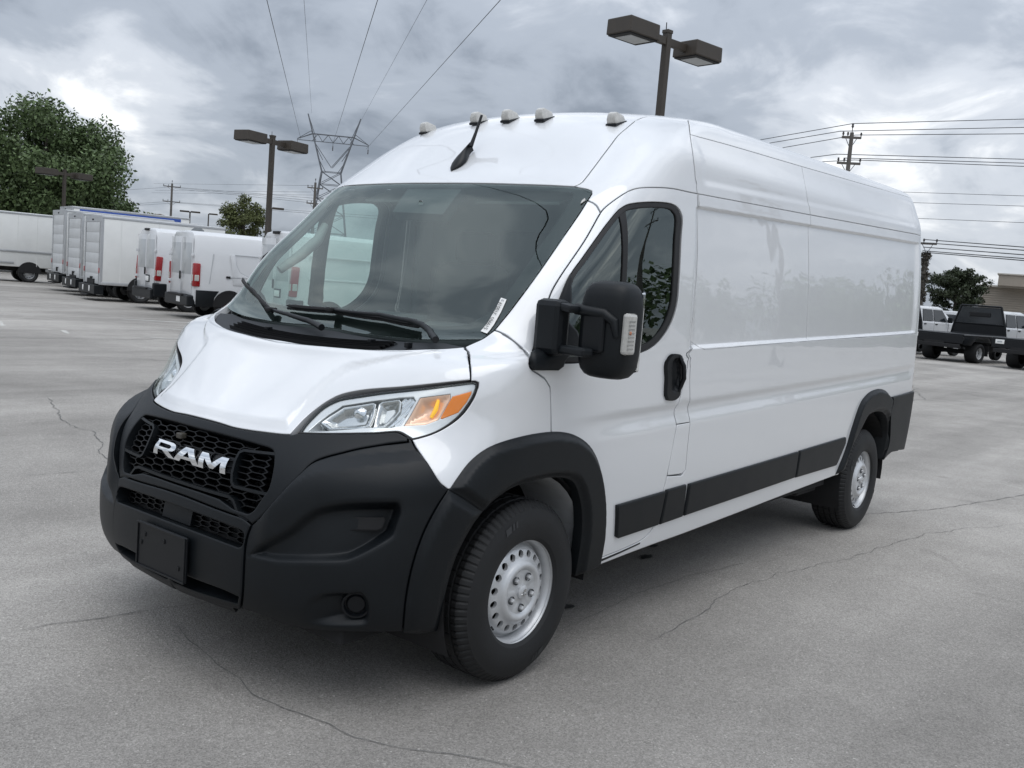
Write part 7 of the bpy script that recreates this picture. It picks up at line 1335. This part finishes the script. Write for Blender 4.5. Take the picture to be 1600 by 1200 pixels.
# lattice tower
tw = tag(empty('lattice_tower', (-163.07, -190.31, -1.1), math.atan2(9.31, -9.48)), 'steel lattice transmission tower with three hanging insulators', 'transmission tower')
def tower():
    b = []; D_ = 1.6
    def leg(x0, z0, d0, x1, z1, d1): 
        for sx in (1, -1):
            for sy in (1, -1): b.append(((sx*x0, sy*d0, z0), (sx*x1, sy*d1, z1)))
    leg(6.0, 0, 4.5, 2.4, 27.0, 1.3)             # body legs
    leg(2.4, 27.0, 1.3, 6.6, 41.0, .25)          # the V up to the peaks
    zs = [0, 6, 11.5, 16.2, 20.2, 23.8, 27]
    f = lambda z: (6.0+(2.4-6.0)*z/27, 4.5+(1.3-4.5)*z/27)
    for z0, z1 in zip(zs[:-1], zs[1:]):
        (a0, d0), (a1, d1) = f(z0), f(z1)
        for sy in (1, -1): b += [((-a0, sy*d0, z0), (a1, sy*d1, z1)), ((a0, sy*d0, z0), (-a1, sy*d1, z1)), ((-a1, sy*d1, z1), (a1, sy*d1, z1))]
        for sx in (1, -1): b += [((sx*a0, -d0, z0), (sx*a1, d1, z1)), ((sx*a0, d0, z0), (sx*a1, -d1, z1))]
    g = lambda z: (2.4+(6.6-2.4)*(z-27)/14, 1.3+(.25-1.3)*(z-27)/14)
    z_ = [27, 30, 33.2]
    for z0, z1 in zip(z_[:-1], z_[1:]):
        (a0, d0), (a1, d1) = g(z0), g(z1)
        for sx in (1, -1):
            b += [((sx*a0, -d0, z0), (sx*a1, d1, z1)), ((sx*(a0-.9), d0, z0), (sx*a1, d1, z1))]
    for sx in (1, -1):
        for sy in (1, -1): b.append(((sx*.1, sy*1.3, 28.2), (sx*4.2, sy*.9, 33.6)))     # inner V
        b.append(((sx*6.6, 0, 41), (sx*4.4, 0, 35.4))); b.append(((sx*9.0, 0, 34.6), (sx*5.6, 0, 36.9))); b.append(((sx*5.6, 0, 36.9), (sx*4.3, 0, 34.6)))
    for sy in (.55, -.55): b += [((-9.0, sy*.2, 34.4), (9.0, sy*.2, 34.4)), ((-5.2, sy, 36.2), (5.2, sy, 36.2)), ((-9.0, sy*.2, 34.6), (-5.2, sy, 36.2)), ((9.0, sy*.2, 34.6), (5.2, sy, 36.2))]
    xs = np.linspace(-5.2, 5.2, 9)
    for i in range(8):
        za, zb_ = (34.4, 36.2) if i % 2 == 0 else (36.2, 34.4); b.append(((xs[i], 0, za), (xs[i+1], 0, zb_)))
    legs = MB()
    for i, (p, q) in enumerate(b):
        if i < 8: legs.tube([p, q], .19, 4, cap=False)
    tag(legs.build('tower_legs', MGALV, tw, fix=False), kind='stuff')
    mb = MB()
    for p, q in b[8:]: mb.tube([p, q], .10, 4, cap=False)
    tag(mb.build('lattice', MGALV, tw, fix=False), kind='stuff')
    for x_ in (-8.9, 0, 8.9): MB().tube([(x_, 0, 34.4), (x_, 0, 33.6)]+[(x_, 0, 33.6-.2*i) for i in range(1, 7)], [.05, .05]+[.16, .09]*3, 8).build('insulator', MINS, tw)
tower()
FAR = {"tower": [-163.07, -190.31, 0.0], "tower_wires": [[[-156.88, -195.46, 33.44], [55.35, 58.61, 11.71]], [[-163.13, -190.26, 33.52], [54.12, 70.43, 11.63]], [[-169.34, -184.75, 32.61], [52.62, 82.55, 12.45]], [[-158.68, -193.99, 40.05], [22.44, 22.6, 19.06]], [[-168.16, -185.83, 39.84], [21.02, 39.2, 19.24]]], "pole_r": [-46.8, -14.95, 7.6], "pole_r_top": [-46.75, -15.08, 11.02], "wires_r": [[[-46.78, -14.99, 11.05], [-63.84, -3.51, 14.09]], [[-46.58, -15.53, 10.65], [-64.04, -2.92, 13.61]], [[-46.85, -14.82, 10.48], [-63.82, -3.49, 13.11]], [[-46.56, -15.59, 9.49], [-64.14, -2.49, 11.41]], [[-46.71, -15.19, 9.31], [-64.01, -2.8, 11.18]], [[-46.87, -14.74, 9.23], [-63.87, -3.16, 10.92]], [[-46.78, -14.99, 11.05], [-60.5, -36.65, 11.38]], [[-46.58, -15.53, 10.65], [-61.62, -34.01, 11.7]], [[-46.85, -14.82, 10.48], [-62.11, -33.17, 11.37]], [[-46.56, -15.59, 9.49], [-64.37, -27.65, 11.76]], [[-46.87, -14.74, 9.23], [-64.58, -27.28, 11.7]]], "ivy": [-54.81, -12.88, 3.91], "ivy_top": [-54.77, -13.01, 5.02], "wires_low": [[[-54.74, -13.11, 5.92], [-38.32, -0.07, 4.32]], [[-54.75, -13.09, 5.74], [-38.32, -0.06, 4.21]], [[-54.76, -13.06, 5.49], [-38.33, -0.04, 4.05]], [[-54.76, -13.03, 5.28], [-38.33, -0.02, 3.92]], [[-54.77, -13.03, 5.2], [-38.33, -0.01, 3.82]]], "wires_mid": [[[-82.55, -24.77, 11.99], [-69.11, -1.17, 9.84]], [[-82.58, -24.68, 11.12], [-69.12, -1.09, 9.23]], [[-82.62, -24.54, 9.82], [-69.13, -0.95, 8.14]]], "pole_l": [[-76.49, -124.01, 10.67], [-76.59, -123.94, 11.87]], "pole_m": [[-67.45, -81.29, 8.39], [-67.39, -81.33, 10.75]], "wires_l": [[[-76.61, -123.93, 11.41], [-70.65, -82.52, 9.33]], [[-76.09, -124.26, 11.35], [-70.92, -82.34, 9.02]], [[-77.13, -123.6, 11.2], [-70.42, -82.66, 8.74]], [[-76.17, -124.21, 9.25], [-76.46, -77.96, 8.03]], [[-77.2, -123.56, 9.2], [-75.96, -78.27, 7.7]], [[-76.61, -123.93, 11.41], [-73.4, -160.47, 9.36]], [[-76.17, -124.21, 9.25], [-73.97, -160.12, 7.22]], [[-77.2, -123.56, 9.2], [-72.94, -160.77, 6.68]]], "wires_m": [[[-67.41, -81.32, 10.47], [-92.8, -155.64, 13.99]], [[-67.07, -81.6, 9.73], [-93.03, -155.46, 12.82]], [[-67.82, -80.97, 9.48], [-92.67, -155.76, 12.36]]], "wire_v": [[[-59.72, -74.69, 13.58], [-59.95, -74.5, 6.05]]]}
def wire(a, b, r, label, sag=0., group=None):
    A, B = Vector(a), Vector(b); n = 24; pts = [A.lerp(B, i/n)-Vector((0, 0, sag*4*(i/n)*(1-i/n))) for i in range(n+1)]
    o = MB().tube(pts, r, 5, cap=False).build('power_line', MWIRE, None, smooth=2.); return tag(o, label, 'power line', group)
pos_ = ['left conductor', 'middle conductor', 'right conductor', 'left shield wire', 'right shield wire']
for i, (a, b) in enumerate(FAR['tower_wires']): wire(a, b, .030 if i < 3 else .020, pos_[i]+' running overhead from the lattice tower')
ORD = ['topmost', 'second', 'third', 'fourth', 'fifth', 'lowest']
for i, (a, b) in enumerate(FAR['wires_r'][:6]): wire(a, b, .020, ORD[i]+' of six thin wires running right from the two arm utility pole', .0, 'wires right of the two arm pole')
for i, (a, b) in enumerate(FAR['wires_r'][6:]): wire(a, b, .020, (ORD[:4]+ORD[5:])[i]+' of five thin wires running left from the two arm utility pole', .0, 'wires left of the two arm pole')
for i, (a, b) in enumerate(FAR['wires_low']): wire(a, b, .024, (ORD[:4]+ORD[5:])[i]+' of five low wires running right from the ivy covered pole', .0, 'wires of the ivy covered pole')
for i, (a, b) in enumerate(FAR['wires_mid']): wire(a, b, .018, ('upper', 'middle', 'lower')[i]+' of three faint wires crossing the sky right of the big van', .0, 'faint wires at middle height')
for i, (a, b) in enumerate(FAR['wires_l']): wire(a, b, .017, (['topmost', 'second', 'third', 'fourth', 'lowest'][i]+' of five distant wires running right' if i < 5 else ['topmost', 'middle', 'lowest'][i-5]+' of three distant wires running left')+' from the pole between the left trees', .0, 'wires of the distant pole')
for i, (a, b) in enumerate(FAR['wires_m']): wire(a, b, .015, ('upper', 'middle', 'lower')[i]+' of three distant wires strung left from the pole at the tower foot', .0, 'wires of the pole at the tower foot')
# ------------------------------------------------------------------ trees
def leaf_mat(name, col):
    m, t, b = nt_new(name); ge = t.nodes.new('ShaderNodeNewGeometry'); r = t.nodes.new('ShaderNodeMapRange'); r.inputs[3].default_value = .55; r.inputs[4].default_value = 1.5
    t.links.new(ge.outputs['Random Per Island'], r.inputs[0]); v = t.nodes.new('ShaderNodeVectorMath'); v.operation = 'SCALE'; v.inputs[0].default_value = col; t.links.new(r.outputs[0], v.inputs[3]); t.links.new(v.outputs[0], b.inputs['Base Color'])
    b.inputs['Roughness'].default_value = .55; b.inputs['Specular IOR Level'].default_value = .3
    return m
MLF = leaf_mat('leaf_dark_green', (.088, .128, .052)); MLF2 = leaf_mat('leaf_olive', (.095, .11, .04)); MCON = leaf_mat('conifer_green', (.040, .052, .028)); MBARK = mat('bark', (.07, .06, .05), .95, var=.3, vscale=3)
def tree(x, y, h, w, label, m, n, s, seed, group=None, low=.12, nc=46):
    rg = np.random.default_rng(seed); e_ = tag(empty('broadleaf_tree', (x, y, gz(x, y))), label, 'tree', group)
    MB().tube([(0, 0, 0), (.02*h, .01*h, h*.35), (0, 0, h*.75)], [h*.028, h*.02, h*.008], 9).build('trunk', MBARK, e_, smooth=.8)
    C = []; R = []
    while len(C) < nc:
        p = rg.uniform(-1, 1, 3)
        if np.linalg.norm(p) > 1 or np.linalg.norm(p) < .35: continue
        f = 1-.25*max(0, p[2]); C.append((p[0]*w*.42*f, p[1]*w*.42*f, h*(low+(1-low)*.5)+p[2]*h*(1-low)*.43)); R.append(w*.5*rg.uniform(.15, .31))
    bl = MB()
    for c in C[::4]: bl.tube([(0, 0, h*.32), (c[0]*.5, c[1]*.5, (c[2]+h*.3)/2), c], [h*.012, h*.008, h*.003], 5)
    tag(bl.build('branches', MBARK, e_, fix=False), kind='stuff'); leaves(C, R, n, s, m, 'crown', e_, seed+1, .8, kind='stuff')
    return e_
gt = 'broadleaf trees behind the trucks'
tree(-27.3, -59.6, 11.5, 12.4, 'large dark green tree behind the box trucks, right tree of the left clump', MLF, 78000, .12, 21, gt, .0, 90)
tree(-21.0, -63.5, 12.0, 12.5, 'large dark green tree cut by the left edge of the photo', MLF, 64000, .125, 33, gt, .0, 90)
tree(-46.9, -65.6, 7.6, 5.4, 'small round olive green tree beside the left lot lamp', MLF2, 17000, .095, 41, None, .12, 60)
tree(-46.2, -78.0, 6.6, 4.4, 'small thin tree between the stone coloured roof and the distant pole', MLF2, 2600, .14, 52, None, .2, 20)
def conifer(x, y, h, w, label, seed):
    rg = np.random.default_rng(seed); e_ = tag(empty('conifer_tree', (x, y, gz(x, y))), label, 'tree')
    MB().tube([(0, 0, 0), (0, 0, h*.9)], [.16, .05], 8).build('trunk', MBARK, e_, smooth=.8); C = []; R = []; bl = MB()
    for k in range(120):
        z_ = h*(.16+.80*rg.random()**.9); a = rg.uniform(0, 6.28); l = w*.5*(.55+.45*rg.random())*(1-.5*max(0, (z_/h-.75)/.25)); 
        tip = (l*math.cos(a), l*math.sin(a), z_+l*.30*rg.uniform(-.2, 1.7)); bl.tube([(0, 0, z_), tip], [.03, .01], 4)
        for f in (.4, .65, .85, 1.0): C.append((tip[0]*f, tip[1]*f, z_+(tip[2]-z_)*f)); R.append(.22+.2*f*(1.1-f)+.12*rg.random())
    tag(bl.build('branches', MBARK, e_, fix=False), kind='stuff'); leaves(C, R, 24000, .085, MCON, 'crown', e_, seed, .75, kind='stuff')
conifer(-69.8, -14.7, 5.25, 4.2, 'wide dark conifer above the white pickup on the right', 5)
# ------------------------------------------------------------------ the far side of the lot (behind the photographer, mirrored in the paint)
def far_wood():
    rg = np.random.default_rng(11); C = []; R = []
    for k in range(260):
        a = math.radians(rg.uniform(-40, 172)); d = rg.uniform(120, 165); hh_ = rg.uniform(7, 14); x, y = d*math.cos(a), d*math.sin(a)
        for q in range(3): C.append((x+rg.normal()*2, y+rg.normal()*2, -.3+hh_*(.2+.3*q))); R.append(rg.uniform(3.6, 5.5))
    o = leaves(C, R, 80000, .62, MLF, 'far_wood', None, 12, .8); tag(o, kind='stuff')
far_wood()
